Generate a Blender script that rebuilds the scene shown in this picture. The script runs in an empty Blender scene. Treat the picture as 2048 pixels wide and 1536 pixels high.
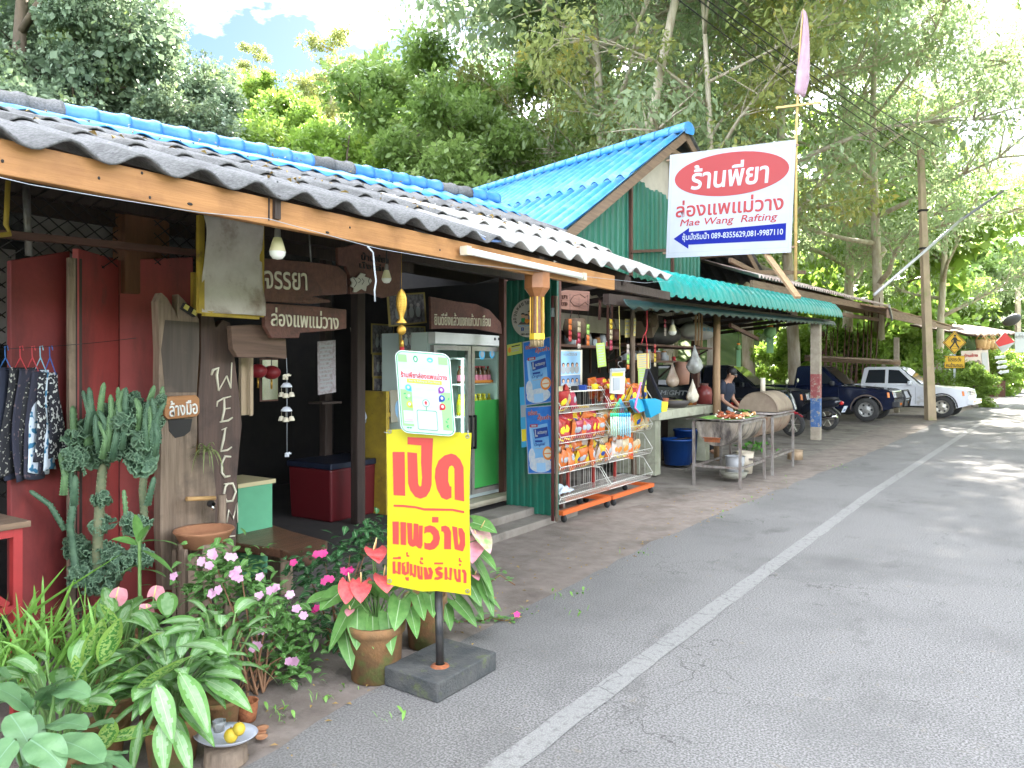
import bpy, bmesh, math, random
from mathutils import Vector, Matrix, noise
V = Vector
R = math.radians
S = bpy.context.scene
COL = bpy.context.collection
rnd = random.Random(7)
# ---------------------------------------------------------------- camera
TH, FPX, EYE, HZ = R(33.7), 1536.0, 1.65, 735.0
FW = V((-math.sin(TH), math.cos(TH), 0)); RT = V((math.cos(TH), math.sin(TH), 0)); UP = V((0, 0, 1)); CAM = V((0, 0, EYE))
cd = bpy.data.cameras.new('camera'); cam = bpy.data.objects.new('camera', cd); COL.objects.link(cam)
cam.location = CAM; cam.rotation_euler = (R(90), 0, TH)
cd.sensor_width = 36; cd.lens = 27; cd.shift_y = -33 / 2048; cd.clip_start = .05; cd.clip_end = 2000
S.camera = cam
# ---------------------------------------------------------------- light
SUN_EL, SUN_AZ = R(41), R(-8)          # azimuth measured from +Y towards +X
S.view_settings.view_transform = 'Standard'; S.view_settings.look = 'None'; S.view_settings.gamma = 1
S.view_settings.exposure = 3.55
w = bpy.data.worlds.new('World'); S.world = w; w.use_nodes = True
nt = w.node_tree; N = nt.nodes; L = nt.links
bg = N['Background']; bg.inputs[1].default_value = .15
sky = N.new('ShaderNodeTexSky'); sky.sky_type = 'NISHITA'; sky.sun_disc = False
sky.sun_elevation = SUN_EL; sky.sun_rotation = SUN_AZ; sky.dust_density = 1.5; sky.air_density = 1.0
tc = N.new('ShaderNodeTexCoord')
mp = N.new('ShaderNodeMapping'); mp.inputs['Scale'].default_value = (1, 1, 2.2); mp.inputs['Location'].default_value = (.35, .1, 0)
L.new(tc.outputs['Generated'], mp.inputs[0])
cn = N.new('ShaderNodeTexNoise'); cn.inputs['Scale'].default_value = 2.6; cn.inputs['Detail'].default_value = 7; cn.inputs['Roughness'].default_value = .55
L.new(mp.outputs[0], cn.inputs['Vector'])
cr = N.new('ShaderNodeValToRGB'); cr.color_ramp.elements[0].position = .47; cr.color_ramp.elements[1].position = .6
L.new(cn.outputs[0], cr.inputs[0])
mx = N.new('ShaderNodeMix'); mx.data_type = 'RGBA'
hs_ = N.new('ShaderNodeHueSaturation'); hs_.inputs['Saturation'].default_value = 1.3; hs_.inputs['Value'].default_value = .14; L.new(sky.outputs[0], hs_.inputs['Color'])
L.new(cr.outputs[0], mx.inputs[0]); L.new(hs_.outputs[0], mx.inputs[6]); mx.inputs[7].default_value = (9.6, 10.2, 11.2, 1)
L.new(mx.outputs[2], bg.inputs[0])
sl = bpy.data.lights.new('sun', 'SUN'); sl.energy = 4.6; sl.angle = R(.53); sl.color = (1, .94, .84)
so = bpy.data.objects.new('sun', sl); COL.objects.link(so)
sd = V((math.sin(SUN_AZ) * math.cos(SUN_EL), math.cos(SUN_AZ) * math.cos(SUN_EL), math.sin(SUN_EL)))
so.rotation_euler = sd.to_track_quat('Z', 'Y').to_euler(); so.location = (0, 0, 30)
cy = S.cycles
cy.max_bounces = 8; cy.diffuse_bounces = 4; cy.transparent_max_bounces = 12; cy.use_denoising = True
cy.sample_clamp_indirect = 6
# ---------------------------------------------------------------- helpers
def ray(px, py): return FW + RT * ((px - 1024) / FPX) + UP * ((HZ - py) / FPX)
def at(px, py, d): return CAM + ray(px, py) * d
def onx(px, py, x): r = ray(px, py); return CAM + r * (x / r.x)
def ony(px, py, y): r = ray(px, py); return CAM + r * (y / r.y)
def onz(px, py, z=0): r = ray(px, py); return CAM + r * ((z - EYE) / r.z)
def lerp(a, b, t): return a + (b - a) * t
def table(t, y):
    if y <= t[0][0]: a, b = t[0], t[1]
    elif y >= t[-1][0]: a, b = t[-2], t[-1]
    else:
        for a, b in zip(t, t[1:]):
            if a[0] <= y <= b[0]: break
    return lerp(a[1], b[1], (y - a[0]) / (b[0] - a[0]))
WM = {}
class MB:
    def __init__(s): s.v = []; s.f = []; s.m = []; s.sm = []; s.k = 0; s.uv = None
    def add(s, vs, fs, sm=False):
        n = len(s.v); s.v += [V(p) for p in vs]
        for f in fs: s.f.append([n + i for i in f]); s.m.append(s.k); s.sm.append(sm)
        return s
    def mat(s, k): s.k = k; return s
    def box(s, c, d, rz=0, rot=None, tp=1.0, jit=0):
        c = V(c); M = rot if rot is not None else Matrix.Rotation(rz, 3, 'Z'); vs = []
        for z in (-.5, .5):
            t = tp if z > 0 else 1
            for x, y in ((-.5, -.5), (.5, -.5), (.5, .5), (-.5, .5)):
                p = V((x * d[0] * t, y * d[1] * t, z * d[2]))
                if jit: p += V((rnd.uniform(-jit, jit), rnd.uniform(-jit, jit), rnd.uniform(-jit, jit)))
                vs.append(c + M @ p)
        return s.add(vs, [(3, 2, 1, 0), (4, 5, 6, 7), (0, 1, 5, 4), (1, 2, 6, 5), (2, 3, 7, 6), (3, 0, 4, 7)])
    def beam(s, a, b, w, h, up=UP, w2=None, h2=None):
        a, b = V(a), V(b); z = (b - a).normalized(); x = V(up).cross(z)
        if x.length < 1e-4: x = V((1, 0, 0))
        x.normalize(); y = z.cross(x); vs = []
        for p, ww, hh in ((a, w, h), (b, w2 or w, h2 or h)):
            for i, j in ((-.5, -.5), (.5, -.5), (.5, .5), (-.5, .5)): vs.append(p + x * (i * ww) + y * (j * hh))
        return s.add(vs, [(3, 2, 1, 0), (4, 5, 6, 7), (0, 1, 5, 4), (1, 2, 6, 5), (2, 3, 7, 6), (3, 0, 4, 7)])
    def tube(s, pts, r, n=8, cap=True, sm=True, closed=False):
        pts = [V(p) for p in pts]; m = len(pts); rs = r if isinstance(r, (list, tuple)) else [r] * m
        prev = None; vs = []
        for i, p in enumerate(pts):
            if closed: t = pts[(i + 1) % m] - pts[i - 1]
            else: t = (pts[min(i + 1, m - 1)] - pts[max(i - 1, 0)])
            if t.length < 1e-9: t = V((0, 0, 1))
            t.normalize()
            if prev is None:
                x = t.orthogonal().normalized()
            else:
                x = prev - t * prev.dot(t)
                x = x.normalized() if x.length > 1e-6 else t.orthogonal().normalized()
            prev = x; y = t.cross(x)
            for k in range(n):
                a = 2 * math.pi * k / n; vs.append(p + (x * math.cos(a) + y * math.sin(a)) * rs[i])
        fs = []
        for i in range(m if closed else m - 1):
            j = (i + 1) % m
            for k in range(n): fs.append((i * n + k, i * n + (k + 1) % n, j * n + (k + 1) % n, j * n + k))
        s.add(vs, fs, sm)
        if cap and not closed:
            n0 = len(s.v) - m * n
            s.f.append([n0 + k for k in range(n)][::-1]); s.m.append(s.k); s.sm.append(False)
            s.f.append([n0 + (m - 1) * n + k for k in range(n)]); s.m.append(s.k); s.sm.append(False)
        return s
    def lathe(s, prof, n=20, c=(0, 0, 0), rot=None, sm=True, sx=1, sy=1, a0=0, a1=2 * math.pi):
        c = V(c); M = rot if rot is not None else Matrix.Identity(3); vs = []; full = abs(a1 - a0 - 2 * math.pi) < 1e-6
        k_ = n if full else n + 1
        for r, z in prof:
            for k in range(k_):
                a = a0 + (a1 - a0) * k / n; vs.append(c + M @ V((r * math.cos(a) * sx, r * math.sin(a) * sy, z)))
        fs = []
        for i in range(len(prof) - 1):
            for k in range(n):
                k2 = (k + 1) % k_; fs.append((i * k_ + k, i * k_ + k2, (i + 1) * k_ + k2, (i + 1) * k_ + k))
        return s.add(vs, fs, sm)
    def ball(s, c, r, n=10, rot=None, sm=True):
        r = (r, r, r) if not isinstance(r, (tuple, list)) else r
        c = V(c); M = rot if rot is not None else Matrix.Identity(3); h = max(4, n // 2 + 1); vs = []; fs = []
        for i in range(h + 1):
            t = math.pi * i / h
            for k in range(n):
                a = 2 * math.pi * k / n
                vs.append(c + M @ V((r[0] * math.sin(t) * math.cos(a), r[1] * math.sin(t) * math.sin(a), -r[2] * math.cos(t))))
        for i in range(h):
            for k in range(n): fs.append((i * n + k, i * n + (k + 1) % n, (i + 1) * n + (k + 1) % n, (i + 1) * n + k))
        return s.add(vs, fs, sm)
    def poly(s, pts): return s.add(pts, [tuple(range(len(pts)))])
    def prism(s, pts, off):
        pts = [V(p) for p in pts]; off = V(off); n = len(pts)
        return s.add(pts + [p + off for p in pts], [tuple(range(n))[::-1], tuple(range(n, 2 * n))] + [(i, (i + 1) % n, n + (i + 1) % n, n + i) for i in range(n)])
    def grid(s, fn, nu, nv, sm=True):
        vs = [fn(i / nu, j / nv) for j in range(nv + 1) for i in range(nu + 1)]; q = nu + 1
        return s.add(vs, [(j * q + i, j * q + i + 1, (j + 1) * q + i + 1, (j + 1) * q + i) for j in range(nv) for i in range(nu)], sm)
    def xf(s, M):
        s.v = [M @ p for p in s.v]; return s
    def join(s, o, M=None):
        n = len(s.v); s.v += [(M @ p if M is not None else p.copy()) for p in o.v]
        s.f += [[n + i for i in f] for f in o.f]; s.m += [s.k + m for m in o.m]; s.sm += o.sm; return s
    def obj(s, name, mats, parent=None, solid=0, bevel=0, label=None, cat=None, group=None, kind=None, base=None, sub=0):
        if parent is not None:
            inv = WM[parent.name].inverted(); vs = [inv @ p for p in s.v]; loc = V((0, 0, 0))
        else:
            if base is not None: loc = V(base)
            else:
                xs = [p.x for p in s.v]; ys = [p.y for p in s.v]
                loc = V(((min(xs) + max(xs)) / 2, (min(ys) + max(ys)) / 2, min(p.z for p in s.v)))
            vs = [p - loc for p in s.v]
        me = bpy.data.meshes.new(name); me.from_pydata(vs, [], s.f); me.validate(clean_customdata=False)
        for m in (mats if isinstance(mats, (list, tuple)) else [mats]): me.materials.append(m)
        if len(me.polygons) == len(s.f):
            me.polygons.foreach_set('material_index', s.m); me.polygons.foreach_set('use_smooth', s.sm)
        me.update()
        o = bpy.data.objects.new(name, me); COL.objects.link(o); o.location = loc
        if parent is not None: o.parent = parent; WM[o.name] = WM[parent.name].copy()
        else: WM[o.name] = Matrix.Translation(loc)
        if bevel: m = o.modifiers.new('bevel', 'BEVEL'); m.width = bevel; m.segments = 2; m.limit_method = 'ANGLE'; m.angle_limit = R(40)
        if solid: m = o.modifiers.new('solid', 'SOLIDIFY'); m.thickness = solid; m.offset = 0
        if sub: m = o.modifiers.new('sub', 'SUBSURF'); m.levels = sub; m.render_levels = sub
        return tag(o, label, cat, group, kind)
def tag(o, label=None, cat=None, group=None, kind=None):
    for k, v in (('label', label), ('category', cat), ('group', group), ('kind', kind)):
        if v: o[k] = v
    return o
def thing(name, label, cat, loc=(0, 0, 0), rz=0, group=None):
    o = bpy.data.objects.new(name, None); COL.objects.link(o); o.empty_display_size = .1
    o.location = loc; o.rotation_euler = (0, 0, rz)
    WM[o.name] = Matrix.Translation(V(loc)) @ Matrix.Rotation(rz, 4, 'Z')
    return tag(o, label, cat, group)
def place(o, loc, rz=0, rx=0, ry=0, sc=1):
    o.location = loc; o.rotation_euler = (rx, ry, rz); o.scale = (sc, sc, sc) if not isinstance(sc, tuple) else sc; return o
def dup(o, loc=None, rz=None, label=None, parent=None, sc=None, rx=0, ry=0):
    c = o.copy(); COL.objects.link(c)
    if parent is not None: c.parent = parent
    for ch in o.children: dup(ch, parent=c)
    if loc is not None: c.location = loc
    if rz is not None: c.rotation_euler = (rx, ry, rz)
    if sc is not None: c.scale = (sc, sc, sc) if not isinstance(sc, tuple) else sc
    if label: c['label'] = label
    return c
def rotm(x=0, y=0, z=0): return Matrix.Rotation(z, 3, 'Z') @ Matrix.Rotation(y, 3, 'Y') @ Matrix.Rotation(x, 3, 'X')
def frame(o, x, y):          # 4x4 from origin, x axis, y axis
    x = V(x).normalized(); z = x.cross(V(y)).normalized(); y = z.cross(x)
    return Matrix(((x.x, y.x, z.x, o[0]), (x.y, y.y, z.y, o[1]), (x.z, y.z, z.z, o[2]), (0, 0, 0, 1)))
# ---- text as mesh
TXT = {}
def text(body, size=1.0, bold=0, shear=0, align='CENTER', thick=.004):
    key = (body, bold, shear, align)
    if key not in TXT:
        c = bpy.data.curves.new('lettering', 'FONT'); c.body = body; c.align_x = align; c.shear = shear; c.resolution_u = 3
        c.extrude = .001
        if bold: c.bevel_depth = bold; c.bevel_resolution = 0
        o = bpy.data.objects.new('lettering', c); COL.objects.link(o)
        dg = bpy.context.evaluated_depsgraph_get(); dg.update()
        me = bpy.data.meshes.new_from_object(o.evaluated_get(dg))
        vs = [v.co.copy() for v in me.vertices]; fs = [list(p.vertices) for p in me.polygons]
        bpy.data.objects.remove(o); bpy.data.curves.remove(c); bpy.data.meshes.remove(me)
        zs = [v.z for v in vs] or [0]; zm = max(max(zs), 1e-4)
        for v in vs: v.z /= zm
        par = list(range(len(vs)))
        def root(i):
            while par[i] != i: par[i] = par[par[i]]; i = par[i]
            return i
        for f in fs:
            for i in f[1:]: par[root(i)] = root(f[0])
        ids = {}
        for i, v in enumerate(vs): v.z += .13 * (ids.setdefault(root(i), len(ids)) % 5)      # overlapping marks never share a plane
        TXT[key] = (vs, fs)
    vs, fs = TXT[key]; m = MB(); m.add([V((v.x * size, v.y * size, v.z * thick * .5)) for v in vs], fs); return m
def text_fit(body, w, h, bold=0, shear=0, thick=.004):
    """lettering scaled to fill a w x h box centred on the origin, lying in the XY plane"""
    m = text(body, 1, bold, shear, 'CENTER', thick)
    xs = [p.x for p in m.v]; ys = [p.y for p in m.v]
    if not xs: return m
    cx, cy = (min(xs) + max(xs)) / 2, (min(ys) + max(ys)) / 2; a = w / (max(xs) - min(xs)); b = h / (max(ys) - min(ys))
    for p in m.v: p.x = (p.x - cx) * a; p.y = (p.y - cy) * b
    return m
def stroke(m, pts, w, z0=0, h=.004):
    """flat brush stroke of width w (number or list) through 2d points"""
    pts = [V((p[0], p[1], z0)) for p in pts]; n = len(pts); ws = w if isinstance(w, (list, tuple)) else [w] * n; a = []; b = []
    for i, p in enumerate(pts):
        t = (pts[min(i + 1, n - 1)] - pts[max(i - 1, 0)]).normalized(); q = V((-t.y, t.x, 0))
        a.append(p + q * ws[i] / 2); b.append(p - q * ws[i] / 2)
    k = len(a); top = [x + V((0, 0, h)) for x in a + b]
    m.add(a + b + top, [(2 * k + i, 2 * k + i + 1, 3 * k + i + 1, 3 * k + i)[::-1] for i in range(k - 1)] + [(i, i + 1, 2 * k + i + 1, 2 * k + i) for i in range(k - 1)] + [(k + i, k + i + 1, 3 * k + i + 1, 3 * k + i)[::-1] for i in range(k - 1)])
    return m
def disc(m, c, r, n=24, z=0, ry=None, h=0):
    pts = [V((c[0] + r * math.cos(2 * math.pi * i / n), c[1] + (ry or r) * math.sin(2 * math.pi * i / n), z)) for i in range(n)]
    return m.prism(pts, (0, 0, h)) if h else m.poly(pts)
def rrect(w, h, r, n=6):
    o = []
    for cx, cy, a0 in ((w / 2 - r, h / 2 - r, 0), (-w / 2 + r, h / 2 - r, 90), (-w / 2 + r, -h / 2 + r, 180), (w / 2 - r, -h / 2 + r, 270)):
        for k in range(n + 1): a = R(a0 + 90 * k / n); o.append((cx + r * math.cos(a), cy + r * math.sin(a)))
    return o
def sag(a, b, d, n=12): a, b = V(a), V(b); return [a.lerp(b, i / n) - UP * d * 4 * (i / n) * (1 - i / n) for i in range(n + 1)]
# ---- materials
MT = {}
def mat(name, c=(.5, .5, .5), c2=None, sc=4, rough=.7, metal=0, bump=0, bsc=40, st=(1, 1, 1), det=5, lo=.35, hi=.65, c3=None, sc3=1.2, lo3=.55, hi3=.7, st3=(1, 1, 1), spec=.5, trans=0, alpha=1, vary=0, emit=0, thin=0, ior=1.45, coat=0):
    if name in MT: return MT[name]
    m = bpy.data.materials.new(name); m.use_nodes = True; n = m.node_tree.nodes; l = m.node_tree.links; b = n['Principled BSDF']
    MT[name] = m
    b.inputs['Base Color'].default_value = (*c, 1); b.inputs['Roughness'].default_value = rough; b.inputs['Metallic'].default_value = metal
    b.inputs['Specular IOR Level'].default_value = spec; b.inputs['Transmission Weight'].default_value = trans; b.inputs['Alpha'].default_value = alpha; b.inputs['IOR'].default_value = ior
    b.inputs['Coat Weight'].default_value = coat; b.inputs['Coat Roughness'].default_value = .1
    tcn = n.new('ShaderNodeTexCoord'); col = None
    def nz(scale, stretch, detail=5, rg=.6):
        mpn = n.new('ShaderNodeMapping'); mpn.inputs['Scale'].default_value = stretch; l.new(tcn.outputs['Object'], mpn.inputs[0])
        x = n.new('ShaderNodeTexNoise'); x.inputs['Scale'].default_value = scale; x.inputs['Detail'].default_value = detail; x.inputs['Roughness'].default_value = rg
        l.new(mpn.outputs[0], x.inputs['Vector']); return x
    def mixc(fac, a, bcol):
        x = n.new('ShaderNodeMix'); x.data_type = 'RGBA'; l.new(fac, x.inputs[0])
        if a is None: x.inputs[6].default_value = (*c, 1)
        else: l.new(a, x.inputs[6])
        x.inputs[7].default_value = (*bcol, 1); return x.outputs[2]
    def ramp(src, lo, hi):
        x = n.new('ShaderNodeMapRange'); x.inputs[1].default_value = lo; x.inputs[2].default_value = hi; l.new(src, x.inputs[0]); return x.outputs[0]
    if c2 is not None: col = mixc(ramp(nz(sc, st, det).outputs[0], lo, hi), None, c2)
    if c3 is not None: col = mixc(ramp(nz(sc3, st3, 6, .65).outputs[0], lo3, hi3), col, c3)
    if vary:
        oi = n.new('ShaderNodeObjectInfo'); hs = n.new('ShaderNodeHueSaturation'); x = n.new('ShaderNodeMapRange'); l.new(oi.outputs['Random'], x.inputs[0])
        x.inputs[3].default_value = 1 - vary; x.inputs[4].default_value = 1 + vary; l.new(x.outputs[0], hs.inputs['Value'])
        if col: l.new(col, hs.inputs['Color'])
        else: hs.inputs['Color'].default_value = (*c, 1)
        col = hs.outputs[0]
    if col: l.new(col, b.inputs['Base Color'])
    if bump:
        bn = n.new('ShaderNodeBump'); bn.inputs['Strength'].default_value = bump; bn.inputs['Distance'].default_value = .01
        l.new(nz(bsc, st, 6).outputs[0], bn.inputs['Height']); l.new(bn.outputs[0], b.inputs['Normal'])
    if emit: b.inputs['Emission Color'].default_value = (*c, 1); b.inputs['Emission Strength'].default_value = emit
    if thin:
        tr = n.new('ShaderNodeBsdfTranslucent'); ms = n.new('ShaderNodeMixShader'); ms.inputs[0].default_value = thin
        if col: l.new(col, tr.inputs[0])
        else: tr.inputs[0].default_value = (*c, 1)
        l.new(b.outputs[0], ms.inputs[1]); l.new(tr.outputs[0], ms.inputs[2]); l.new(ms.outputs[0], n['Material Output'].inputs[0])
    return m
def wood(name, c, c2, axis=2, rough=.7, sc=6, bump=.5, c3=None):
    st = [1, 1, 1]; st[axis] = .07
    return mat(name, c, c2, sc=sc * 5, st=tuple(st), rough=rough, bump=bump, bsc=sc * 14, det=6, lo=.3, hi=.7, c3=c3, sc3=3, lo3=.5, hi3=.75)
# ================================================================ SETTING
m_asph = mat('asphalt', (.105, .099, .094), (.26, .248, .238), sc=95, det=4, lo=.42, hi=.6, rough=.9, bump=.9, bsc=140, c3=(.105, .1, .096), sc3=.8, lo3=.46, hi3=.8, spec=.3)
def cracks(m, sc, wd, colr, dist=.35, mask=.5):
    n, l = m.node_tree.nodes, m.node_tree.links; b = n['Principled BSDF']; src = b.inputs['Base Color'].links[0].from_socket
    t = n.new('ShaderNodeTexCoord'); nz = n.new('ShaderNodeTexNoise'); nz.inputs['Scale'].default_value = 3; nz.inputs['Detail'].default_value = 6
    va = n.new('ShaderNodeVectorMath'); va.operation = 'MULTIPLY_ADD'; va.inputs[1].default_value = (dist,) * 3; l.new(t.outputs['Object'], nz.inputs['Vector']); l.new(nz.outputs['Color'], va.inputs[0]); l.new(t.outputs['Object'], va.inputs[2])
    vo = n.new('ShaderNodeTexVoronoi'); vo.feature = 'DISTANCE_TO_EDGE'; vo.inputs['Scale'].default_value = sc; l.new(va.outputs[0], vo.inputs['Vector'])
    mr = n.new('ShaderNodeMapRange'); mr.inputs[1].default_value = 0; mr.inputs[2].default_value = wd; mr.inputs[3].default_value = 1; mr.inputs[4].default_value = 0; l.new(vo.outputs['Distance'], mr.inputs[0])
    n2 = n.new('ShaderNodeTexNoise'); n2.inputs['Scale'].default_value = .9; n2.inputs['Detail'].default_value = 3; l.new(t.outputs['Object'], n2.inputs['Vector']); m2 = n.new('ShaderNodeMapRange'); m2.inputs[1].default_value = mask; m2.inputs[2].default_value = mask + .12; l.new(n2.outputs[0], m2.inputs[0])
    mu = n.new('ShaderNodeMath'); mu.operation = 'MULTIPLY'; l.new(mr.outputs[0], mu.inputs[0]); l.new(m2.outputs[0], mu.inputs[1])
    mx = n.new('ShaderNodeMix'); mx.data_type = 'RGBA'; l.new(mu.outputs[0], mx.inputs[0]); l.new(src, mx.inputs[6]); mx.inputs[7].default_value = (*colr, 1); l.new(mx.outputs[2], b.inputs['Base Color'])
cracks(m_asph, 1.3, .007, (.06, .055, .05), .6, .54); cracks(m_asph, .55, .004, (.07, .065, .06), 1.1, .45)
def stain(m, sc, lo, hi, colr, fac, st=(1, 1, 1), off=0):
    n, l = m.node_tree.nodes, m.node_tree.links; b = n['Principled BSDF']; src = b.inputs['Base Color'].links[0].from_socket
    t = n.new('ShaderNodeTexCoord'); mp_ = n.new('ShaderNodeMapping'); mp_.inputs['Scale'].default_value = st; mp_.inputs['Location'].default_value = (off, off, 0); l.new(t.outputs['Object'], mp_.inputs[0])
    nz = n.new('ShaderNodeTexNoise'); nz.inputs['Scale'].default_value = sc; nz.inputs['Detail'].default_value = 7; nz.inputs['Roughness'].default_value = .62; l.new(mp_.outputs[0], nz.inputs['Vector'])
    mr = n.new('ShaderNodeMapRange'); mr.inputs[1].default_value = lo; mr.inputs[2].default_value = hi; mr.inputs[4].default_value = fac; l.new(nz.outputs[0], mr.inputs[0])
    mx = n.new('ShaderNodeMix'); mx.data_type = 'RGBA'; l.new(mr.outputs[0], mx.inputs[0]); l.new(src, mx.inputs[6]); mx.inputs[7].default_value = (*colr, 1); l.new(mx.outputs[2], b.inputs['Base Color'])
stain(m_asph, 2.2, .6, .72, (.075, .07, .066), .55, (1, .5, 1), 3); stain(m_asph, .35, .45, .7, (.22, .21, .2), .45, (1, .12, 1), 11); stain(m_asph, 9, .62, .72, (.2, .17, .13), .6, (1, 1, 1), 5)
m_line = mat('road_paint', (.26, .25, .235), (.18, .175, .168), sc=120, rough=.85, bump=.8, bsc=140, lo=.42, hi=.62, c3=(.16, .152, .145), sc3=26, lo3=.54, hi3=.62)
cracks(m_line, 3.5, .02, (.1, .095, .09), .3, .42)
m_dirt = mat('packed_dirt', (.18, .143, .12), (.24, .2, .172), sc=6, rough=.95, bump=.8, bsc=55, c3=(.12, .095, .08), sc3=1.7, lo3=.5, hi3=.7)
m_conc = mat('worn_concrete', (.235, .205, .175), (.17, .145, .12), sc=3, rough=.9, bump=.5, bsc=60, c3=(.1, .082, .068), sc3=1.1, lo3=.5, hi3=.66)
m_hill = mat('hill_ground', (.05, .085, .02), (.08, .11, .03), sc=.6, rough=1, bump=1, bsc=3)
EDGE = [(-12, -2.55), (2, -2.69), (4, -2.84), (7, -2.92), (10, -2.8), (15, -2.52), (22, -2.3), (27, -2.2), (43, -1.4), (61, -.6), (90, 2.5), (130, 10)]
LINE = [(-12, -1.85), (2.6, -1.79), (6, -1.75), (11, -1.66), (20, -1.32), (30, -.95), (50, 0), (70, 1.6), (90, 4), (130, 11.5)]
def hillz(x, y):
    a = max(0, -x - 14 + .12 * max(0, y - 10)); h = .42 * a * (1 if a < 40 else 40 / a + .3 * (1 - 40 / a))
    b = max(0, y - 95 - .3 * x); h += .35 * min(b, 60)
    c = max(0, x - 9 - .1 * max(0, y - 20)); h += .2 * min(c, 40)
    return h + (noise.noise(V((x * .06, y * .06, 1))) * 1.6 if h > .2 else 0)
g = MB(); xs = [-400, -200, -120, -80] + [-60 + 3 * i for i in range(42)] + [80, 120, 200, 400]; ys = [-300, -120, -60, -40] + [-24 + 4 * i for i in range(55)] + [220, 260, 340, 500]
g.grid(lambda u, v: V((xs[round(u * (len(xs) - 1))], ys[round(v * (len(ys) - 1))], max(-.012, hillz(xs[round(u * (len(xs) - 1))], ys[round(v * (len(ys) - 1))]) - .012))), len(xs) - 1, len(ys) - 1)
g.obj('terrain', m_hill, kind='structure')
def strip(fn0, fn1, y0, y1, n, z, sub=4, wob=0):
    m = MB()
    def f(u, v):
        y = lerp(y0, y1, v); a, b = fn0(y), fn1(y)
        x = lerp(a, b, u)
        if wob and u == 0: x += wob * (noise.noise(V((y * 1.7, 0, 3))) + .5 * noise.noise(V((y * 6, 0, 9))))
        return V((x, y, z))
    return m.grid(f, sub, n, sm=False)
strip(lambda y: -13, lambda y: table(EDGE, y) + .25, -12, 60, 60, -.004).obj('dirt_ground', m_dirt, kind='structure')
strip(lambda y: table(EDGE, y), lambda y: table(LINE, y) + 7.2, -12, 130, 560, 0, wob=.07).obj('road', m_asph, kind='structure')
strip(lambda y: table(LINE, y) - .065 + .012 * noise.noise(V((y * 3, 1, 0))), lambda y: table(LINE, y) + .065 + .012 * noise.noise(V((y * 3, 7, 0))), -12, 130, 900, .004, 1).obj('road_edge_line', m_line, kind='structure')
# forecourt slab with its bevelled front edge
fc = MB(); FE = [(5.2, -4.35), (7.5, -4.05), (9.0, -3.75), (11, -3.45), (14, -3.35), (18, -3.3), (22, -3.35), (30, -3.3)]
fc.grid(lambda u, v: V((table(FE, lerp(5.2, 30, v)) - (0 if u == 0 else .1 if u < .4 else 6) + (.03 * noise.noise(V((v * 60, 0, 0))) if u < .4 else 0), lerp(5.2, 30, v), (0, .055, .06)[round(u * 2)])), 2, 90, sm=False)
fc.obj('forecourt_slab', m_conc, kind='structure')
# ================================================================ SHOP BUILDING (front, low corrugated roof)
m_fc = mat('fibre_cement', (.09, .087, .086), (.175, .17, .167), sc=70, det=4, rough=.92, bump=.6, bsc=220, c3=(.05, .048, .046), sc3=2.6, lo3=.5, hi3=.75)
m_fcw = mat('sunlit_clean_fibre_cement', (.36, .345, .32), (.27, .26, .245), sc=60, rough=.9, bump=.4, bsc=200, c3=(.3, .28, .26), sc3=3, lo3=.5, hi3=.75)  # paler copy for the cleaner right end, with its sunlight put into the colour
m_blue = mat('blue_roof_tile', (.025, .14, .42), (.05, .19, .47), sc=6, rough=.45, bump=.15, bsc=60, c3=(.1, .22, .38), sc3=2.3, lo3=.52, hi3=.8)
m_bluel = mat('light_blue_roof_tile', (.025, .19, .48), (.05, .25, .54), sc=5, rough=.45, bump=.15, bsc=60, c3=(.16, .33, .46), sc3=2.6, lo3=.5, hi3=.8)
m_fasc = wood('varnished_fascia', (.42, .2, .07), (.3, .135, .045), axis=1, rough=.6, bump=.35, c3=(.2, .085, .03))
m_dark = wood('dark_old_timber', (.052, .032, .024), (.03, .02, .016), axis=2)
m_brn = wood('red_brown_timber', (.13, .052, .035), (.075, .032, .024), axis=2, rough=.6)
m_brnx = wood('red_brown_board', (.17, .068, .048), (.1, .042, .032), axis=0, rough=.55, c3=(.06, .028, .022))
m_brny = wood('red_brown_rail', (.15, .07, .05), (.09, .045, .035), axis=1, rough=.6)
m_gry = wood('weathered_grey_timber', (.31, .225, .16), (.16, .112, .078), axis=2, rough=.85, bump=.9, c3=(.09, .068, .052))
m_gryy = wood('weathered_beam_timber', (.26, .17, .11), (.15, .095, .062), axis=1, rough=.85, bump=.8)
m_red = mat('faded_red_panel', (.36, .06, .053), (.28, .046, .042), sc=3, rough=.62, bump=.2, bsc=30, c3=(.11, .035, .032), sc3=3, lo3=.52, hi3=.75, st3=(1, 1, .22))
m_redd = mat('dark_red_panel', (.25, .04, .038), (.19, .032, .031), sc=3, rough=.65, bump=.2, bsc=30, c3=(.07, .02, .02), sc3=3, lo3=.52, hi3=.75, st3=(1, 1, .22))
m_blk = mat('matt_black', (.02, .018, .018), (.03, .026, .024), sc=4, rough=.9)  # plain matt black; on the interior walls it carries the shade as colour
m_steel = mat('grey_steel', (.3, .29, .28), (.2, .17, .15), sc=12, rough=.5, metal=.6, bump=.1)
m_wire = mat('dark_wire', (.035, .03, .03), rough=.5, metal=.5)
m_mustard = mat('mustard_painted_frame', (.42, .29, .03), (.3, .2, .03), sc=9, rough=.6, bump=.3, c3=(.16, .1, .03), sc3=6, lo3=.6, hi3=.7)
m_canvas = mat('stained_canvas', (.55, .5, .44), (.42, .36, .3), sc=5, rough=.9, bump=.2, c3=(.2, .14, .1), sc3=4.5, lo3=.5, hi3=.7)
m_grn = mat('green_metal_sheet', (.008, .11, .068), (.013, .14, .09), sc=3, rough=.45, bump=.05, st=(6, 6, .4))
m_white = mat('white_enamel', (.72, .72, .7), (.64, .64, .62), sc=6, rough=.4)
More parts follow.
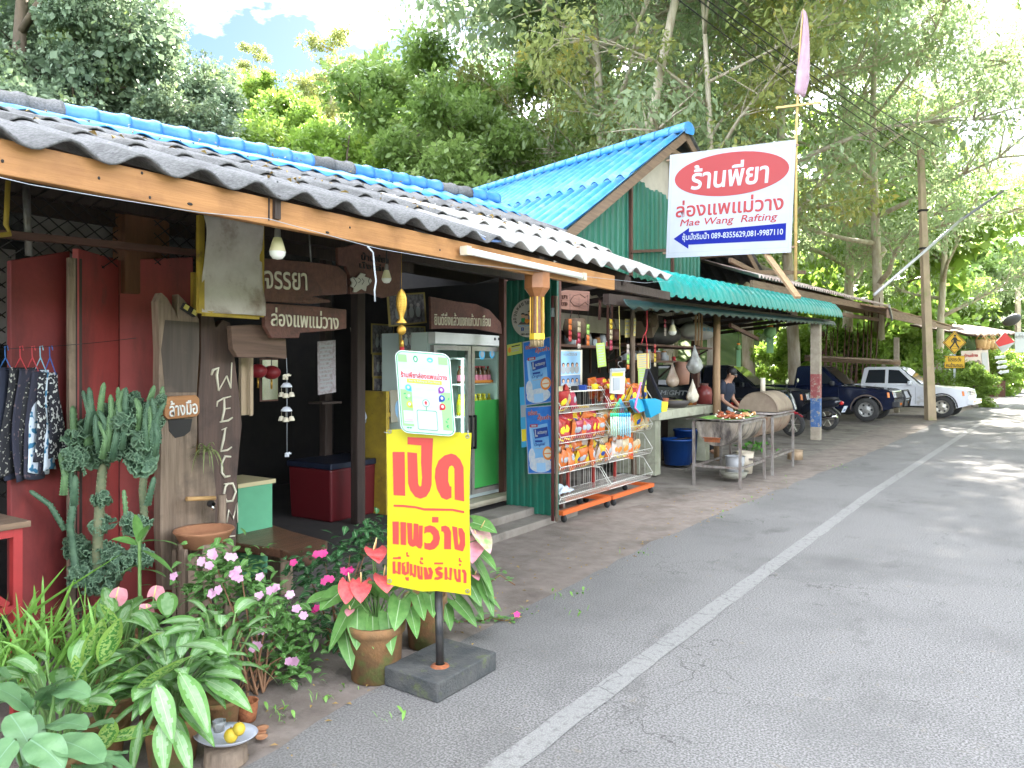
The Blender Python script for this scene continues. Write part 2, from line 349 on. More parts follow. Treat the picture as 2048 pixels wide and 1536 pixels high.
m_gold = mat('gold_paint', (.55, .33, .06), (.38, .2, .03), sc=20, rough=.35, metal=.7, bump=.2)

def eave_z(y): return 2.365 + (y - 1) * .0125
def ridge(y): t = (y - 2.8) / 4.57; return V((lerp(-6.2, -5.6, t), y, lerp(3.585, 3.72, t)))
def roofpt(y, v):            # v 0 at the eave, 1 at the ridge
    a = V((-2.58, y, eave_z(y))); b = ridge(y + .12); return a.lerp(b, v) + V((0, (b.y - a.y) * 0, 0))
shop = thing('wooden_shop', 'low timber shop with grey and blue corrugated roof over red folding doors', 'shop', (-4.6, 3.5, 0))
PER = .243
def yend(v): return 6.42 + v * 1.45
def sheet_row(v0, v1, y0, y1, lift, name, m, n=10, amp=.026, per=PER, ph=0, drop=.0):
    b = MB(); nu = int((y1 - y0) / per * n)
    def f(u, j):
        y = lerp(y0, y1, u); v = lerp(v0, v1, j)
        if y1 > 6: y = lerp(y0, yend(v), u)
        p = roofpt(y, v); p.z += lift * (1 - j) + amp * math.cos(2 * math.pi * (y - .075 + ph) / per) + .006 * noise.noise(V((y * 1.3, v * 9, 0)))
        p.x -= .02 * (noise.noise(V((math.floor(y / (per * 2)) * 3.1, v0 * 7, 5)))) * (1 - j)
        return p
    b.grid(f, nu, 2); return b.obj(name, m, shop, solid=.009)
sheet_row(.0, .275, -1.2, 3.9, .0, 'roof_sheet', m_fc); sheet_row(.0, .275, 3.9, 6.42, .0, 'roof_sheet', m_fcw)
sheet_row(.245, .52, -1.2, 4.4, .02, 'roof_sheet', m_fc); sheet_row(.245, .52, 4.4, 6.42, .02, 'roof_sheet', m_fcw)
sheet_row(.49, .76, -1.2, 6.42, .022, 'roof_sheet', m_fc)
sheet_row(.73, 1.0, -1.2, 2.0, .024, 'roof_sheet', m_fc); sheet_row(.73, 1.0, 2.0, 6.42, .024, 'roof_sheet', m_bluel, amp=.017)
b = MB()     # back slope of the roof
b.grid(lambda u, v: ridge(lerp(-1.2, 8, u)) + V((-3.4 * v, 0, -1.1 * v - .01)), 40, 2); b.obj('rear_roof_sheet', m_fc, shop, solid=.01)
def gray_cap(p):
    q = p - CAM; px = 1024 + FPX * q.dot(RT) / max(.1, q.dot(FW)); return px < 62 or 560 < px < 680 or 860 < px < 910
y = -1.0; k = 0
while y < 7.8:
    p, q = ridge(y), ridge(y + .27); c = MB(); d = (q - p)
    def cap(u, v, p=p, d=d):
        a = lerp(-.35, 1.18, u) * math.pi; r = .082 if v < .12 else (.098 if v > .8 else .085)
        c_ = p + d * (v * 1.1); s = math.sin(a * .86 + .25); return c_ + V((-math.cos(a * .86 + .25) * -r * 1.25, 0, s * r + .01))
    c.grid(cap, 10, 8)
    c.obj('ridge_cap', m_fc if gray_cap(p) else m_blue, shop, solid=.008); y += .245; k += 1
b = MB(); b.box((-2.65, 2.1, 2.303), (.04, 6.55, .112)); b.obj('fascia_board', m_fasc, shop, bevel=.004)
b = MB(); q = onx(537, 430, -2.63); b.box((-2.627, q.y, 2.315), (.004, .006, .1)); b.box((-2.622, q.y + .035, 2.325), (.02, .03, .1)); b.obj('fascia_joint', m_dark, shop)
for px, py in ((5, 322), (198, 356), (284, 346), (300, 395), (380, 408), (655, 465), (700, 455), (880, 500)): b = MB(); b.ball(onx(px, py, -2.629), (.003, .012 if px in (380, 655) else .005, .006), 8); b.obj('knot', m_blk, shop)
b = MB(); b.beam(ony(535, 405, 2.92) + V((-.06, 0, 0)), ony(540, 440, 2.92) + V((-.01, 0, 0)), .035, .03); 
b = MB(); b.box((-2.7, 6.0, 2.3), (.05, 1.2, .07)); b.obj('eave_rail', m_dark, shop)
for yy in (-.6, .9, 2.6, 4.3, 5.6):          # rafters under the roof
    b = MB(); b.beam(roofpt(yy, .02) - UP * .1, roofpt(yy, .97) - UP * .1, .05, .09); b.obj('rafter', m_dark, shop)
for v in (.25, .5, .75):
    b = MB(); b.beam(roofpt(-1.1, v) - UP * .045, roofpt(6.4, v) - UP * .045, .05, .04); b.obj('purlin', m_dark, shop)
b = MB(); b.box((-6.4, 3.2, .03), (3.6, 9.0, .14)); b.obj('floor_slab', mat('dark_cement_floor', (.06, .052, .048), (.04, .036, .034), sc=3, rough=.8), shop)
b = MB(); b.box((-4.55, 6.55, .07), (.34, 2.25, .15)); b.box((-4.3, 6.6, .02), (.3, 1.9, .1)); b.obj('doorstep', m_conc, shop, bevel=.01)
b = MB(); b.box((-8.3, 3.2, 1.45), (.1, 9.2, 2.9)); b.obj('rear_wall', m_blk, shop); b = MB(); b.box((-6.4, -1.35, 1.4), (3.8, .1, 2.8)); b.obj('end_wall', m_dark, shop)  # rear wall near-black: the shade of the room is put into its colour
b = MB(); b.box((-7.9, 7.8, 1.35), (5.5, .08, 2.7)); b.obj('side_wall', m_blk, shop)  # wall darkened in colour to give the dark interior above the fridge
for px, w_ in ((0, .12), (735, .14)):
    pass
for x, y_, w_, m in ((-4.75, 1.42, .12, m_dark), (-5.03, 7.36, .08, m_brn), (-4.55, -.9, .12, m_dark), (-6.4, 5.9, .1, m_dark)):
    b = MB(); b.box((x, y_, 1.42), (w_, w_, 2.84)); b.obj('post', m, shop, bevel=.008)
b = MB(); b.box((-4.6, 3.1, 2.66), (.1, 9.0, .12)); b.obj('wall_plate', m_dark, shop)
b = MB(); b.box((-4.75, 2.0, 2.78), (.03, 6.9, .5)); b.obj('gable_board', m_dark, shop)
# -- mesh screen, pale sheet behind, brown pillar, rails (upper left)
FX = -4.5
def q4(m, pts, x=FX):
    return m.poly([onx(px, py, x) for px, py in pts])
b = MB(); q4(b, [(62, 402), (62, 515), (246, 515), (246, 402)], FX - .35); b.obj('pale_sheet', mat('pale_board', (.3, .28, .27), (.22, .2, .2), sc=4, rough=.8), shop, solid=.01)
b = MB(); q4(b, [(-80, 690), (-80, 490), (30, 500), (30, 690)], FX - .35); b.obj('pale_sheet', MT['pale_board'], shop, solid=.01)
b = MB(); p = onx(283, 400, FX - .2); b.box((p.x, p.y, 2.42), (.15, .3, .62)); b.obj('pillar', wood('orange_pillar', (.2, .085, .04), (.13, .055, .028)), shop, bevel=.01)
def mesh_screen(y0, y1, z0, z1, x, s=.075):
    b = MB(); n = int((y1 - y0 + z1 - z0) / s) + 1
    for sgn in (1, -1):
        for i in range(-n, n):
            c = y0 + i * s * 1.35
            pts = []
            for t in (z0, z1):
                pts.append((c + sgn * (t - z0) * 1.25, t))
            (ya, za), (yb, zb) = pts
            if sgn < 0: ya += (z1 - z0) * 1.25; yb += (z1 - z0) * 1.25
            def clip(ya, za, yb, zb):
                if abs(yb - ya) < 1e-6: return None
                t0, t1 = 0, 1
                for lo, hi, a, d in ((y0, y1, ya, yb - ya),):
                    ta, tb = (lo - a) / d, (hi - a) / d
                    if ta > tb: ta, tb = tb, ta
                    t0, t1 = max(t0, ta), min(t1, tb)
                return None if t1 - t0 < .01 else (ya + (yb - ya) * t0, za + (zb - za) * t0, ya + (yb - ya) * t1, za + (zb - za) * t1)
            c_ = clip(ya, za, yb, zb)
            if c_: b.tube([(x + .004 * sgn, c_[0], c_[1]), (x + .004 * sgn, c_[2], c_[3])], .004, 4)
    return b
pz = lambda py, px=200, x=FX: onx(px, py, x).z
yA, yB = onx(60, 450, FX).y, onx(245, 450, FX).y
mesh_screen(yA - 1.0, yB, 2.24, 2.74, FX - .05).obj('wire_mesh', m_wire, shop)
mesh_screen(onx(318, 450, FX).y, onx(405, 450, FX).y, 2.3, 2.74, FX - .05).obj('wire_mesh', m_wire, shop)
mesh_screen(onx(-60, 450, FX).y, onx(25, 450, FX).y, .9, 2.24, FX - .08).obj('wire_mesh', m_wire, shop)
b = MB(); b.tube([onx(52, 372, FX), onx(58, 512, FX)], .02, 8); b.obj('steel_pipe', m_steel, shop)
b = MB(); b.beam(onx(-60, 462, FX + .04), onx(405, 507, FX + .04), .04, .045, up=V((1, 0, 0))); b.obj('cross_rail', m_brny, shop)
b = MB(); b.tube([onx(16, 362, -3.9), onx(12, 450, -3.9), onx(20, 468, -3.9), onx(-30, 474, -3.9)], .012, 6); b.obj('bent_pipe', m_mustard, shop)
# -- folding doors
def door(pts, m, x0, x1, name='folding_door'):
    a = [onx(px, py, x0 if i in (0, 3) else x1) for i, (px, py) in enumerate(pts)]
    a[3].z = a[2].z = .08; a[3].x, a[3].y = a[0].x, a[0].y; a[2].x, a[2].y = a[1].x, a[1].y
    nrm = (a[1] - a[0]).cross(UP).normalized(); b = MB(); b.prism(a, nrm * -.035); return b.obj(name, m, shop, bevel=.004)
door([(22, 521), (140, 502), (140, 0), (22, 0)], m_redd, FX + .04, FX - .02, 'fixed_panel')
door([(157, 497), (238, 520), (238, 0), (157, 0)], m_red, FX + .1, FX - .18)
door([(239, 520), (386, 514), (386, 0), (239, 0)], m_red, FX - .18, FX + .02)
for px in (142, 155):
    a = onx(px, 505, FX + .08); b = MB(); b.box((a.x, a.y, 1.16), (.03, .035, 2.2)); b.obj('door_jamb', m_gry if px == 142 else m_dark, shop)
a = onx(388, 515, FX + .06); b = MB(); b.box((a.x, a.y, 1.16), (.03, .03, 2.2)); b.obj('door_stile', m_mustard, shop)
a = onx(400, 515, FX - .02); b = MB(); b.box((a.x, a.y, 1.3), (.04, .05, 2.5)); b.obj('door_stile', m_dark, shop)
# ================================================================ GABLED HOUSE
house = thing('gabled_house', 'blue tiled gabled house with green sheet metal gable behind the kitchen awning', 'house', (-5.4, 14, 0))
gl = onx(1120, 465, -5.4); gp = onx(1366, 262, -5.4); gr = onx(1527, 566, -5.4); RV = V((-6.6, 2.35, .1))
per2 = .31
def slope(a, bb, name, m, rows, lift=.03, amp=.055):
    n = int(RV.length / per2 * 10)
    for r in range(rows):
        v0, v1 = r / rows - (.03 if r else 0), (r + 1) / rows; b = MB()
        def f(u, j):
            v = lerp(v0, v1, j); p = a.lerp(bb, v) + RV * u; t = u * RV.length
            c = math.cos(2 * math.pi * t / per2); c = c if c < .2 else .2 + (c - .2) * .6
            p.z += amp * c + lift * (1 - j) + .012 * noise.noise(V((t * .8, v * 3, 2))); return p
        b.grid(f, n, 3); b.obj(name, m, house, solid=.01)
ov = V((.12, -.04, 0))
slope(gl + ov, gp + ov, 'tile_course', m_bluel, 2); slope(gr + ov, gp + ov, 'tile_course', m_fc, 2)
y = 0; k = 0
while y < RV.length - .1:
    p = gp + ov + RV.normalized() * y + UP * .02; d = RV.normalized() * .42; q = V((d.y, -d.x, 0)).normalized(); c = MB()
    def cap(u, v, p=p, d=d, q=q):
        a = lerp(-.15, 1.15, u) * math.pi; r = .15 if v < .85 else .125
        return p - d * .05 + d * v + q * (math.cos(a) * r) + UP * (math.sin(a) * r * .9 - .02)
    c.grid(cap, 12, 5); 
    if k == 0:
        o = p - d * .05; c.poly([o + q * (math.cos(R(15 * i)) * .15) + UP * (math.sin(R(15 * i)) * .135 - .02) for i in range(-3, 16)])
    c.obj('ridge_tile', m_bluel, house, solid=.01); y += .38; k += 1
up_ = lambda p, z: p + UP * z
for a, bb, m in ((gl, gp, m_gryy), (gr, gp, m_gryy)):
    b = MB(); b.beam(a + V((.06, 0, -.1)), bb + V((.06, 0, -.1)), .16, .03, up=V((1, 0, 0))); b.obj('barge_board', m, house, bevel=.004)
for t in (.3, .62):
    b = MB(); b.beam(gr.lerp(gp, t) + V((-.1, 0, -.16)), gr.lerp(gp, t) + RV * .4 + V((0, 0, -.16)), .06, .08); b.obj('purlin', m_gryy, house)
b = MB(); b.beam(gl.lerp(gp, .86) - UP * .15, gr.lerp(gp, .86) - UP * .15, .05, .1); b.obj('collar_tie', m_gryy, house)
for pa, pb in (((1460, 520), (1560, 570)), ((1500, 545), (1610, 545))):
    b = MB(); b.beam(onx(*pa, -5.2), onx(*pb, -5.0), .07, .1); b.obj('rafter_tail', m_gryy, house)
WX = -5.62
def corr_wall(b, poly, x, per=.2, amp=.014):
    """vertical ribbed sheet on the plane X = x clipped to top(y) and bottom(y)"""
    y0, y1, top, bot = poly; n = int((y1 - y0) / per * 8)
    b.grid(lambda u, v: V((x + amp * (1 if (u * (y1 - y0) / per) % 1 < .3 else (-.6 if (u * (y1 - y0) / per * 3) % 1 < .2 else -1)), lerp(y0, y1, u), lerp(bot(lerp(y0, y1, u)), top(lerp(y0, y1, u)), v))), n, 1, sm=False); return b
def gtop(y): 
    l = gl if y < gp.y else gr; t = (y - l.y) / (gp.y - l.y); return lerp(l.z, gp.z, t) - .12
yw0, yw1 = gl.y + .3, 15.5
b = MB(); corr_wall(b, (yw0, yw1, lambda y: min(gtop(y), 4.9 - .03 * (y - 12) + (.05 if int(y * 2.2) % 2 else 0)), lambda y: 3.05), WX); b.obj('gable_cladding', m_grn, house)
b = MB(); b.poly([V((WX - .05, yw0, 2.2)), V((WX - .05, yw1, 2.2)), V((WX - .05, yw1, gtop(yw1))), V((WX - .05, gp.y, gtop(gp.y))), V((WX - .05, yw0, gtop(yw0)))]); b.obj('gable_panel', mat('cream_board', (.5, .44, .36), (.42, .36, .29), sc=5, rough=.8), house, solid=.02)
for px in (1262, 1345):
    p = onx(px, 400, WX + .04); b = MB(); zt_ = gtop(p.y) - .06; b.box((p.x, p.y, (zt_ + 3) / 2), (.05, .06, zt_ - 3)); b.obj('batten', m_brn, house)
p = onx(1262, 503, WX + .07); q = onx(1345, 500, WX + .07); b = MB(); b.beam(p, q, .05, .05); b.obj('batten', m_brn, house)
b = MB(); b.grid(lambda u, v: gl + ov + RV * (u * .35) + V((.1 - .3 * v, -.25 + .3 * v, -.02 + .1 * v + .05 * noise.noise(V((u * 6, v * 3, 4))))), 14, 4); b.obj('flashing', mat('crumpled_flashing', (.6, .6, .62), rough=.35, metal=.7), house, solid=.004)
for yy in (yw0, (yw0 + yw1) / 2, yw1):
    b = MB(); b.box((WX - .1, yy, 1.3), (.14, .14, 2.6)); b.obj('post', m_brn, house)
b = MB(); b.beam(gl + V((-.3, .4, -1.0)), V((gl.x - .3, 15.5, gl.z - 1.0)), .12, .16); b.obj('tie_beam', m_dark, house)
for i in range(2):
    pass
# back wall and gable-end of the house, closing it off
b = MB(); o = RV * .95; b.prism([gl + o + V((0, .3, -3.4)), gr + o + V((0, -.3, -3.6)), gr + o + V((0, -.3, -.1)), gp + o - UP * .12, gl + o + V((0, .3, -.1))], V((-.08, 0, 0))); b.obj('rear_wall', m_dark, house)
# ================================================================ TEAL AWNING (kitchen lean-to)
m_teal = mat('teal_awning_sheet', (.0, .22, .195), (.0, .18, .16), sc=3, rough=.42, bump=.05, c3=(.01, .19, .17), sc3=1.5, lo3=.55, hi3=.8)
m_postp = mat('chipped_concrete_post', (.4, .34, .26), (.3, .25, .19), sc=9, rough=.9, bump=.7, bsc=50)
awn = thing('kitchen_awning', 'teal curved metal awning over the open kitchen, on timber and concrete posts', 'awning', (-4.5, 13, 0))
A0, A1 = onx(1322, 592, -3.62), onx(1685, 636, -3.62)
b = MB(); L_ = A1.y - A0.y; nr = int(L_ / .31)
def aw(u, v):
    t = u * nr; fr = t % 1; rib = .028 if .35 < fr < .6 else (.0 if fr < .3 or fr > .65 else .014)
    a = v * R(52) + R(12); r = .95; z = lerp(A0.z, A1.z, u)
    if v > .75: z += 0
    x = -3.62 - r * (1 - math.sin(R(64 + 20)) ) ; 
    a = min(1, v / .55) * R(76); px_ = -3.62 - .36 * (1 - math.cos(a)); pz_ = z + .36 * math.sin(a)
    if v > .55: px_ -= (v - .55) / .45 * 1.0; pz_ += (v - .55) / .45 * .2
    crease = .008 * (1 if (v * 40) % 1 < .5 else -1) if v < .55 and .1 < fr < .9 else 0
    return V((px_ + .01, lerp(A0.y, A1.y, u), pz_ + rib + crease))
b.grid(aw, nr * 12, 34, sm=False); b.obj('awning_sheet', m_teal, awn)
b = MB(); b.grid(lambda u, v: V((-3.78 - .05 * v, lerp(A0.y - .6, A1.y + .1, u), lerp(A0.z, A1.z, u) - .17 + .1 * v + (.02 * math.cos(u * nr * 6.283) if v < .2 else 0))), nr * 8, 2); b.obj('edge_flashing', mat('dark_green_trim', (.006, .03, .028), (.01, .024, .024), sc=5, rough=.5), awn, solid=.006)
b = MB(); b.beam(V((-3.95, A0.y - .8, A0.z - .08)), V((-3.95, A1.y + .2, A1.z - .08)), .08, .12); b.obj('eave_beam', m_dark, awn)
p = V((-3.95, onx(1632, 800, -3.95).y, 0)); zt = onx(1632, 645, -3.95).z + .04
cp = []
for z0, z1, m in ((.0, .3, m_postp), (.3, .95, mat('peeling_blue_paint', (.05, .11, .27), (.09, .17, .33), sc=14, rough=.85, c3=(.36, .31, .24), sc3=14, lo3=.56, hi3=.62)), (.95, 1.5, mat('peeling_red_paint', (.26, .06, .06), (.33, .12, .11), sc=14, rough=.85, c3=(.36, .31, .24), sc3=14, lo3=.54, hi3=.6)), (1.5, zt, m_postp)):
    cp.append((z0, z1, m))
b = MB()
for i, (z0, z1, m) in enumerate(cp): b.mat(i).box((p.x, p.y, (z0 + z1) / 2), (.2, .2, z1 - z0))
b.obj('concrete_post', [c[2] for c in cp], awn)
m_lwood = wood('pale_new_timber', (.36, .23, .125), (.26, .155, .08), axis=2, rough=.7)
for px, pyb, w_, m, xx in ((1434, 815, .13, m_lwood, -4.4), (1266, 700, .08, m_gry, -4.75), (1118, 700, .06, m_brn, -4.35)):
    q = onx(px, pyb, xx); b = MB(); b.tube([(q.x + .02, q.y, .05), (q.x - .01, q.y, 1.3), (q.x, q.y, 2.75)], [w_ * .55, w_ * .5, w_ * .46], 9); b.obj('timber_post', m, awn)
b = MB(); b.beam(onx(1460, 650, -4.3), onx(1515, 678, -4.6), .05, .07); b.obj('brace', m_brn, awn)
# inner roof seen from below: dark corrugated sheets and rafters
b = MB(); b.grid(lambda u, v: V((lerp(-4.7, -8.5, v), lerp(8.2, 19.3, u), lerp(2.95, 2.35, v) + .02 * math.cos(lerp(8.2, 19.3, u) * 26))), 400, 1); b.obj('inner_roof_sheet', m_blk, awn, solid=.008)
for i in range(9):
    yy = 8.6 + i * 1.25; b = MB(); b.beam(V((-4.0, yy, 2.72)), V((-8.4, yy, 2.3)), .05, .07); b.obj('rafter', m_dark, awn)
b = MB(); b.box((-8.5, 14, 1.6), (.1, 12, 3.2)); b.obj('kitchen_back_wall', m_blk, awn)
# a lattice-like slatted ventilator in the back of the kitchen
for i in range(14):
    b = MB(); yy = 9.6 + i * .36; b.box((-6.6, yy, 2.05), (.03, .035, 1.0)); b.obj('slat', m_brn, awn)
# ================================================================ CARPORT (rusted far lean-to)
m_rust = mat('rusty_pale_sheet', (.52, .43, .39), (.42, .3, .25), sc=2.5, rough=.7, bump=.1, c3=(.27, .12, .07), sc3=2.2, lo3=.55, hi3=.75, st=(.3, 3, 1))
m_leafr = mat('leaf_littered_roof', (.2, .12, .07), (.3, .2, .11), sc=16, rough=.95, bump=1, bsc=40, c3=(.1, .065, .04), sc3=6)
cpt = thing('carport', 'rusted sheet carport on concrete posts sheltering the parked pickups', 'carport', (-4.5, 24, 0))
E0, E1 = onx(1516, 552, -4.1), onx(1778, 612, -3.7); 
b = MB(); n = int((E1.y - E0.y) / .2)
b.grid(lambda u, v: E0.lerp(E1, lerp(.42 * v, 1, u)) + V((-4.6 * v, .2 * v, 1.5 * v + .03 * math.cos(u * n * 6.283))), n * 8, 3); b.obj('roof_sheet', m_rust, cpt, solid=.012)
stain(m_teal, 3, .56, .72, (.1, .16, .12), .6, (1, 2, .5)); stain(m_bluel, 3, .55, .7, (.2, .22, .2), .5, (1, 1, 1), 4); stain(m_grn, 4, .55, .72, (.11, .1, .06), .6, (1, 1, .2), 2); stain(m_red, 5, .6, .7, (.09, .06, .05), .6, (1, 1, .5), 7)
b = MB(); b.beam(E0 + V((-.12, 0, -.15)), E1 + V((-.12, 0, -.15)), .06, .16); b.obj('eave_beam', m_gryy, cpt)
b = MB(); b.beam(E0 + V((-.4, 0, -.42)), E1 + V((-.4, .3, -.42)), .1, .1); b.obj('eave_beam', m_gryy, cpt)
F0, F1 = onx(1775, 616, -3.2), onx(1905, 652, -2.9)
b = MB(); b.grid(lambda u, v: F0.lerp(F1, u) + V((-4 * v, .2 * v, .75 * v + .05 * noise.noise(V((u * 9, v * 7, 0))))), 40, 12); b.obj('littered_roof', m_leafr, cpt, solid=.05)
b = MB(); b.beam(F0 + V((0, 0, -.16)), F0.lerp(F1, .62) + V((0, 0, -.16)), .05, .24); b.beam(F0.lerp(F1, .62) + V((-.0, 0, -.15)), F1 + V((-.1, 0, -.14)), .05, .16); b.obj('fascia_plank', m_gryy, cpt)
b = MB(); b.beam(F0 + V((.06, -.1, .05)), F0 + V((.05, .55, -.3)), .04, .12); b.obj('gutter_end', m_steel, cpt)
for px, xx, zt in ((1793, -3.9, 2.75), (1866 + 4, -6.5, 2.9), (1645, -7.2, 3.2)):
    q = onx(px, 700, xx); b = MB(); b.box((q.x, q.y, zt / 2), (.17, .17, zt)); b.obj('post', m_postp if px == 1793 else m_brn, cpt)
for i in range(6):
    t = .44 + .56 * i / 5; b = MB(); q = E0.lerp(E1, t); b.beam(q + V((-.2, 0, -.12)), q + V((-4.4, .2, 1.3)), .06, .1); b.obj('rafter', m_gryy, cpt)
b = MB(); b.beam(E0.lerp(E1, .45) + V((-4.4, 0, 1.25)), E1 + V((-4.4, 0, 1.25)), .1, .14); b.obj('rear_beam', m_brn, cpt)
# ================================================================ TREES
import numpy as np
m_bark = mat('pale_bark', (.5, .44, .36), (.34, .28, .21), sc=7, st=(1, 1, .25), rough=.9, bump=.8, bsc=18)
m_barkd = mat('brown_bark', (.15, .11, .08), (.09, .07, .05), sc=7, st=(1, 1, .25), rough=.9, bump=.8, bsc=18)
def leafmat(name, a, b_, c_, sc=.55, thin=.4, vary=.18, rough=.36):
    return mat(name, a, b_, sc=sc, c3=c_, sc3=sc * 1.7, lo3=.57, hi3=.7, thin=thin, vary=vary, rough=rough, spec=.5)
m_lac = leafmat('feathery_foliage', (.25, .34, .17), (.35, .43, .24), (.42, .45, .14), thin=.5)
m_lbr = leafmat('bright_foliage', (.18, .29, .045), (.25, .36, .07), (.33, .4, .08), thin=.5)
m_lmd = leafmat('mid_green_foliage', (.19, .3, .075), (.27, .38, .11), (.35, .41, .12), thin=.5)
m_lvn = leafmat('vine_foliage', (.15, .215, .14), (.21, .28, .16), (.3, .38, .1), thin=.3, rough=.38)
m_lys = leafmat('yellowing_foliage', (.21, .26, .09), (.31, .32, .1), (.46, .34, .05), thin=.5)
def leafcloud(cent, rad, per, size, asp, seed, up=.6, droop=0., name='crown'):
    """per leaf-sized folded quads round each centre, as one mesh"""
    g = np.random.default_rng(seed); c = np.repeat(np.array(cent), per, 0); r = np.repeat(np.array(rad), per)[:, None]; n = len(c)
    d = g.normal(size=(n, 3)); d /= np.linalg.norm(d, axis=1)[:, None]; q = g.random((n, 1)) ** .45
    off = d * q * r; off[:, 2] *= .75; pos = c + off
    ax = d * .7 + g.normal(size=(n, 3)) * .6; ax[:, 2] -= droop; ax /= np.linalg.norm(ax, axis=1)[:, None]
    nm = g.normal(size=(n, 3)) * .7; nm[:, 2] += up * 1.6
    s = np.cross(ax, nm); s /= np.linalg.norm(s, axis=1)[:, None] + 1e-9; nn = np.cross(s, ax)
    l = size * (.5 + 1.6 * g.random((n, 1)) ** 2.2); w_ = l * asp
    v = np.empty((n, 4, 3)); v[:, 0] = pos; v[:, 1] = pos + ax * l * .5 + s * w_ - nn * l * .06; v[:, 2] = pos + ax * l - nn * l * .18 ; v[:, 3] = pos + ax * l * .5 - s * w_ - nn * l * .06
    me = bpy.data.meshes.new(name); me.vertices.add(n * 4); me.vertices.foreach_set('co', v.reshape(-1).astype(np.float32))
    me.loops.add(n * 4); me.loops.foreach_set('vertex_index', np.arange(n * 4, dtype=np.int32)); me.polygons.add(n)
    me.polygons.foreach_set('loop_start', np.arange(0, n * 4, 4, dtype=np.int32)); me.update(calc_edges=True); return me
def skeleton(r, H, spread, fork=.3, limbs=9, rad=.22, lean=(0, 0), subs=4, upw=.55, wig=.25, crown0=.35):
    """trunk, limbs and twigs; returns the bark mesh and cluster centres"""
    b = MB(); cl = []; n = 9; tr = []
    ph = r.uniform(0, 6)
    for i in range(n + 1):
        t = i / n; tr.append(V((lean[0] * t * t * H + wig * math.sin(ph + t * 5) * t, lean[1] * t * t * H + wig * math.cos(ph * 2 + t * 4) * t, H * t * .96)))
    b.tube(tr, [rad * (1 - .85 * (i / n)) + .012 for i in range(n + 1)], 8)
    def along(t): i = min(int(t * n), n - 1); return tr[i].lerp(tr[i + 1], t * n - i)
    for k in range(limbs):
        t0 = lerp(fork, .97, (k + r.random() * .6) / limbs); p = along(t0); a = k * 2.4 + r.uniform(-.5, .5)
        sh = math.sin(math.pi * min(1, max(.12, (t0 - crown0 + .25) / (1.25 - crown0)))) ** .7
        ln = spread * sh * r.uniform(.75, 1.15); d = V((math.cos(a), math.sin(a), upw * r.uniform(.4, 1.5))).normalized(); pts = [p]
        for i in range(5):
            d = (d + V((r.uniform(-.3, .3), r.uniform(-.3, .3), r.uniform(-.22, .16)))).normalized(); pts.append(pts[-1] + d * ln / 5)
        r0 = rad * (1 - .85 * t0) * .62 + .012; b.tube(pts, [r0 * (1 - i / 5.5) + .006 for i in range(6)], 5)
        for i in range(2, 6):
            cl.append((pts[i] + V((r.uniform(-.3, .3), r.uniform(-.3, .3), r.uniform(-.1, .3))), spread * r.uniform(.13, .21)))
            for s_ in range(subs):
                dd = (d + V((r.uniform(-1, 1), r.uniform(-1, 1), r.uniform(-.6, .7)))).normalized(); l2 = spread * r.uniform(.15, .36)
                q = pts[i] + dd * l2; b.tube([pts[i], pts[i] + dd * l2 * .5 + UP * .06, q], [r0 * .35 + .004, r0 * .2 + .004, .004], 4, cap=False)
                cl.append((q, spread * r.uniform(.1, .2)))
    return b, cl
PROTO = {}
def tree_proto(key, name, seed, H, spread, leaf, bark, per, size, asp, up=.6, droop=0., keep=1.0, **kw):
    r = random.Random(seed); b, cl = skeleton(r, H, spread, **kw); cl = [c for c in cl if r.random() < keep]
    t = thing(name, 'tree', 'tree'); b.obj('trunk', bark, t)
    me = leafcloud([c[0][:] for c in cl], [c[1] for c in cl], per, size, asp, seed, up, droop); me.materials.append(leaf)
    o = bpy.data.objects.new('crown', me); COL.objects.link(o); o.parent = t
    PROTO[key] = [t, False]; return t
tree_proto('shade', 'acacia_tree', 12, 24, 8, m_lac, m_bark, 90, .34, .3, up=.5, droop=.3, limbs=18, fork=.55, rad=.2, subs=4, wig=.5, crown0=.45, lean=(-.22, 0))  # high fork and lean shaped so the crown blocks sun from above the view
HP = dict(ac1=23, ac2=21, ac3=19, br1=10.5, br2=12.3, bush=3.2, thin=20, vine=15.5, hi=11.6, hi2=12.5, shade=24)
def plant_tree(key, px, d, label, sc=1.0, rz=0, group=None, xy=None, dz=0, cat=None, sz=1):
    p = V((*xy, 0)) if xy else at(px, HZ, d); p.z = max(0, hillz(p.x, p.y)) - .05 + dz
    if sc > 5: sc = max(.25, (1.65 + (HZ - (sc - 1000)) / FPX * d - p.z) / HP[key])      # 1000 + picture height of the tree top
    t, used = PROTO[key]
    if used: t = dup(t)
    PROTO[key][1] = True
    place(t, p, rz, sc=(sc, sc, sc * sz)); t['label'] = label
    if 'group' in t: del t['group']
    if group: t['group'] = group
    return t
tree_proto('ac1', 'acacia_tree', 1, 23, 6.2, m_lac, m_bark, 110, .17, .2, up=.5, droop=.55, limbs=17, fork=.22, rad=.25, keep=.72, subs=4, wig=.6, crown0=.2)
tree_proto('ac2', 'acacia_tree', 2, 21, 6.6, m_lac, m_bark, 110, .17, .2, up=.5, droop=.55, limbs=16, fork=.2, rad=.22, keep=.72, lean=(.004, .003), subs=4, wig=.8, crown0=.15)
tree_proto('ac3', 'acacia_tree', 3, 19, 5.6, m_lys, m_bark, 90, .19, .22, up=.5, droop=.4, limbs=15, fork=.25, rad=.15, subs=4, wig=.5, keep=.7, crown0=.2)
tree_proto('br1', 'broadleaf_tree', 4, 10, 4.2, m_lbr, m_barkd, 130, .2, .3, limbs=15, fork=.12, rad=.17, subs=4, crown0=.1)
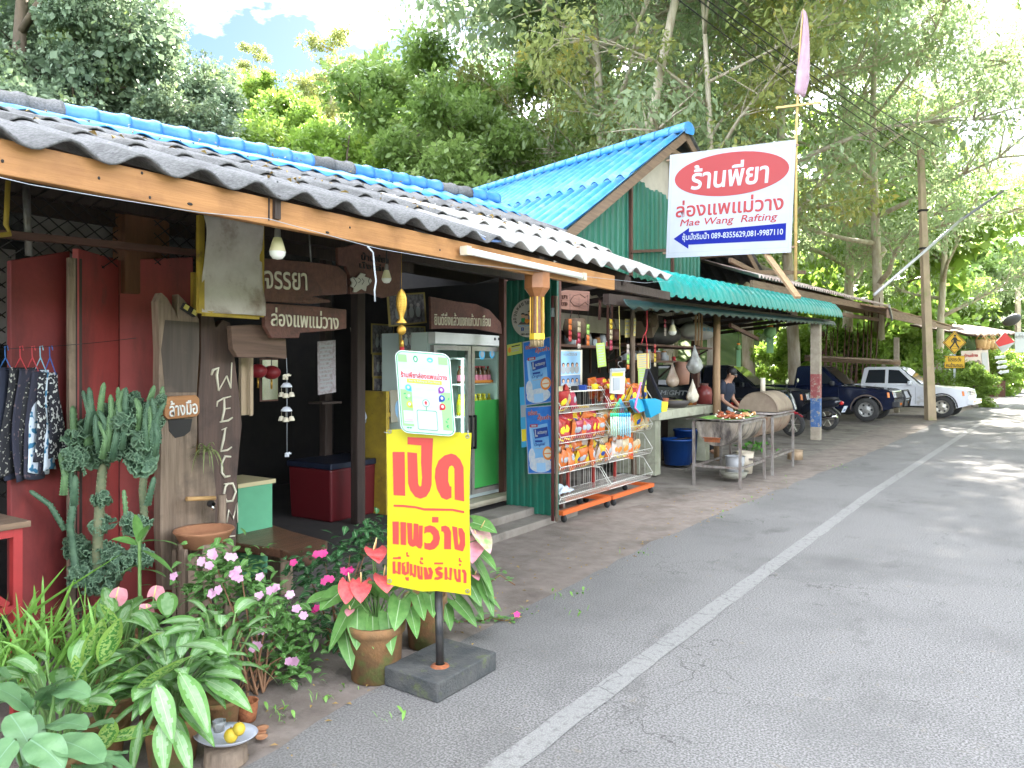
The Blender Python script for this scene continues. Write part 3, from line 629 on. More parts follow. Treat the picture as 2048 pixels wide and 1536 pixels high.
tree_proto('br2', 'broadleaf_tree', 5, 12, 4.4, m_lmd, m_barkd, 130, .2, .3, limbs=16, fork=.12, rad=.18, subs=4, crown0=.1)
tree_proto('bush', 'leafy_shrub', 6, 3.2, 1.9, m_lbr, m_barkd, 80, .12, .32, limbs=12, fork=.06, rad=.06, subs=4, crown0=.0, wig=.1)
tree_proto('thin', 'slender_tree', 7, 20, 3.6, m_lys, m_bark, 50, .2, .32, limbs=15, fork=.42, rad=.17, subs=3, wig=.4, upw=.35, crown0=.3)
tree_proto('vine', 'vine_covered_tree', 8, 15, 4.4, m_lvn, m_barkd, 240, .13, .36, up=.3, droop=.35, limbs=22, fork=.05, rad=.28, subs=4, crown0=0, wig=.4)
tree_proto('hi', 'hillside_tree', 9, 11, 4.6, m_lbr, m_barkd, 36, .42, .34, limbs=15, fork=.15, rad=.18, subs=3, crown0=.1)
tree_proto('hi2', 'hillside_tree', 10, 12, 4.2, m_lmd, m_barkd, 36, .42, .34, limbs=15, fork=.15, rad=.18, subs=3, crown0=.1)
TG = 'tall feathery trees behind the buildings'
for key, px, d, sc, rz, lab in (
    ('ac1', 1205, 27, 1.0, .3, 'tall pale-trunked feathery tree rising just right of the gable ridge'),
    ('ac2', 1340, 31, 1.05, 1.2, 'tall feathery tree directly behind the gable peak'),
    ('ac2', 1590, 28, 1.05, 2.9, 'tall feathery tree whose trunk stands behind the white banner edge'),
    ('ac1', 1500, 34, 1.12, 4.0, 'tall feathery tree behind the flagpole'),
    ('ac3', 1110, 30, 1030, .8, 'lower tree with yellowing leaves left of the gable ridge'),
    ('ac1', 1760, 33, .98, 5.1, 'tall feathery tree behind the sloping lamp arm'),
    ('ac2', 1880, 40, .95, .4, 'tall feathery tree spreading over the utility pole'),
    ('ac3', 1420, 24, .95, 2.2, 'thinner yellow-tinged tree behind the white banner'),
    ('ac1', 1690, 38, 1.05, 1.0, 'feathery tree with drooping fronds above the rusted carport')):
    plant_tree(key, px, d, lab, sc, rz, TG)
for key, px, d, sc, rz, lab in (
    ('vine', 40, 17, .95, 0, 'dark vine-draped tree at the left edge behind the grey ridge'),
    ('vine', 185, 18, 950, 1.5, 'tallest dark vine-draped tree behind the left of the blue ridge'),
    ('vine', 345, 19.5, 1090, 3.1, 'shorter vine-draped tree with a steep right edge behind the blue ridge'),
    ('vine', 120, 20, 960, 5.4, 'broad vine-draped tree rising behind the left end of the roof'),
    ('vine', 385, 22, 1175, 2.4, 'low vine-draped tree at the right foot of the left tree mass'),
    ('vine', 275, 21, 985, 4.4, 'dark vine-draped tree in the middle of the left tree mass'),
    ('br1', 110, 25, 990, 2, 'bright green tree showing between the vine-draped trees'),
    ('br1', -40, 23, 1040, 4, 'bright green tree poking in at the far left edge'),
    ('br2', 830, 32, 1085, 1, 'rounded mid-green tree left of the gabled roof'),
    ('br1', 610, 36, 1190, 2, 'bright yellow-green tree behind the middle of the blue ridge'),
    ('br2', 915, 27, 1190, 3, 'mid-green tree just behind the end of the blue ridge'),
    ('br1', 510, 40, 1160, 5, 'bright green tree right of the vine-draped mass'),
    ('br1', 700, 29, 1235, 1.1, 'low bright green tree below the slender tree'),
    ('br2', 1010, 33, 1130, 4.2, 'mid-green tree above the left end of the gabled roof'),
    ('br1', 450, 27, 1200, .7, 'bright green tree low beside the edge of the vine-draped mass'),
    ('thin', 665, 43, 1030, .5, 'slender sparse tree standing alone against the white sky'),
    ('thin', 510, 58, 1075, 2.5, 'pale wispy tree on the skyline left of the slender tree')):
    plant_tree(key, px, d, lab, sc, rz)
for i, (px, d, sc) in enumerate(((455, 22, 1.0), (560, 24, 1.1), (640, 23, .9), (735, 24, 1.0), (830, 22, .9), (930, 21, .95), (990, 24, 1.1), (380, 21, 1.0), (1060, 24, 1.2), (250, 20, 1.0))):
    plant_tree('bush', px, d, 'bright leafy shrub peeking over the shop roof ridge', sc, i * 1.3, 'shrubs behind the shop', dz=.6)
# wood further off on the slopes
r_ = random.Random(31); k = 0
for i in range(46):
    px = r_.uniform(350, 1250); d = r_.uniform(42, 66)
    plant_tree('hi' if r_.random() < .6 else 'hi2', px, d, 'green tree in the wood on the far slope behind the shop', 1000 + r_.uniform(165, 260), r_.uniform(0, 6), 'trees on the far slope', sz=r_.uniform(.8, 1.1))
for i in range(26):
    y = r_.uniform(48, 120); x = table(EDGE, y) - r_.uniform(5, 26)
    plant_tree('hi' if r_.random() < .75 else 'hi2', 0, 0, 'bright green tree beside the far bend of the road', r_.uniform(.9, 1.4), r_.uniform(0, 6), 'trees at the far road bend', xy=(x, y), sz=r_.uniform(.9, 1.2))
for i in range(16):
    y = r_.uniform(70, 130); x = table(EDGE, y) + r_.uniform(9, 30)
    plant_tree('hi', 0, 0, 'bright green tree across the far bend of the road', r_.uniform(.9, 1.4), r_.uniform(0, 6), 'trees across the far road bend', xy=(x, y))
for x, y, sc, rz in ((6.6, 20, 1, 0), (6.8, 26.5, 1.05, .3), (7.5, 14, .95, .15), (12, 24, 1, .2), (13.5, 18, 1, -.3), (-16.5, 33, 1.1, 3.14), (-16, 40, 1.1, 3.0)):
    plant_tree('shade', 0, 0, 'tall leaning tree added so its high crown shades the road', sc, rz, 'trees added to shade the road', xy=(x, y))  # added for the shade they cast on the road
plant_tree('shade', 0, 0, 'tall leaning tree added behind the gabled house to shade the road', 1.05, math.pi, xy=(-10.5, 22))  # one more added tree, blocking stray sun on the near road
# trees on the other roadside (outside the frame) whose canopy shades the road
for x, y, sc, rz in ((9.5, 27, 1.0, .5), (11, 17, .95, 2), (8, 36, 1.0, 3.3), (9, 47, 1.1, 1), (6.5, 22, .95, 4), (13, 29, 1.1, 5), (7.5, 31, 1.15, 2.2), (12, 22, 1.05, 1.4), (7, 41, 1.2, 3.9), (14, 38, 1.1, 0)):
    plant_tree('ac2', 0, 0, 'tall feathery tree on the far side of the road', sc, rz, 'trees across the road', xy=(x, y))
# ================================================================ SIGNS AND THINGS AT THE SHOP FRONT
class Panel:
    """a flat printed face: u to the right 0..1, v down 0..1"""
    def __init__(s, tl, tr, bl, t=0.002):
        s.o, s.x, s.y = V(tl), V(tr) - V(tl), V(bl) - V(tl); s.n = s.y.cross(s.x).normalized(); s.t = t; s.L = {}
    def p(s, u, v, k=0): return s.o + s.x * u + s.y * v + s.n * (s.t * k)
    def mb(s, name, m): return s.L.setdefault((name, m.name), (MB(), m))[0]
    def poly(s, name, m, pts, k): s.mb(name, m).prism([s.p(u, v, k - 1) for u, v in pts], s.n * s.t); return s
    def rect(s, name, m, u0, v0, u1, v1, k): return s.poly(name, m, [(u0, v0), (u0, v1), (u1, v1), (u1, v0)], k)
    def ell(s, name, m, u, v, ru, rv, k, n=28, a0=0, a1=360): return s.poly(name, m, [(u + ru * math.cos(R(lerp(a0, a1, i / n))), v - rv * math.sin(R(lerp(a0, a1, i / n)))) for i in range(n)], k)
    def line(s, name, m, pts, w, k):
        b = MB(); ax = s.x.length / s.y.length; stroke(b, [(u * ax, -v) for u, v in pts], w); 
        s.mb(name, m).add([s.p(q.x / ax, -q.y, k - 1) + s.n * (s.t * (1 if q.z > .001 else 0)) for q in b.v], b.f); return s
    def text(s, name, m, body, u, v, w, h, k, bold=0, shear=0, rot=0):
        t = text_fit(body, 1, 1, bold, shear, thick=2); ax = s.x.length / s.y.length; c, sn = math.cos(R(rot)), math.sin(R(rot))
        b = s.mb(name, m); vs = []
        for q in t.v:
            X, Y = q.x * w * ax, q.y * h; X, Y = X * c - Y * sn, X * sn + Y * c
            vs.append(s.p(u + X / ax, v - Y, k - 1) + s.n * (s.t * max(0, q.z)))
        b.add(vs, t.f); return s
    def done(s, parent):
        for (name, _), (b, m) in s.L.items(): b.obj(name, m, parent)
col = lambda n, c, **k: mat(n, c, rough=k.pop('rough', .6), **k)
c_w, c_r, c_bl, c_k = col('print_white', (.34, .36, .385)), col('print_red', (.42, .025, .03)), col('print_blue', (.03, .06, .38)), col('print_black', (.02, .02, .02))
c_g, c_lg, c_y, c_ol = col('print_green', (.03, .25, .09)), col('print_light_green', (.2, .47, .15)), col('print_yellow', (.8, .62, .03)), col('print_olive', (.38, .4, .04))
c_cr = col('carved_cream', (.68, .62, .48)); c_gr = col('print_grey', (.35, .36, .37)); c_or = col('print_orange', (.7, .22, .03)); c_cy = col('print_cyan', (.05, .35, .6)); c_pk = col('print_pink', (.7, .2, .3)); c_pu = col('print_purple', (.2, .03, .25)); c_nv = col('print_navy', (.01, .045, .25)); c_sk = col('print_skin', (.6, .36, .24)); c_lb = col('print_light_blue', (.3, .52, .75))
def spx(pts, d=None, x=None, y=None): return [at(a, b_, d) if d else (onx(a, b_, x) if x else ony(a, b_, y)) for a, b_ in pts]
def board(name, label, cat, pts, x, t, m, group=None, parent=None):
    b = MB(); b.prism(spx(pts, x=x), V((-t, 0, 0)))
    if parent: return b.obj(name, m, parent, bevel=.004)
    c = sum((onx(p, q, x) for p, q in pts), V()) / len(pts)
    th = thing(name, label, cat, c, 0, group); b.obj('plank', m, th, bevel=.004); return th
def carve(th, m, body, a, b_, hpx, x, bold=.012, shear=0, name='lettering', k=.004):
    A, B = onx(*a, x), onx(*b_, x); M_ = (A + B) / 2; d = (M_ - CAM).dot(FW); h = hpx * d / FPX
    t = text_fit(body, (B - A).length, h, bold, shear, thick=.008); t.xf(frame(M_ + V((k, 0, 0)), B - A, UP)); return t.obj(name, m, th)
# -- stand with concrete foot
st = thing('sign_stand', 'black steel pole on a square concrete slab standing at the road edge', 'sign stand', onz(880, 1335))
A, B_, C_ = onz(875, 1408), onz(993, 1340), onz(768, 1371)
b = MB(); D_ = C_ + (B_ - A); lift = V((0, 0, .1))
b.prism([A, B_, D_, C_], lift); b.obj('base_slab', mat('mossy_dark_slab', (.045, .048, .05), (.085, .083, .078), sc=9, rough=.9, bump=1, bsc=60, c3=(.1, .12, .045), sc3=7, lo3=.58, hi3=.72), st, bevel=.008)
pb = onz(880, 1332, .1); pole_d = (pb - CAM).dot(FW)
b = MB(); b.tube([pb - UP * .01, at(877, 1180, pole_d + .03)], .021, 12); b.obj('sleeve', mat('black_steel', (.03, .03, .032), (.06, .055, .05), sc=20, rough=.45, metal=.4), st)
b = MB(); b.tube([at(877, 1235, pole_d + .02), at(862, 720, pole_d + .08)], .014, 10); b.obj('pole', MT['black_steel'], st)
b = MB(); b.lathe([(.05, 0), (.045, .006), (.026, .012)], 14, pb + UP * .0); b.obj('weld_collar', mat('rust', (.3, .09, .03), (.17, .06, .03), sc=30, rough=.9), st)
BD = pole_d - .045
# -- yellow banner with painted words
m_yel = mat('yellow_vinyl', (.5, .44, .0), (.45, .38, .0), sc=5, rough=.5, bump=.25, bsc=14, thin=.15)
m_brd = mat('red_vinyl', (.4, .03, .022), rough=.5)
yb = thing('cloth_banner', 'bright yellow cloth banner with big red painted Thai words on the stand', 'banner', at(858, 1188, BD))
ol = [(773, 860), (775, 1000), (774, 1168), (800, 1174), (845, 1183), (875, 1182), (910, 1186), (942, 1191), (939, 1050), (939, 960), (943, 866), (905, 864), (860, 868), (800, 858)]
b = MB(); b.prism(spx(ol, d=BD + .003), FW * .003); b.obj('cloth', m_yel, yb)
b = MB()
def T(pts, oy=850): b.prism(spx([(760 + x / 8.533, oy + y / 8.533) for x, y in pts], d=BD), FW * .002)
T([(215, 460), (420, 460), (430, 1210), (232, 1195)])
T([(470, 205), (905, 228), (885, 700), (880, 1020), (855, 1120), (790, 1220), (690, 1258), (600, 1225), (520, 1120), (480, 1000), (466, 462), (632, 480), (650, 1000), (665, 1040), (685, 1052), (705, 1035), (718, 900), (700, 640), (705, 350), (470, 330)])
T([(1215, 487), (1290, 510), (1370, 590), (1425, 720), (1437, 1305), (1275, 1272), (1270, 750), (1250, 705), (1220, 690), (1185, 710), (1165, 770), (1165, 960), (1190, 1045), (1220, 1052), (1218, 1240), (1135, 1278), (1050, 1240), (975, 1100), (935, 900), (945, 750), (1000, 610), (1100, 520)])
T([(232, 1360), (400, 1365), (600, 1385), (750, 1420), (1240, 1430), (1437, 1470), (1437, 1505), (1300, 1480), (1240, 1465), (750, 1460), (600, 1420), (400, 1400), (232, 1393)])
q = lambda pts: T(pts, 1020)
q([(213, 198), (320, 198), (320, 590), (218, 578)]); q([(348, 205), (443, 212), (443, 600), (352, 592)])
q([(462, 218), (545, 226), (550, 500), (565, 510), (575, 230), (655, 240), (650, 535), (665, 265), (728, 268), (725, 600), (700, 660), (655, 650), (610, 610), (560, 632), (510, 610), (475, 560)])
q([(888, 118), (998, 120), (998, 214), (888, 212)])
q([(760, 290), (850, 262), (930, 285), (1000, 360), (1025, 480), (1000, 590), (930, 665), (850, 685), (758, 660), (755, 550), (800, 570), (860, 565), (905, 500), (905, 440), (860, 382), (800, 380), (755, 405)])
q([(1045, 280), (1120, 265), (1180, 300), (1212, 380), (1212, 672), (1095, 668), (1095, 400), (1075, 365), (1047, 370)])
q([(1230, 278), (1315, 295), (1335, 580), (1350, 600), (1365, 520), (1340, 400), (1338, 310), (1400, 310), (1450, 400), (1455, 600), (1415, 708), (1275, 670)])
rows = [[(215, 880), (260, 880), (262, 1030), (300, 1060), (300, 885), (355, 888), (350, 1100), (310, 1095), (270, 1060), (262, 1090), (215, 1085)],
    [(370, 905), (440, 890), (400, 940), (430, 970), (430, 1060), (455, 1060), (450, 885), (494, 885), (494, 1080), (430, 1115), (375, 1090)],
    [(508, 918), (550, 925), (550, 1070), (580, 1100), (575, 935), (618, 940), (612, 1140), (575, 1150), (545, 1110), (510, 1130)],
    [(632, 950), (675, 955), (680, 1110), (700, 1120), (690, 965), (725, 970), (728, 1190), (660, 1180), (640, 1140)],
    [(745, 975), (795, 980), (825, 1110), (845, 1080), (815, 985), (870, 980), (905, 1060), (880, 1180), (760, 1190)],
    [(935, 1010), (1000, 965), (1075, 985), (1050, 1020), (985, 1030), (1075, 1075), (1065, 1160), (990, 1195), (925, 1185), (935, 1150), (1020, 1140), (960, 1095)],
    [(1100, 975), (1145, 980), (1150, 1140), (1185, 1170), (1185, 985), (1232, 990), (1218, 1200), (1185, 1195), (1150, 1165), (1140, 1195), (1100, 1190)],
    [(1255, 1000), (1300, 1005), (1310, 1160), (1335, 1180), (1330, 1010), (1375, 1015), (1380, 1235), (1310, 1225), (1275, 1170)],
    [(1400, 1015), (1450, 1020), (1478, 1080), (1475, 1248), (1425, 1245), (1425, 1080), (1400, 1060)],
    [(218, 810), (300, 808), (318, 795), (355, 795), (355, 840), (218, 835)], [(445, 725), (480, 720), (470, 765), (500, 775), (500, 800), (455, 795)], [(690, 808), (735, 812), (735, 855), (690, 850)], [(675, 870), (700, 865), (700, 890), (740, 905), (735, 930), (685, 918)],
    [(925, 897), (1080, 897), (1075, 928), (925, 928)], [(1345, 820), (1370, 815), (1368, 850), (1395, 870), (1395, 895), (1345, 880)], [(1340, 935), (1365, 912), (1390, 935), (1365, 962)], [(425, 1150), (494, 1150), (490, 1210), (445, 1200)]]
for r_w in rows: q(r_w)
b.obj('lettering', m_brd, yb)
for px, py in ((779, 1162), (935, 1182), (935, 873), (779, 863)):
    b = MB(); c = at(px, py, BD - .003); b.tube([c + (RT * math.cos(a * .628) + UP * math.sin(a * .628)) * .009 for a in range(10)], .0025, 5, closed=True); b.obj('eyelet', m_steel, yb)
for p, q_ in (((775, 866), (768, 864)), ((936, 872), (936, 860))):
    b = MB(); b.tube([at(*p, BD - .004), at(*q_, BD - .004)], .002, 4); b.obj('tie', c_w, yb)
# -- information board on top of the stand
ib = thing('information_board', 'rounded white and green notice board with small icons fixed above the yellow banner', 'notice board', at(852, 868, BD - .03))
x_, y_ = (RT * math.cos(R(1.5)) - UP * math.sin(R(1.5))), (UP * math.cos(R(3.6)) - RT * math.sin(R(3.6)) * 1)
d0 = BD - .05; tl, tr, bl = at(793, 703, d0), at(896, 711, d0), at(805, 862, d0)
pn = Panel(tl, tr, bl, .0012); W_, H_ = pn.x.length, pn.y.length
ry = .075
def rr(g_, n=6):
    o = []
    for cu, cv, a0 in ((1 - ry * 1.6, ry, 0), (ry * 1.6, ry, 90), (ry * 1.6, 1 - ry, 180), (1 - ry * 1.6, 1 - ry, 270)):
        for k in range(n + 1): a = R(a0 + 90 * k / n); o.append((cu + (ry * 1.6 + g_) * math.cos(a), cv - (ry + g_ * .62) * math.sin(a)))
    return o
b = MB(); b.prism([pn.p(u, v, -8) for u, v in rr(.035)], pn.n * .007); b.obj('frame', col('white_frame', (.6, .62, .6)), ib)
pn.poly('rim', c_g, rr(.018), 0); pn.poly('printed_face', c_w, rr(0), 1)
for nm_, r_ in zip(('green_corner', 'green_corner_block', 'green_side', 'green_side_block'), ((0.02, .03, .19, .125), (.8, .03, .98, .125), (.02, .47, .24, .93), (.8, .47, .99, .95))): pn.rect(nm_, c_lg, *r_, 2)
pn.ell('emblem', c_g, .36, .075, .045, .042, 2).ell('emblem', c_w, .36, .078, .022, .026, 3).ell('emblem', c_cy, .64, .075, .06, .032, 2).ell('emblem', c_w, .64, .08, .03, .012, 3)
for v, a_, b2 in ((.125, .25, .47), (.125, .53, .78), (.155, .4, .6), (.175, .05, .95), (.2, .3, .7)): pn.rect('small_print', c_gr, a_, v, b2, v + .006, 2)
pn.text('heading', c_r, 'ร้านพี่ยาล่องแพแม่วาง', .5, .28, .9, .075, 2, .03)
pn.rect('name_strip', c_ol, .16, .33, .84, .382, 2); pn.text('name_lettering', c_w, 'Pee Ya Rafting at Mae Wang', .5, .357, .6, .03, 3, .02)
for i, (u, c) in enumerate(((.18, c_cy), (.18, c_lg), (.18, c_ol), (.82, c_pu), (.82, c_nv), (.82, c_r))):
    v = .445 + (i % 3) * .105; pn.ell('icon', c, u, v, .06, .042, 3); s_ = 1 if u < .5 else -1
    pn.poly('icon', c, [(u, v), (u + s_ * .06, v), (u + s_ * .06, v + .045), (u, v + .042)], 3); pn.ell('icon_mark', c_w, u, v - .004, .026, .02, 4)
    a_, b2 = (u + s_ * .1, u + s_ * .28); pn.rect('small_print', c_gr, min(a_, b2), v - .008, max(a_, b2), v - .001, 2); pn.rect('small_print', c_gr, min(a_, b2), v + .012, max(a_, b2) - .03, v + .017, 2)
pn.ell('map_pin', c_g, .5, .625, .07, .048, 2).ell('map_pin', c_w, .5, .625, .06, .041, 3).ell('map_pin', c_r, .5, .618, .024, .02, 4).poly('map_pin', c_r, [(.48, .625), (.52, .625), (.5, .655)], 4).rect('map_pin', c_g, .493, .67, .507, .72, 2)
pn.poly('code_frame', c_g, [(.33, .715), (.68, .715), (.7, .73), (.7, .95), (.68, .965), (.33, .965), (.31, .95), (.31, .73)], 2).poly('code_frame', c_w, [(.335, .723), (.675, .723), (.69, .735), (.69, .945), (.675, .957), (.335, .957), (.32, .945), (.32, .735)], 3)
pn.rect('side_note', c_w, .05, .735, .24, .9, 3).rect('side_note', c_lg, .06, .87, .23, .876, 4).rect('side_note', c_pk, .07, .84, .22, .846, 4).rect('side_note', c_pk, .07, .855, .22, .861, 4)
for u, v, a in ((.88, .82, 40), (.9, .86, 130), (.86, .9, 30), (.92, .92, 140), (.07, .53, 20), (.1, .56, -40), (.08, .95, 0), (.13, .95, 0), (.93, .57, 60)):
    c_, s_ = math.cos(R(a)), math.sin(R(a)); pn.poly('leaf_print', c_g, [(u, v), (u + .04 * c_ - .014 * s_, v - .025 * s_ - .01 * c_), (u + .07 * c_, v - .045 * s_), (u + .04 * c_ + .014 * s_, v - .025 * s_ + .01 * c_)], 4)
pn.done(ib)
# -- carved boards hanging over the doorway
SX = -4.12
s1 = board('carved_sign', 'long ragged dark red board with white Thai lettering hanging highest over the doorway', 'wooden sign', [(525, 516), (598, 522), (638, 526), (676, 532), (689, 542), (694, 549), (694, 588), (655, 590), (625, 593), (659, 600), (660, 605), (618, 608), (525, 603)], SX, .035, m_brnx)
carve(s1, c_cr, 'จรรยา', (528, 559), (613, 564), 36, SX)
for px in (618,):
    b = MB(); b.tube([onx(px, 462, SX - .02), onx(px + 4, 524, SX - .02)], .006, 5); b.obj('chain', m_steel, s1)
s2 = board('carved_sign', 'square dark board with carved white fish at the right of the doorway signs', 'wooden sign', [(676, 495), (693, 493), (723, 485), (740, 496), (804, 508), (800, 588), (767, 596), (737, 586), (700, 588), (699, 549), (692, 532), (677, 530)], SX - .05, .03, m_brnx)
carve(s2, c_k, 'บ้านพี่ยา', (722, 512), (776, 520), 16, SX - .05); carve(s2, c_k, 'นั่งเล่น', (718, 529), (774, 538), 14, SX - .05)
fx = lambda x, y: onx(300 + x / 2.954, 400 + y / 2.954, SX - .044)
b = MB(); b.prism([fx(*p) for p in ((1178, 465), (1195, 455), (1215, 462), (1240, 430), (1270, 440), (1262, 452), (1300, 465), (1306, 480), (1290, 500), (1275, 510), (1270, 540), (1245, 525), (1215, 545), (1195, 545), (1200, 520), (1180, 510), (1190, 490))], V((.012, 0, 0))); b.obj('carved_fish', col('pale_carving', (.55, .52, .46)), s2, bevel=.004)
for pts in ([(1290, 462), (1283, 480), (1292, 500)], [(1225, 462), (1240, 475), (1225, 490)], [(1245, 465), (1258, 480), (1245, 500)], [(1195, 460), (1215, 490), (1200, 515)]):
    b = MB(); b.tube([fx(*p) + V((.012, 0, 0)) for p in pts], .003, 4); b.obj('scale_groove', c_k, s2)
s3 = board('carved_sign', 'lower dark red board with long line of white Thai script over the doorway', 'wooden sign', [(530, 606), (622, 612), (693, 619), (693, 657), (666, 661), (600, 666), (598, 676), (544, 676), (530, 652)], SX + .02, .035, m_brnx)
carve(s3, c_cr, 'ล่องแพแม่วาง', (541, 633), (676, 642), 36, SX + .02)
board('log_offcut', 'rounded bare brown board jutting right from the welcome post', 'wooden board', [(462, 652), (500, 649), (537, 651), (560, 668), (572, 678), (574, 718), (540, 714), (500, 716), (476, 714), (466, 698)], -4.2, .05, wood('bare_brown_board', (.17, .1, .07), (.1, .06, .042), axis=1))
s4 = board('carved_sign', 'dark red board of white Thai script fixed above the drinks fridge', 'wooden sign', [(861, 593), (912, 603), (952, 608), (979, 620), (1002, 645), (1005, 668), (955, 658), (895, 657), (863, 658)], -5.02, .03, m_brnx)
carve(s4, c_cr, 'ยินดียิ่งแล้วแขกแก้วมาเยือน', (868, 637), (980, 641), 25, -5.02, .006)
# -- welcome slab
ws = board('welcome_slab', 'tall dark live-edge slab with WELCOME painted down its face', 'wooden sign', [(402, 625), (412, 612), (424, 618), (432, 655), (446, 640), (460, 645), (464, 660), (470, 720), (478, 790), (484, 850), (479, 900), (474, 960), (476, 1020), (472, 1080), (470, 1150), (402, 1150), (405, 1000), (398, 900), (396, 800), (402, 720)], -4.4, .06, mat('dark_live_edge_wood', (.13, .08, .062), (.08, .052, .042), sc=24, st=(1, 1, .08), rough=.7, bump=.6, bsc=60, c3=(.06, .04, .034), sc3=3))
wx = lambda x, y: onx(x / 3, 640 + y / 3, -4.394)
WL = [([(1268, 330), (1278, 300), (1310, 288), (1300, 330), (1312, 425)], 9), ([(1312, 425), (1360, 335)], 6), ([(1360, 335), (1385, 410)], 8), ([(1385, 410), (1390, 255)], 6),
  ([(1300, 520), (1305, 490), (1340, 470), (1385, 458)], 6), ([(1345, 470), (1345, 540), (1330, 610)], 9), ([(1340, 535), (1382, 528)], 6), ([(1320, 612), (1370, 602), (1396, 585)], 7),
  ([(1330, 660), (1362, 645)], 5), ([(1352, 650), (1340, 720), (1325, 785)], 9), ([(1322, 788), (1365, 780), (1390, 762)], 7),
  ([(1385, 820), (1350, 818), (1330, 860), (1330, 915), (1350, 942), (1380, 935)], 8), ([(1345, 985), (1395, 980), (1415, 1030), (1395, 1085), (1360, 1090), (1342, 1050), (1352, 1000), (1372, 978)], 8),
  ([(1360, 1215), (1372, 1140), (1398, 1195), (1422, 1100), (1425, 1215)], 7), ([(1365, 1300), (1365, 1390)], 7), ([(1365, 1300), (1410, 1295)], 6), ([(1365, 1345), (1400, 1340)], 6), ([(1365, 1390), (1412, 1385)], 6)]
b = MB()
for pts, w_ in WL:
    P3 = [wx(*p) for p in pts]; b.tube(P3, [w_ * .00095 * (.75 if i in (0, len(P3) - 1) else 1.1) for i in range(len(P3))], 6)
b.obj('lettering', c_cr, ws)
# -- grey plank with the hand-wash tap
gp_ = board('weathered_plank', 'tall weathered grey plank with split top beside the welcome slab', 'wooden plank', [(315, 603), (323, 585), (335, 596), (351, 623), (356, 640), (356, 617), (357, 588), (369, 600), (398, 637), (399, 700), (394, 790), (395, 870), (392, 910), (425, 912), (432, 980), (430, 1060), (424, 1180), (326, 1180), (320, 1060), (322, 900), (318, 800), (319, 700)], -4.33, .07, m_gry)
b = MB(); b.prism(spx([(336, 838), (384, 838), (380, 862), (368, 872), (350, 876), (338, 862)], x=-4.328), V((.003, 0, 0))); b.obj('burnt_patch', mat('charred', (.025, .022, .02)), gp_)
b = MB(); b.prism(spx([(330, 640), (398, 645), (398, 700), (393, 785), (330, 785), (322, 700)], x=-4.329), V((.002, 0, 0))); b.obj('dark_stain', wood('dark_stained_wood', (.1, .075, .058), (.06, .046, .036), c3=(.15, .11, .08)), gp_)
hw = board('hand_wash_sign', 'small octagonal orange-brown wooden sign with white Thai letters on the grey plank', 'wooden sign', [(330, 801), (338, 793), (392, 790), (399, 797), (400, 825), (394, 833), (337, 839), (330, 832)], -4.29, .02, wood('orange_wood', (.42, .2, .08), (.3, .13, .05), axis=1))
carve(hw, col('paint_white', (.78, .76, .7)), 'ล้างมือ', (337, 818), (394, 812), 32, -4.29, .02)
sf = thing('solar_lamp', 'small black solar lamp with two yellow strips tied to the plank top', 'lamp', onx(382, 630, -4.28)); b = MB(); c = onx(378, 620, -4.27); b.box(c, (.03, .1, .045), rot=rotm(x=R(-28))); b.obj('body', m_blk, sf, bevel=.005)
for dx in (-.028, .028): b = MB(); b.box(c + V((.016, dx, -dx * .5)), (.006, .03, .03), rot=rotm(x=R(-28))); b.obj('lens', col('yellow_lens', (.7, .6, .15)), sf)
tp = thing('water_tap', 'bamboo spout and black tap over the terracotta basin', 'tap', onx(405, 1010, -4.25))
b = MB(); b.tube([onx(373, 998, -4.22), onx(430, 996, -4.22)], .014, 10); b.obj('spout', wood('bamboo', (.5, .3, .12), (.4, .22, .08), axis=1), tp)
b = MB(); c = onx(423, 1008, -4.2); b.lathe([(.012, -.03), (.02, -.02), (.022, .0), (.014, .02)], 12, c, rot=rotm(y=R(90))); b.obj('valve', c_k, tp); b = MB(); b.tube([c, c + V((.02, .0, -.035))], .01, 8); b.obj('nozzle', col('chrome', (.6, .6, .6), metal=1, rough=.2), tp)
b = MB(); c = onx(444, 1040, -4.2); b.tube([V((c.x, c.y, .3)), c + UP * .16], .026, 9); b.obj('stub_post', m_gry, tp)
# -- terracotta basin on its ring of stakes
c = onx(408, 1060, -4.12); bs = thing('hand_basin', 'round terracotta hand basin on a ring of old wooden stakes', 'basin', (c.x, c.y, 0)); m_tc = mat('terracotta', (.42, .2, .1), (.34, .15, .075), sc=8, rough=.8, bump=.15, c3=(.5, .27, .15), sc3=3)
z = c.z; b = MB(); b.lathe([(.0, z - .09), (.1, z - .1), (.12, z - .095), (.165, z - .01), (.175, z + .0), (.172, z + .008), (.16, z + .004), (.13, z - .03), (.06, z - .045), (.0, z - .045)], 32, (c.x, c.y, 0)); b.obj('bowl', m_tc, bs)
for i in range(13):
    a = i / 13 * 6.283; b = MB(); r1 = .135 + .015 * (i % 3); b.beam((c.x + math.cos(a) * r1, c.y + math.sin(a) * r1, 0), (c.x + math.cos(a) * r1, c.y + math.sin(a) * r1, z - .06 - .05 * ((i * 7) % 3) / 2), .05, .025, up=V((math.cos(a), math.sin(a), 0))); b.obj('stake', m_gry, bs, bevel=.004)
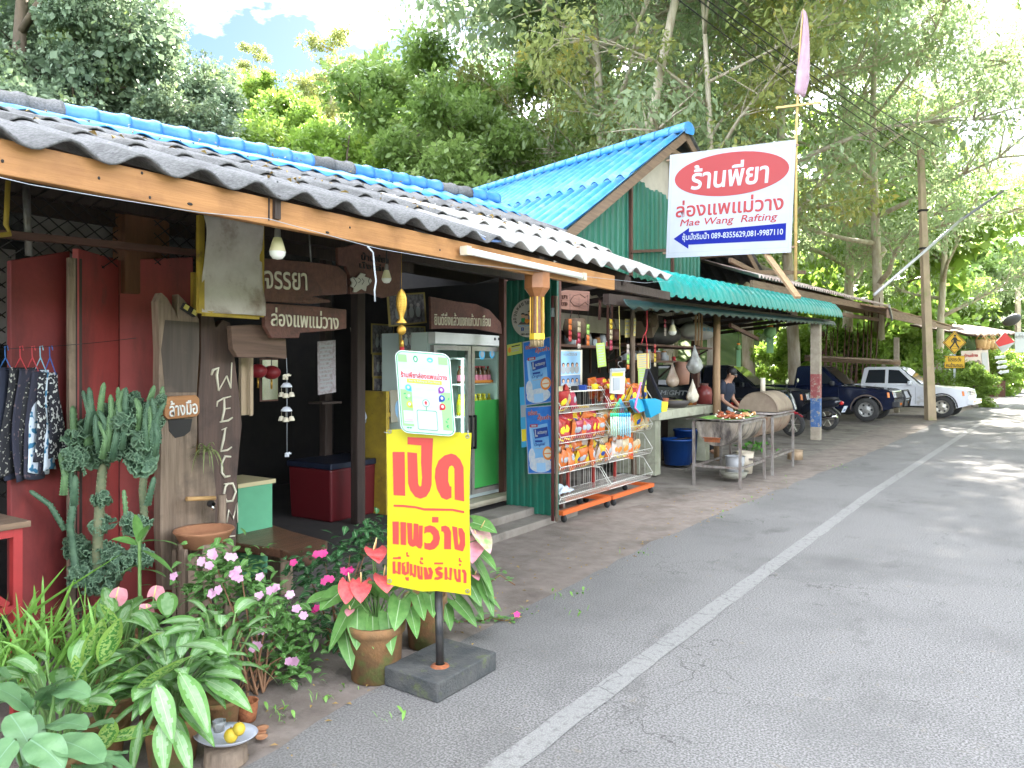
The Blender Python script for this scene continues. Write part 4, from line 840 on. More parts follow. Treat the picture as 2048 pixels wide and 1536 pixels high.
# -- bench
bn = thing('log_bench', 'thick rough wooden plank bench with worn end beside the doorway', 'bench', onz(560, 1190)); bz = .44
b = MB(); b.prism([onz(*p, bz) for p in ((460, 1046), (540, 1047), (585, 1062), (655, 1081), (648, 1095), (624, 1113), (598, 1112), (560, 1098), (470, 1086))], V((0, 0, -.065))); b.obj('seat', wood('worn_bench_wood', (.2, .1, .058), (.1, .05, .03), axis=1, rough=.35, c3=(.04, .035, .028)), bn, bevel=.012)
for px, py in ((560, 1185), (500, 1150)):
    c = onz(px, py); b = MB(); b.box((c.x, c.y, .19), (.16, .12, .38), tp=.9); b.obj('leg', m_gry, bn, bevel=.01)
# -- green cabinet and canvas in mustard frame
c = onx(510, 1000, -4.85); gc = thing('green_cabinet', 'pale green painted cabinet with cream top edge beside the doorway', 'cabinet', (c.x, c.y, .1))
a1, a2 = onx(476, 970, -4.75), onx(545, 978, -4.75)
b = MB(); b.box((-4.93, (a1.y + a2.y) / 2, .5 - .1), (.36, a2.y - a1.y, .75)); b.obj('body', mat('pale_green_paint', (.11, .36, .2), (.09, .31, .17), sc=4, rough=.55), gc, bevel=.004)
b = MB(); b.box((-4.93, (a1.y + a2.y) / 2, .79), (.4, a2.y - a1.y + .03, .03)); b.obj('top', col('cream_trim', (.5, .43, .24)), gc)
KX = -4.0; kf = thing('canvas_panel', 'stained canvas stretched in a mustard yellow frame hanging left of the doorway', 'canvas panel', onx(466, 630, KX))
k1, k2 = onx(407, 440, KX), onx(527, 620, KX)
b = MB()
def cv(u, v): p = V((KX, lerp(k1.y, k2.y, u), lerp(onx(407, 428, KX).z, onx(466, 628, KX).z, v))); p.x += .03 * noise.noise(V((u * 2.2 + v * 1.6, v * 2.5, 3))) + .02 * math.sin(u * 3 + v * 5); return p
b.grid(cv, 20, 24); b.obj('canvas', m_canvas, kf, solid=.004)
zt, zb = onx(407, 430, KX).z, onx(466, 630, KX).z
for y_ in (k1.y, k2.y): b = MB(); b.box((KX - .03, y_, (zt + zb) / 2), (.03, .035, zt - zb)); b.obj('frame_upright', m_mustard, kf)
b = MB(); b.box((KX - .03, (k1.y + k2.y) / 2, zb), (.028, k2.y - k1.y - .037, .03)); b.obj('frame_rail', m_mustard, kf)
# -- light bulbs, string, tube lamp, solar panel, carved pendant, gold fish
def bulb(px, py, d, r, label):
    c = at(px, py, d); t = thing('light_bulb', label, 'light bulb', c); s = r / .05
    b = MB(); b.lathe([(.001, -.05 * s), (.03 * s, -.044 * s), (.047 * s, -.02 * s), (.05 * s, 0)], 18, c); b.obj('globe', col('bulb_white', (.75, .74, .68)), t)
    b = MB(); b.lathe([(.05 * s, .001), (.042 * s, .03 * s), (.03 * s, .07 * s), (.024 * s, .085 * s)], 18, c); b.obj('heat_sink', col('bulb_cream', (.66, .6, .36)), t)
    b = MB(); b.lathe([(.02 * s, .085 * s), (.019 * s, .13 * s), (.008, .15 * s)], 12, c); b.obj('socket', m_steel, t); b = MB(); b.tube([c + UP * .14 * s, c + UP * (.3 * s + .1)], .004, 5); b.obj('cord', c_k, t)
bulb(555, 503, 3.5, .037, 'large cream LED bulb hanging below the fascia beside the canvas'); bulb(773, 557, 4.9, .031, 'smaller bulb hanging in front of the carved fish board'); bulb(1345, 663, 11.5, .06, 'white bulb hanging under the kitchen awning')
sg = thing('string', 'white string stretched along the orange fascia with a loose end', 'string', onx(600, 450, -2.58))
b = MB(); b.tube([onx(px, py, -2.6) for px, py in ((-20, 350), (60, 369), (200, 393), (400, 425), (535, 437), (735, 492), (760, 498), (930, 527), (1100, 545), (1225, 559), (1290, 566), (1345, 560))], .0016, 5); b.obj('line', c_w, sg)
b = MB(); b.tube([onx(px, py, -2.59) for px, py in ((735, 493), (746, 505), (749, 540), (752, 562), (749, 580), (750, 603))], .0045, 5); b.obj('loose_end', c_w, sg)
tl_ = thing('tube_lamp', 'long white fluorescent tube lamp on the right part of the fascia', 'lamp', onx(1040, 525, -2.6))
p, q_ = onx(926, 500, -2.6), onx(1160, 552, -2.6)
b = MB(); b.beam(p, q_, .045, .03); b.obj('batten', m_white, tl_); b = MB(); b.tube([p + V((.034, .04, -.015)), q_ + V((.034, -.04, -.015))], .013, 10); b.obj('tube', col('lamp_glass', (.75, .74, .68), rough=.3), tl_)
for e in (p, q_): b = MB(); b.box(e + V((.02, 0, -.006)), (.05, .04, .05)); b.obj('end_cap', col('aged_plastic', (.5, .44, .32)), tl_)
sp = thing('solar_charger', 'small tilted blue solar panel lying on the grey roof edge', 'solar panel', onx(975, 482, -2.62)); b = MB(); c = onx(973, 481, -2.66); b.box(c + UP * .02, (.13, .2, .012), rot=rotm(x=R(6), y=R(26))); b.obj('panel', col('pv_blue', (.12, .2, .42), rough=.2), sp)
for i in range(5): b = MB(); b.box(c + UP * .03 + V((0, -.08 + .04 * i, 0)), (.12, .004, .003), rot=rotm(x=R(6), y=R(26))); b.obj('grid_line', c_w, sp)
dp = 5.03; pd = thing('carved_pendant', 'octagonal brown and gold pendant with bristle tip hanging from the fascia end', 'pendant', at(1074, 690, dp)); zz = lambda py: EYE + (HZ - py) / FPX * dp
c0 = at(1074, 600, dp); c0.z = 0; o8 = rotm(z=R(22.5) + TH)
b = MB(); b.lathe([(.088, zz(540)), (.088, zz(577)), (.05, zz(592)), (.046, zz(594))], 8, c0, rot=o8, sm=False); b.obj('head', mat('orange_lacquer', (.3, .12, .045), (.22, .085, .03), sc=12, rough=.4), pd)
b = MB(); b.lathe([(.042, zz(593)), (.044, zz(668))], 8, c0, rot=o8, sm=False); b.obj('shaft', mat('brown_lacquer', (.12, .055, .035), (.2, .1, .05), sc=40, rough=.5, bump=.5), pd)
for i in range(8):
    a = R(22.5 + 45 * i) + R(22.5) + TH; b = MB(); o = V((math.cos(a), math.sin(a), 0)); b.beam(c0 + o * .0435 + UP * zz(668), c0 + o * .0425 + UP * zz(594), .008, .008); b.obj('gilt_edge', m_gold, pd)
b = MB(); b.lathe([(.052, zz(667)), (.054, zz(679))], 8, c0, rot=o8, sm=False); b.obj('collar', mat('yellow_gilt', (.75, .5, .04), rough=.35, metal=.3), pd)
b = MB()
for i in range(60): a = i * 2.4; rr_ = .045 * math.sqrt(i / 60); b.tube([c0 + V((math.cos(a) * rr_, math.sin(a) * rr_, zz(679))), c0 + V((math.cos(a) * rr_ * .95, math.sin(a) * rr_ * .95, zz(690 + (i % 5))))], .005, 4)
b.obj('bristles', mat('straw_bristle', (.34, .25, .13)), pd)
df = 4.45; gf = thing('gold_fish_charm', 'golden fish charm with medallion and red tassel hanging from the eave', 'charm', at(803, 720, df)); f_ = lambda px, py: at(px, py, df)
b = MB()
prof = [(578, 2), (584, 7), (595, 10.5), (607, 11), (620, 9.5), (630, 6), (636, 4.5), (641, 8), (646, 12)]
b.grid(lambda u, v: (lambda i, t: f_(803 + math.sin(u * 6.283) * lerp(prof[i][1], prof[i + 1][1], t), lerp(prof[i][0], prof[i + 1][0], t)) + FW * (math.cos(u * 6.283) * .012))(min(int(v * 8), 7), v * 8 - min(int(v * 8), 7)), 16, 24); b.obj('fish_body', m_gold, gf)
for i in range(7):
    for j in (-1, 0, 1): b = MB(); py = 592 + i * 5; w_ = 8 - abs(i - 2) * .6; b.tube([f_(803 + (j - .4) * w_ * .7, py) - FW * .012, f_(803 + j * w_ * .7, py + 3.5) - FW * .0135, f_(803 + (j + .4) * w_ * .7, py) - FW * .012], .001, 4); b.obj('scale', mat('dark_gold', (.25, .13, .02), rough=.5, metal=.5), gf)
b = MB(); b.ball(f_(803, 660), (.028, .012, .03), 14, rot=rotm(z=TH)); b.obj('medallion', m_gold, gf)
b = MB(); b.tube([f_(803, 500), f_(803, 578)], .0015, 4); b.tube([f_(803, 646), f_(803, 690)], .0025, 4); b.obj('cord', m_gold, gf)
b = MB(); b.tube([f_(804, 680), f_(804, 694)], .011, 10); b.obj('tassel_cap', m_gold, gf); b = MB(); b.tube([f_(804, 694), f_(804, 740)], [.013, .015], 10); b.obj('tassel', col('tassel_red', (.3, .02, .02)), gf)
# -- ceramic wind chime
dw = 4.85; wc = thing('wind_chime', 'cream ceramic wind chime of elephants and bells hanging by the doorway', 'wind chime', at(574, 915, dw)); w_ = lambda px, py: at(px, py, dw); m_cer = mat('cream_ceramic', (.6, .54, .42), (.5, .44, .33), sc=12, rough=.4); m_wc = mat('grey_white_ceramic', (.55, .56, .6), rough=.4)
b = MB(); b.tube([w_(573, 716), w_(574, 745), w_(574, 905)], .0018, 4); b.obj('cord', c_w, wc)
def eleph(px, py, s):
    b = MB(); c = w_(px, py); X = RT; k = s * dw / FPX
    P_ = lambda x, y, z=0: c + X * (x * k) + UP * (y * k) + FW * (z * k)
    b.ball(P_(0, 0), (6 * k, 3.5 * k, 4 * k), 12, rot=rotm(z=TH)); b.ball(P_(6, 2), (3.2 * k, 2.6 * k, 3.2 * k), 10, rot=rotm(z=TH)); b.tube([P_(8, 2), P_(10, 0), P_(11, 3)], [1.3 * k, 1 * k, .7 * k], 6)
    for x in (-4, -1.5, 2, 4): b.tube([P_(x, -2, (x % 2) - .5), P_(x, -7.5, (x % 2) - .5)], [1.5 * k, 1.3 * k], 6)
    b.ball(P_(5, 3, -2), (1.8 * k, .6 * k, 2.2 * k), 8, rot=rotm(z=TH)); return b
eleph(571, 752, 1.0).obj('elephant', m_cer, wc); eleph(574, 908, .8).obj('elephant', m_wc, wc)
for y0 in (772, 820):
    b = MB(); c = w_(573, y0); b.lathe([(.002, .022), (.02, .018), (.034, .0), (.036, -.008), (.03, -.002)], 16, c); b.obj('canopy', m_wc, wc)
    for dx in (-10, 0, 10): b = MB(); c = w_(573 + dx, y0 + 17 + (2 if dx == 0 else 0)) - FW * (.012 if dx == 0 else 0); b.lathe([(.002, .016), (.013, .013), (.019, -.005), (.021, -.014), (.016, -.014)], 12, c); b.tube([c + UP * .015, c + UP * .05], .001, 4); b.obj('bell', m_cer, wc)
# -- washing on hangers
cl = MB(); cl.tube(sag(onx(-40, 700, -4.1), onx(272, 676, -4.35), .01), .0022, 4); cl.obj('washing_line', m_wire, label='thin washing line strung in front of the red doors', cat='washing line')
def cloth_mat(name, a, b_, sc, lo, hi): return mat(name, a, b_, sc=sc, rough=.9, lo=lo, hi=hi, det=1)
GAR = [(8, 735, 955, 'plain dark navy trousers hanging leftmost on the washing line', mat('navy_cloth', (.03, .035, .06), rough=.9), 26, (.05, .16, .42)),
  (38, 735, 945, 'black trousers scattered with small pale flowers on the washing line', cloth_mat('floral_black', (.025, .025, .03), (.4, .38, .33), 55, .62, .68), 30, (.55, .05, .06)),
  (62, 738, 955, 'dark navy patterned trousers between floral and white trousers', cloth_mat('navy_motif', (.035, .035, .055), (.14, .09, .1), 30, .62, .68), 22, (.55, .06, .07)),
  (78, 740, 945, 'white trousers with blue fish pattern on the washing line', cloth_mat('blue_fish_white', (.6, .66, .74), (.04, .17, .3), 22, .56, .6), 26, (.25, .5, .6)),
  (97, 745, 925, 'black trousers with white squiggle print rightmost on the washing line', cloth_mat('squiggle_black', (.025, .025, .035), (.6, .6, .58), 48, .56, .6), 16, (.04, .12, .4))]
for i, (px, py0, py1, lab, m, wpx, hc) in enumerate(GAR):
    d = 3.98 + i * .04; c = at(px, py0, d); th = thing('hanging_trousers', lab, 'trousers', at(px, py1, d), 0, 'trousers on the washing line'); hm = mat('hanger_%s' % 'abcde'[i], hc, rough=.4)
    k = d / FPX; wd = wpx * k * .75; hgt = (py1 - py0) * k; ax = (RT * .55 - FW * .83)
    b = MB()
    def gf_(u, v, c=c, wd=wd, hgt=hgt, i=i): return c + RT * ((u - .5) * wd * (1 + .45 * v) * 1.0 + .01 * math.sin(v * 5 + i)) - UP * (hgt * v * (1 + .03 * math.sin(u * 9 + i))) + FW * (.035 * math.sin(u * 11 + i * 2 + v * 2) * (.5 + v) + (u - .5) * .12)
    b.grid(gf_, 22, 20); b.obj('cloth', m, th, solid=.008)
    top = at(px + 4, 693, d); b = MB(); b.tube([top + RT * .012 - UP * .02, top + RT * .008 + UP * .004, top - RT * .006 - UP * .0, top - RT * .004 - UP * .05, at(px + 3, 715, d)], .0028, 6); b.tube([at(px + 3, 715, d), at(px - 10, py0 + 4, d), at(px + 15, py0 + 4, d), at(px + 3, 715, d)], .003, 6); b.obj('hanger', hm, th)
# -- red steel table at the far left
c = at(32, 1055, 3.65); rt = thing('red_steel_table', 'red painted steel frame table with dark wooden top at the left edge', 'table', (c.x - .2, c.y - .45, 0)); m_rs = mat('red_steel', (.36, .03, .03), (.28, .025, .025), sc=6, rough=.5)
tz = c.z
for x, y_ in ((c.x, c.y), (c.x - .36, c.y), (c.x, c.y - .95), (c.x - .36, c.y - .95)):
    b = MB(); b.box((x, y_, tz / 2), (.04, .04, tz)); b.obj('leg', m_rs, rt)
b = MB(); b.box((c.x, c.y - .475, tz - .02), (.039, .909, .04)); b.obj('rail', m_rs, rt); b = MB(); b.box((c.x, c.y - .475, tz - .38), (.037, .909, .035)); b.obj('rail', m_rs, rt); b = MB(); b.beam((c.x - .002, c.y - .04, tz - .36), (c.x - .002, c.y - .35, tz - .05), .03, .03); b.obj('rail', m_rs, rt)
b = MB(); b.box((c.x - .18, c.y - .475, tz + .015), (.44, 1.05, .03)); b.obj('top', m_gryy, rt, bevel=.003)
# -- big banner sign on its mast, with flag
BY = 11.72; bb = thing('large_banner', 'large white vinyl banner with red oval and blue arrow above the awning', 'banner', ony(1462, 505, BY))
tl, tr, bl = ony(1340, 310, BY), ony(1592, 279, BY), ony(1332, 512, BY); pn = Panel(tl, tr, bl, .003)
m_vw = mat('white_vinyl', (.42, .43, .48), (.39, .4, .45), sc=4, rough=.35, bump=.35, bsc=7, thin=.3); m_vr = mat('vinyl_red', (.36, .016, .018), rough=.35, bump=.3, bsc=7, thin=.3); m_vb = mat('vinyl_blue', (.004, .01, .17), rough=.6, spec=.15)
pn.rect('sheet', m_vw, 0, 0, 1, 1.02, 0); pn.ell('oval', m_vr, .505, .25, .455, .205, 1, 48)
pn.text('lettering', c_w, 'ร้านพี่ยา', .5, .25, .62, .24, 2, .02, .05, 0)
pn.text('lettering', m_vr, 'ล่องแพแม่วาง', .5, .545, .86, .165, 1, .02, 0, 0); pn.text('lettering', m_vr, 'Mae Wang  Rafting', .5, .692, .78, .09, 1, .012, .18, 0)
pn.poly('arrow', m_vb, [(.06, .835), (.19, .735), (.19, .775), (.955, .75), (.955, .905), (.19, .9), (.19, .94)], 1)
pn.text('lettering', c_w, 'ซุ้มนั่งริมน้ำ 089-8355629,081-9987110', .535, .83, .8, .085, 2, .018, 0, 0)
for r_ in ((.02, .03, .024, .98), (.976, .03, .98, .98), (.02, .97, .98, .974)): pn.rect('border', c_gr, *r_, 1)
pn.done(bb)
for (u, v) in ((.5, .05), (.5, .97)): b = MB(); b.beam(pn.p(-.03, v, -6), pn.p(1.02, v, -6), .03, .03); b.obj('batten', m_gryy, bb)
ms = thing('flag_mast', 'thin bamboo mast with crossbar rising beside the large banner', 'mast', ony(1592, 560, BY + .05)); fy = BY + .05
b = MB(); b.tube([ony(1591, 560, fy), ony(1592, 280, fy), ony(1600, 90, fy), ony(1607, 18, fy)], [.026, .022, .014, .008], 8); b.obj('pole', mat('bamboo_pole', (.55, .38, .14), (.42, .27, .1), sc=9, rough=.6), ms)
b = MB(); b.beam(ony(1552, 216, fy - .03), ony(1642, 205, fy - .03), .035, .03); b.obj('crossbar', MT['bamboo_pole'], ms)
fl = MB()
def flg(u, v):
    L_ = lerp(1603, 1588, v); W2 = lerp(8, 30, v ** .6); return ony(L_ + u * W2 * (1 if v < .8 else 1 - .25 * (v - .8) * 5 * u), lerp(22, 187 + 8 * u, v), fy - .02) + V((0, .05 * math.sin(u * 7 + v * 3), 0))
fl.grid(flg, 10, 16); fl.obj('pennant_flag', mat('faded_pink_flag', (.62, .45, .5), (.5, .32, .42), sc=4, rough=.8, thin=.35, c3=(.7, .66, .68), sc3=3), label='faded pink and white flag hanging limp from the bamboo mast', cat='flag', solid=.003)
b = MB(); b.beam(ony(1530, 505, BY + .1), ony(1596, 595, BY - .6), .09, .04); b.obj('diagonal_plank', m_lwood, label='pale diagonal plank propping the large banner above the awning', cat='plank')
# ================================================================ PLANTS AT THE ROADSIDE
def lm(n, c, c2=None, sc=30, thin=.22, rough=.38): return mat(n, c, c2, sc=sc, thin=thin, rough=rough, det=3, bump=.12, bsc=90)
l_grn = lm('leaf_green', (.11, .255, .06), (.16, .32, .085)); l_dk = lm('leaf_dark_green', (.04, .13, .045), (.065, .175, .06)); l_sil = lm('leaf_silver', (.32, .46, .25), (.22, .38, .17), sc=40); l_rib = lm('leaf_rib', (.4, .52, .3))
l_lim = lm('leaf_lime', (.2, .36, .06), (.3, .44, .1), sc=60); l_spk = mat('leaf_speckle', (.33, .46, .14), (.07, .22, .04), sc=75, thin=.2, rough=.4, det=1, lo=.47, hi=.53); l_blu = lm('leaf_blue_green', (.115, .23, .1), (.16, .29, .13), sc=14); l_blr = lm('leaf_blue_rib', (.2, .33, .2))
l_grs = lm('leaf_grass', (.14, .3, .045), (.2, .38, .08)); l_cac = mat('cactus_skin', (.05, .105, .06), (.09, .16, .09), sc=25, rough=.6, bump=.4); l_cace = mat('cactus_edge', (.16, .245, .15), (.1, .18, .1), sc=30, rough=.6); l_cacy = mat('cactus_young', (.14, .24, .1), (.1, .18, .08), sc=40, rough=.6); m_thorn = mat('cactus_stem', (.2, .2, .11), (.12, .15, .08), sc=20, rough=.8)
f_pal = lm('petal_pale_pink', (.66, .36, .52), thin=.3); f_hot = lm('petal_hot_pink', (.72, .04, .25), thin=.3); f_red = mat('spathe_red', (.62, .075, .085), (.7, .14, .13), sc=30, rough=.25, thin=.15); f_pnk = mat('spathe_pink', (.78, .27, .33), (.82, .38, .42), sc=25, rough=.25, thin=.2); f_spd = mat('spadix', (.75, .55, .25)); f_gpk = mat('spathe_green_pink', (.75, .4, .42), (.3, .5, .16), sc=12, rough=.3, thin=.2, lo=.45, hi=.6)
m_stem = mat('plant_stem', (.1, .2, .05), (.14, .22, .07), sc=20); m_stm2 = mat('reddish_stem', (.2, .1, .05)); m_soil = mat('potting_soil', (.05, .035, .025), rough=1, bump=.6)
m_pot = mat('mossy_terracotta', (.25, .125, .05), (.14, .08, .036), sc=9, rough=.9, bump=.6, bsc=50, c3=(.13, .14, .04), sc3=7, lo3=.5, hi3=.62)
def leaf(b, base, dr, L, W, droop=.35, shape='ov', roll=0, mats=(0, 0, 0), inner=.5, jag=.5, nu=6, nv=9, fold=.18, wave=.0, seed=0, tipw=1.0):
    base, dr = V(base), V(dr).normalized(); side = dr.cross(UP); side = side.normalized() if side.length > .05 else V((1, 0, 0))
    nrm = side.cross(dr); side = side * math.cos(roll) + nrm * math.sin(roll); nrm = side.cross(dr)
    vs = []; fs = []; ms = []
    def wd(t):
        if shape == 'strap': return (min(1, t * 6 + .3) * (1 - t) ** .6)
        if shape == 'heart': return math.sin(math.pi * (t * .9 + .1) ** .62) ** .8 if t < 1 else 0
        if shape == 'round': return math.sin(math.pi * min(1, t * .97 + .03) ** .85) ** .6
        return math.sin(math.pi * t ** .8) ** .85 if 0 < t < 1 else .02
    for j in range(nv + 1):
        t = j / nv; c = base + dr * (L * t * (1 - .25 * droop * t)) - UP * (droop * L * t * t * .8); w_ = wd(t) * W * .5
        for i in range(nu + 1):
            s = i / nu * 2 - 1; back = -.28 * L * s * s * max(0, 1 - t * 2.2) if shape == 'heart' else 0
            vs.append(c + side * (w_ * s) + nrm * (fold * abs(s) * w_ + wave * math.sin(t * 14 + seed + s * 2) * abs(s)) + dr * back)
    q = nu + 1; n0 = len(b.v); b.v += vs
    for j in range(nv):
        for i in range(nu):
            s = abs((i + .5) / nu * 2 - 1); t = (j + .5) / nv; k = mats[0]
            if mats[1] != mats[0]:
                e = inner * (1 - .35 * t) + jag * .45 * noise.noise(V((t * 17 + seed * 3.1, (i < nu / 2) * 5 + s * 3, seed))); k = mats[1] if s < e and .06 < t < .9 else mats[0]
            b.f.append([n0 + j * q + i, n0 + j * q + i + 1, n0 + (j + 1) * q + i + 1, n0 + (j + 1) * q + i]); b.m.append(k); b.sm.append(True)
    if mats[2] != mats[0]:
        for j in range(nv): pass
        rb = []
        for j in range(nv):
            t = j / nv; c = base + dr * (L * t * (1 - .25 * droop * t)) - UP * (droop * L * t * t * .8) + nrm * .0012; rb.append(c)
        n0 = len(b.v); 
        for j, c in enumerate(rb): w_ = W * .018 * (1 - j / nv) + .0006; b.v += [c - side * w_, c + side * w_]
        for j in range(len(rb) - 1): b.f.append([n0 + 2 * j, n0 + 2 * j + 1, n0 + 2 * j + 3, n0 + 2 * j + 2]); b.m.append(mats[2]); b.sm.append(True)
    return b
def pot(th, c, r, h, m=None, lip=.012, r0=.8):
    b = MB(); b.lathe([(.001, 0), (r * r0, 0), (r * .97, h * .8), (r, h * .82), (r + lip, h * .86), (r + lip, h), (r - .004, h), (r - .01, h * .93), (.001, h * .93)], 28, c); b.obj('pot', m or m_pot, th)
def rosette(b, c, n, L, W, h0, spread, r, mats, shape='ov', droop=(.2, .6), inner=.5, stem=.12, up=(.2, 1.0), nu=6, nv=9, jag=.5, smat=None, az=None, fold=.18, wave=0):
    """n leaves on stalks round c"""
    for i in range(n):
        a = i * 2.4 + r.uniform(-.4, .4) if az is None else r.uniform(*az); e = lerp(up[0], up[1], (i + .5) / n * .6 + r.random() * .4); hz = h0 * r.uniform(.55, 1.1)
        o = V((math.cos(a), math.sin(a), 0)); p = V(c) + o * spread * (1.2 - e) * r.uniform(.5, 1) + UP * hz
        d = (o * (1.15 - e) + UP * (e - .15)).normalized(); l = L * r.uniform(.75, 1.12)
        k = b.k
        if smat is not None: b.mat(smat).tube([V(c) + o * .02, V(c).lerp(p, .6) + UP * .02, p], .005, 5, cap=False); b.mat(k)
        leaf(b, p, d, l, W * r.uniform(.85, 1.1) * l / L, r.uniform(*droop), shape, r.uniform(-.4, .4), mats, inner, jag, nu, nv, fold, wave, seed=r.uniform(0, 50))
def flower5(b, c, nrm, r, k=0):
    nrm = V(nrm).normalized(); x = nrm.orthogonal().normalized(); y = nrm.cross(x); b.mat(k)
    for i in range(5):
        a = i * 1.2566; o = x * math.cos(a) + y * math.sin(a); s = nrm.cross(o)
        b.add([V(c), V(c) + o * r * .6 + s * r * .45 + nrm * .003, V(c) + o * r * 1.05 + s * r * .2 + nrm * .002, V(c) + o * r * 1.05 - s * r * .2 + nrm * .002, V(c) + o * r * .6 - s * r * .45 + nrm * .003], [(0, 1, 2, 3, 4)], True)
def spathe(th, c, dr, L, m, seed, roll=0):
    """an anthurium bloom: heart-shaped spathe and spadix, as a part with its own sub-part"""
    b = MB(); leaf(b, c, dr, L, L * .85, .25, 'heart', roll, (0, 0, 0), nu=8, nv=8, fold=.12, seed=seed); o = b.obj('flower', m, th)
    s = MB(); d = (V(dr).normalized() * .5 + UP * .8).normalized(); s.tube([V(c), V(c) + d * L * .35, V(c) + d * L * .62], [.004, .0045, .002], 6); s.obj('spadix', f_spd, o)
r = random.Random(5)
# aglaonema, silver leaves, big in the foreground
c = onz(345, 1520); t = thing('potted_aglaonema', 'large potted plant with silver-centred green leaves in the front corner', 'potted plant', c)
pot(t, c, .115, .2); b = MB(); cc = c + UP * .19
rosette(b, cc, 58, .23, .088, .22, .24, r, (0, 1, 2), 'ov', (.2, .7), .62, up=(.05, 1.0), nu=10, nv=14, jag=.55, smat=3)
for px, py, d, dx, dz, L in ((300, 1440, 2.95, -.3, -.7, .18), (250, 1420, 3.0, -.7, -.4, .2), (330, 1470, 2.9, .2, -.8, .17), (370, 1480, 2.95, .5, -.7, .17), (280, 1470, 2.9, -.1, -.8, .18), (400, 1430, 3.0, .8, -.4, .2), (230, 1370, 3.05, -.6, .1, .2), (410, 1280, 3.15, .8, .25, .3), (455, 1320, 3.2, 1, .0, .27), (470, 1370, 3.1, 1, -.2, .24), (330, 1390, 2.95, .35, -.5, .2), (390, 1370, 3.0, .5, -.5, .25), (300, 1230, 3.3, -.2, .8, .22), (340, 1200, 3.4, .1, .9, .22), (290, 1250, 3.1, -.4, .5, .2), (360, 1440, 3.0, .6, -.5, .17)):
    p = at(px, py, d); leaf(b, p - RT * dx * L * .5 - UP * dz * L * .4, RT * dx + UP * dz - FW * .25, L, L * .4, .35, 'ov', r.uniform(-.3, .3), (0, 1, 2), .62, .55, 10, 14, .16, seed=px)
b.obj('foliage', [l_grn, l_sil, l_rib, m_stem], t)
for px, py, d, n, hz, lab in ((120, 1400, 3.0, 26, .3, 'silver-leaved plant half hidden at the left behind the broad blue-green leaves'), (440, 1300, 3.5, 24, .34, 'silver-leaved plant behind the incense pot under the impatiens'), (230, 1300, 3.55, 26, .36, 'silver-leaved plant between the pink anthurium and the front plants')):
    c = at(px, 1400, d); c.z = 0; t = thing('small_aglaonema', lab, 'potted plant', c); pot(t, c, .09, .15); b = MB(); rosette(b, c + UP * .15, n, .2, .08, hz, .2, r, (0, 1, 2), 'ov', (.2, .7), .6, up=(.05, .95), nu=8, nv=11, jag=.55, smat=3); b.obj('foliage', [l_grn, l_sil, l_rib, m_stem], t)
# dieffenbachia, speckled lime leaves
c = onz(165, 1500, 0) ; c = at(200, 1420, 3.2); c.z = 0; t = thing('potted_dieffenbachia', 'tall speckled yellow-green leaved plant left of the silver-leaved one', 'potted plant', c)
pot(t, c, .1, .16); b = MB()
for px, py, d, qx, qy, W in ((180, 1345, 3.15, 205, 1225, .1), (205, 1330, 3.1, 240, 1225, .09), (160, 1390, 3.1, 150, 1300, .06), (200, 1400, 3.05, 285, 1310, .06), (180, 1400, 3.0, 190, 1420, .08), (210, 1480, 2.95, 310, 1455, .09), (270, 1390, 3.0, 385, 1295, .09), (250, 1310, 3.2, 325, 1255, .06), (170, 1300, 3.3, 190, 1200, .08), (235, 1260, 3.3, 200, 1200, .06), (210, 1500, 2.9, 225, 1430, .07)):
    a_, e_ = at(px, py, d), at(qx, qy, d - .05); leaf(b, a_, e_ - a_, (e_ - a_).length * 1.05, W, .12, 'ov', r.uniform(-.5, .5), (0, 1, 2), .78, .4, 8, 14, .2, seed=px); b.mat(3).tube([c + UP * .15, c.lerp(a_, .6) + UP * .1, a_], .006, 5, cap=False); b.mat(0)
b.obj('foliage', [l_lim, l_spk, l_rib, m_stem], t)
# big plain blue-green leaves, bottom left
c = at(70, 1530, 2.75); c.z = 0; t = thing('broad_leaved_plant', 'low plant with broad blue-green rounded leaves in the bottom left corner', 'plant', c)
b = MB()
for px, py, qx, qy, W, d in ((70, 1430, 55, 1530, .13, 2.6), (95, 1450, 185, 1450, .15, 2.62), (110, 1480, 215, 1520, .17, 2.5), (60, 1420, -40, 1350, .15, 2.7), (70, 1440, 10, 1330, .14, 2.8), (75, 1400, 155, 1330, .12, 2.8), (60, 1450, -30, 1480, .12, 2.6), (60, 1420, 40, 1370, .06, 2.7), (140, 1500, 280, 1530, .12, 2.7), (20, 1540, 80, 1600, .13, 2.5), (180, 1530, 270, 1490, .1, 2.75), (210, 1560, 190, 1490, .1, 2.8), (40, 1390, -20, 1310, .13, 2.85), (100, 1420, 120, 1350, .12, 2.85), (150, 1470, 240, 1430, .13, 2.75), (60, 1480, 130, 1540, .14, 2.45), (30, 1480, -20, 1560, .14, 2.45), (150, 1530, 240, 1570, .13, 2.5), (20, 1430, 60, 1500, .12, 2.55), (110, 1380, 190, 1390, .12, 2.8)):
    a_, e_ = at(px, py, d), at(qx, qy, d - .06); leaf(b, a_, e_ - a_ + UP * .04, (e_ - a_).length * 1.0, W * .8, .3, 'round', r.uniform(-.35, .35), (0, 0, 1), nu=8, nv=12, fold=.1, wave=.004, seed=px); b.mat(2).tube([c + UP * .02, a_], .006, 5, cap=False); b.mat(0)
b.obj('foliage', [l_blu, l_blr, m_stem], t)
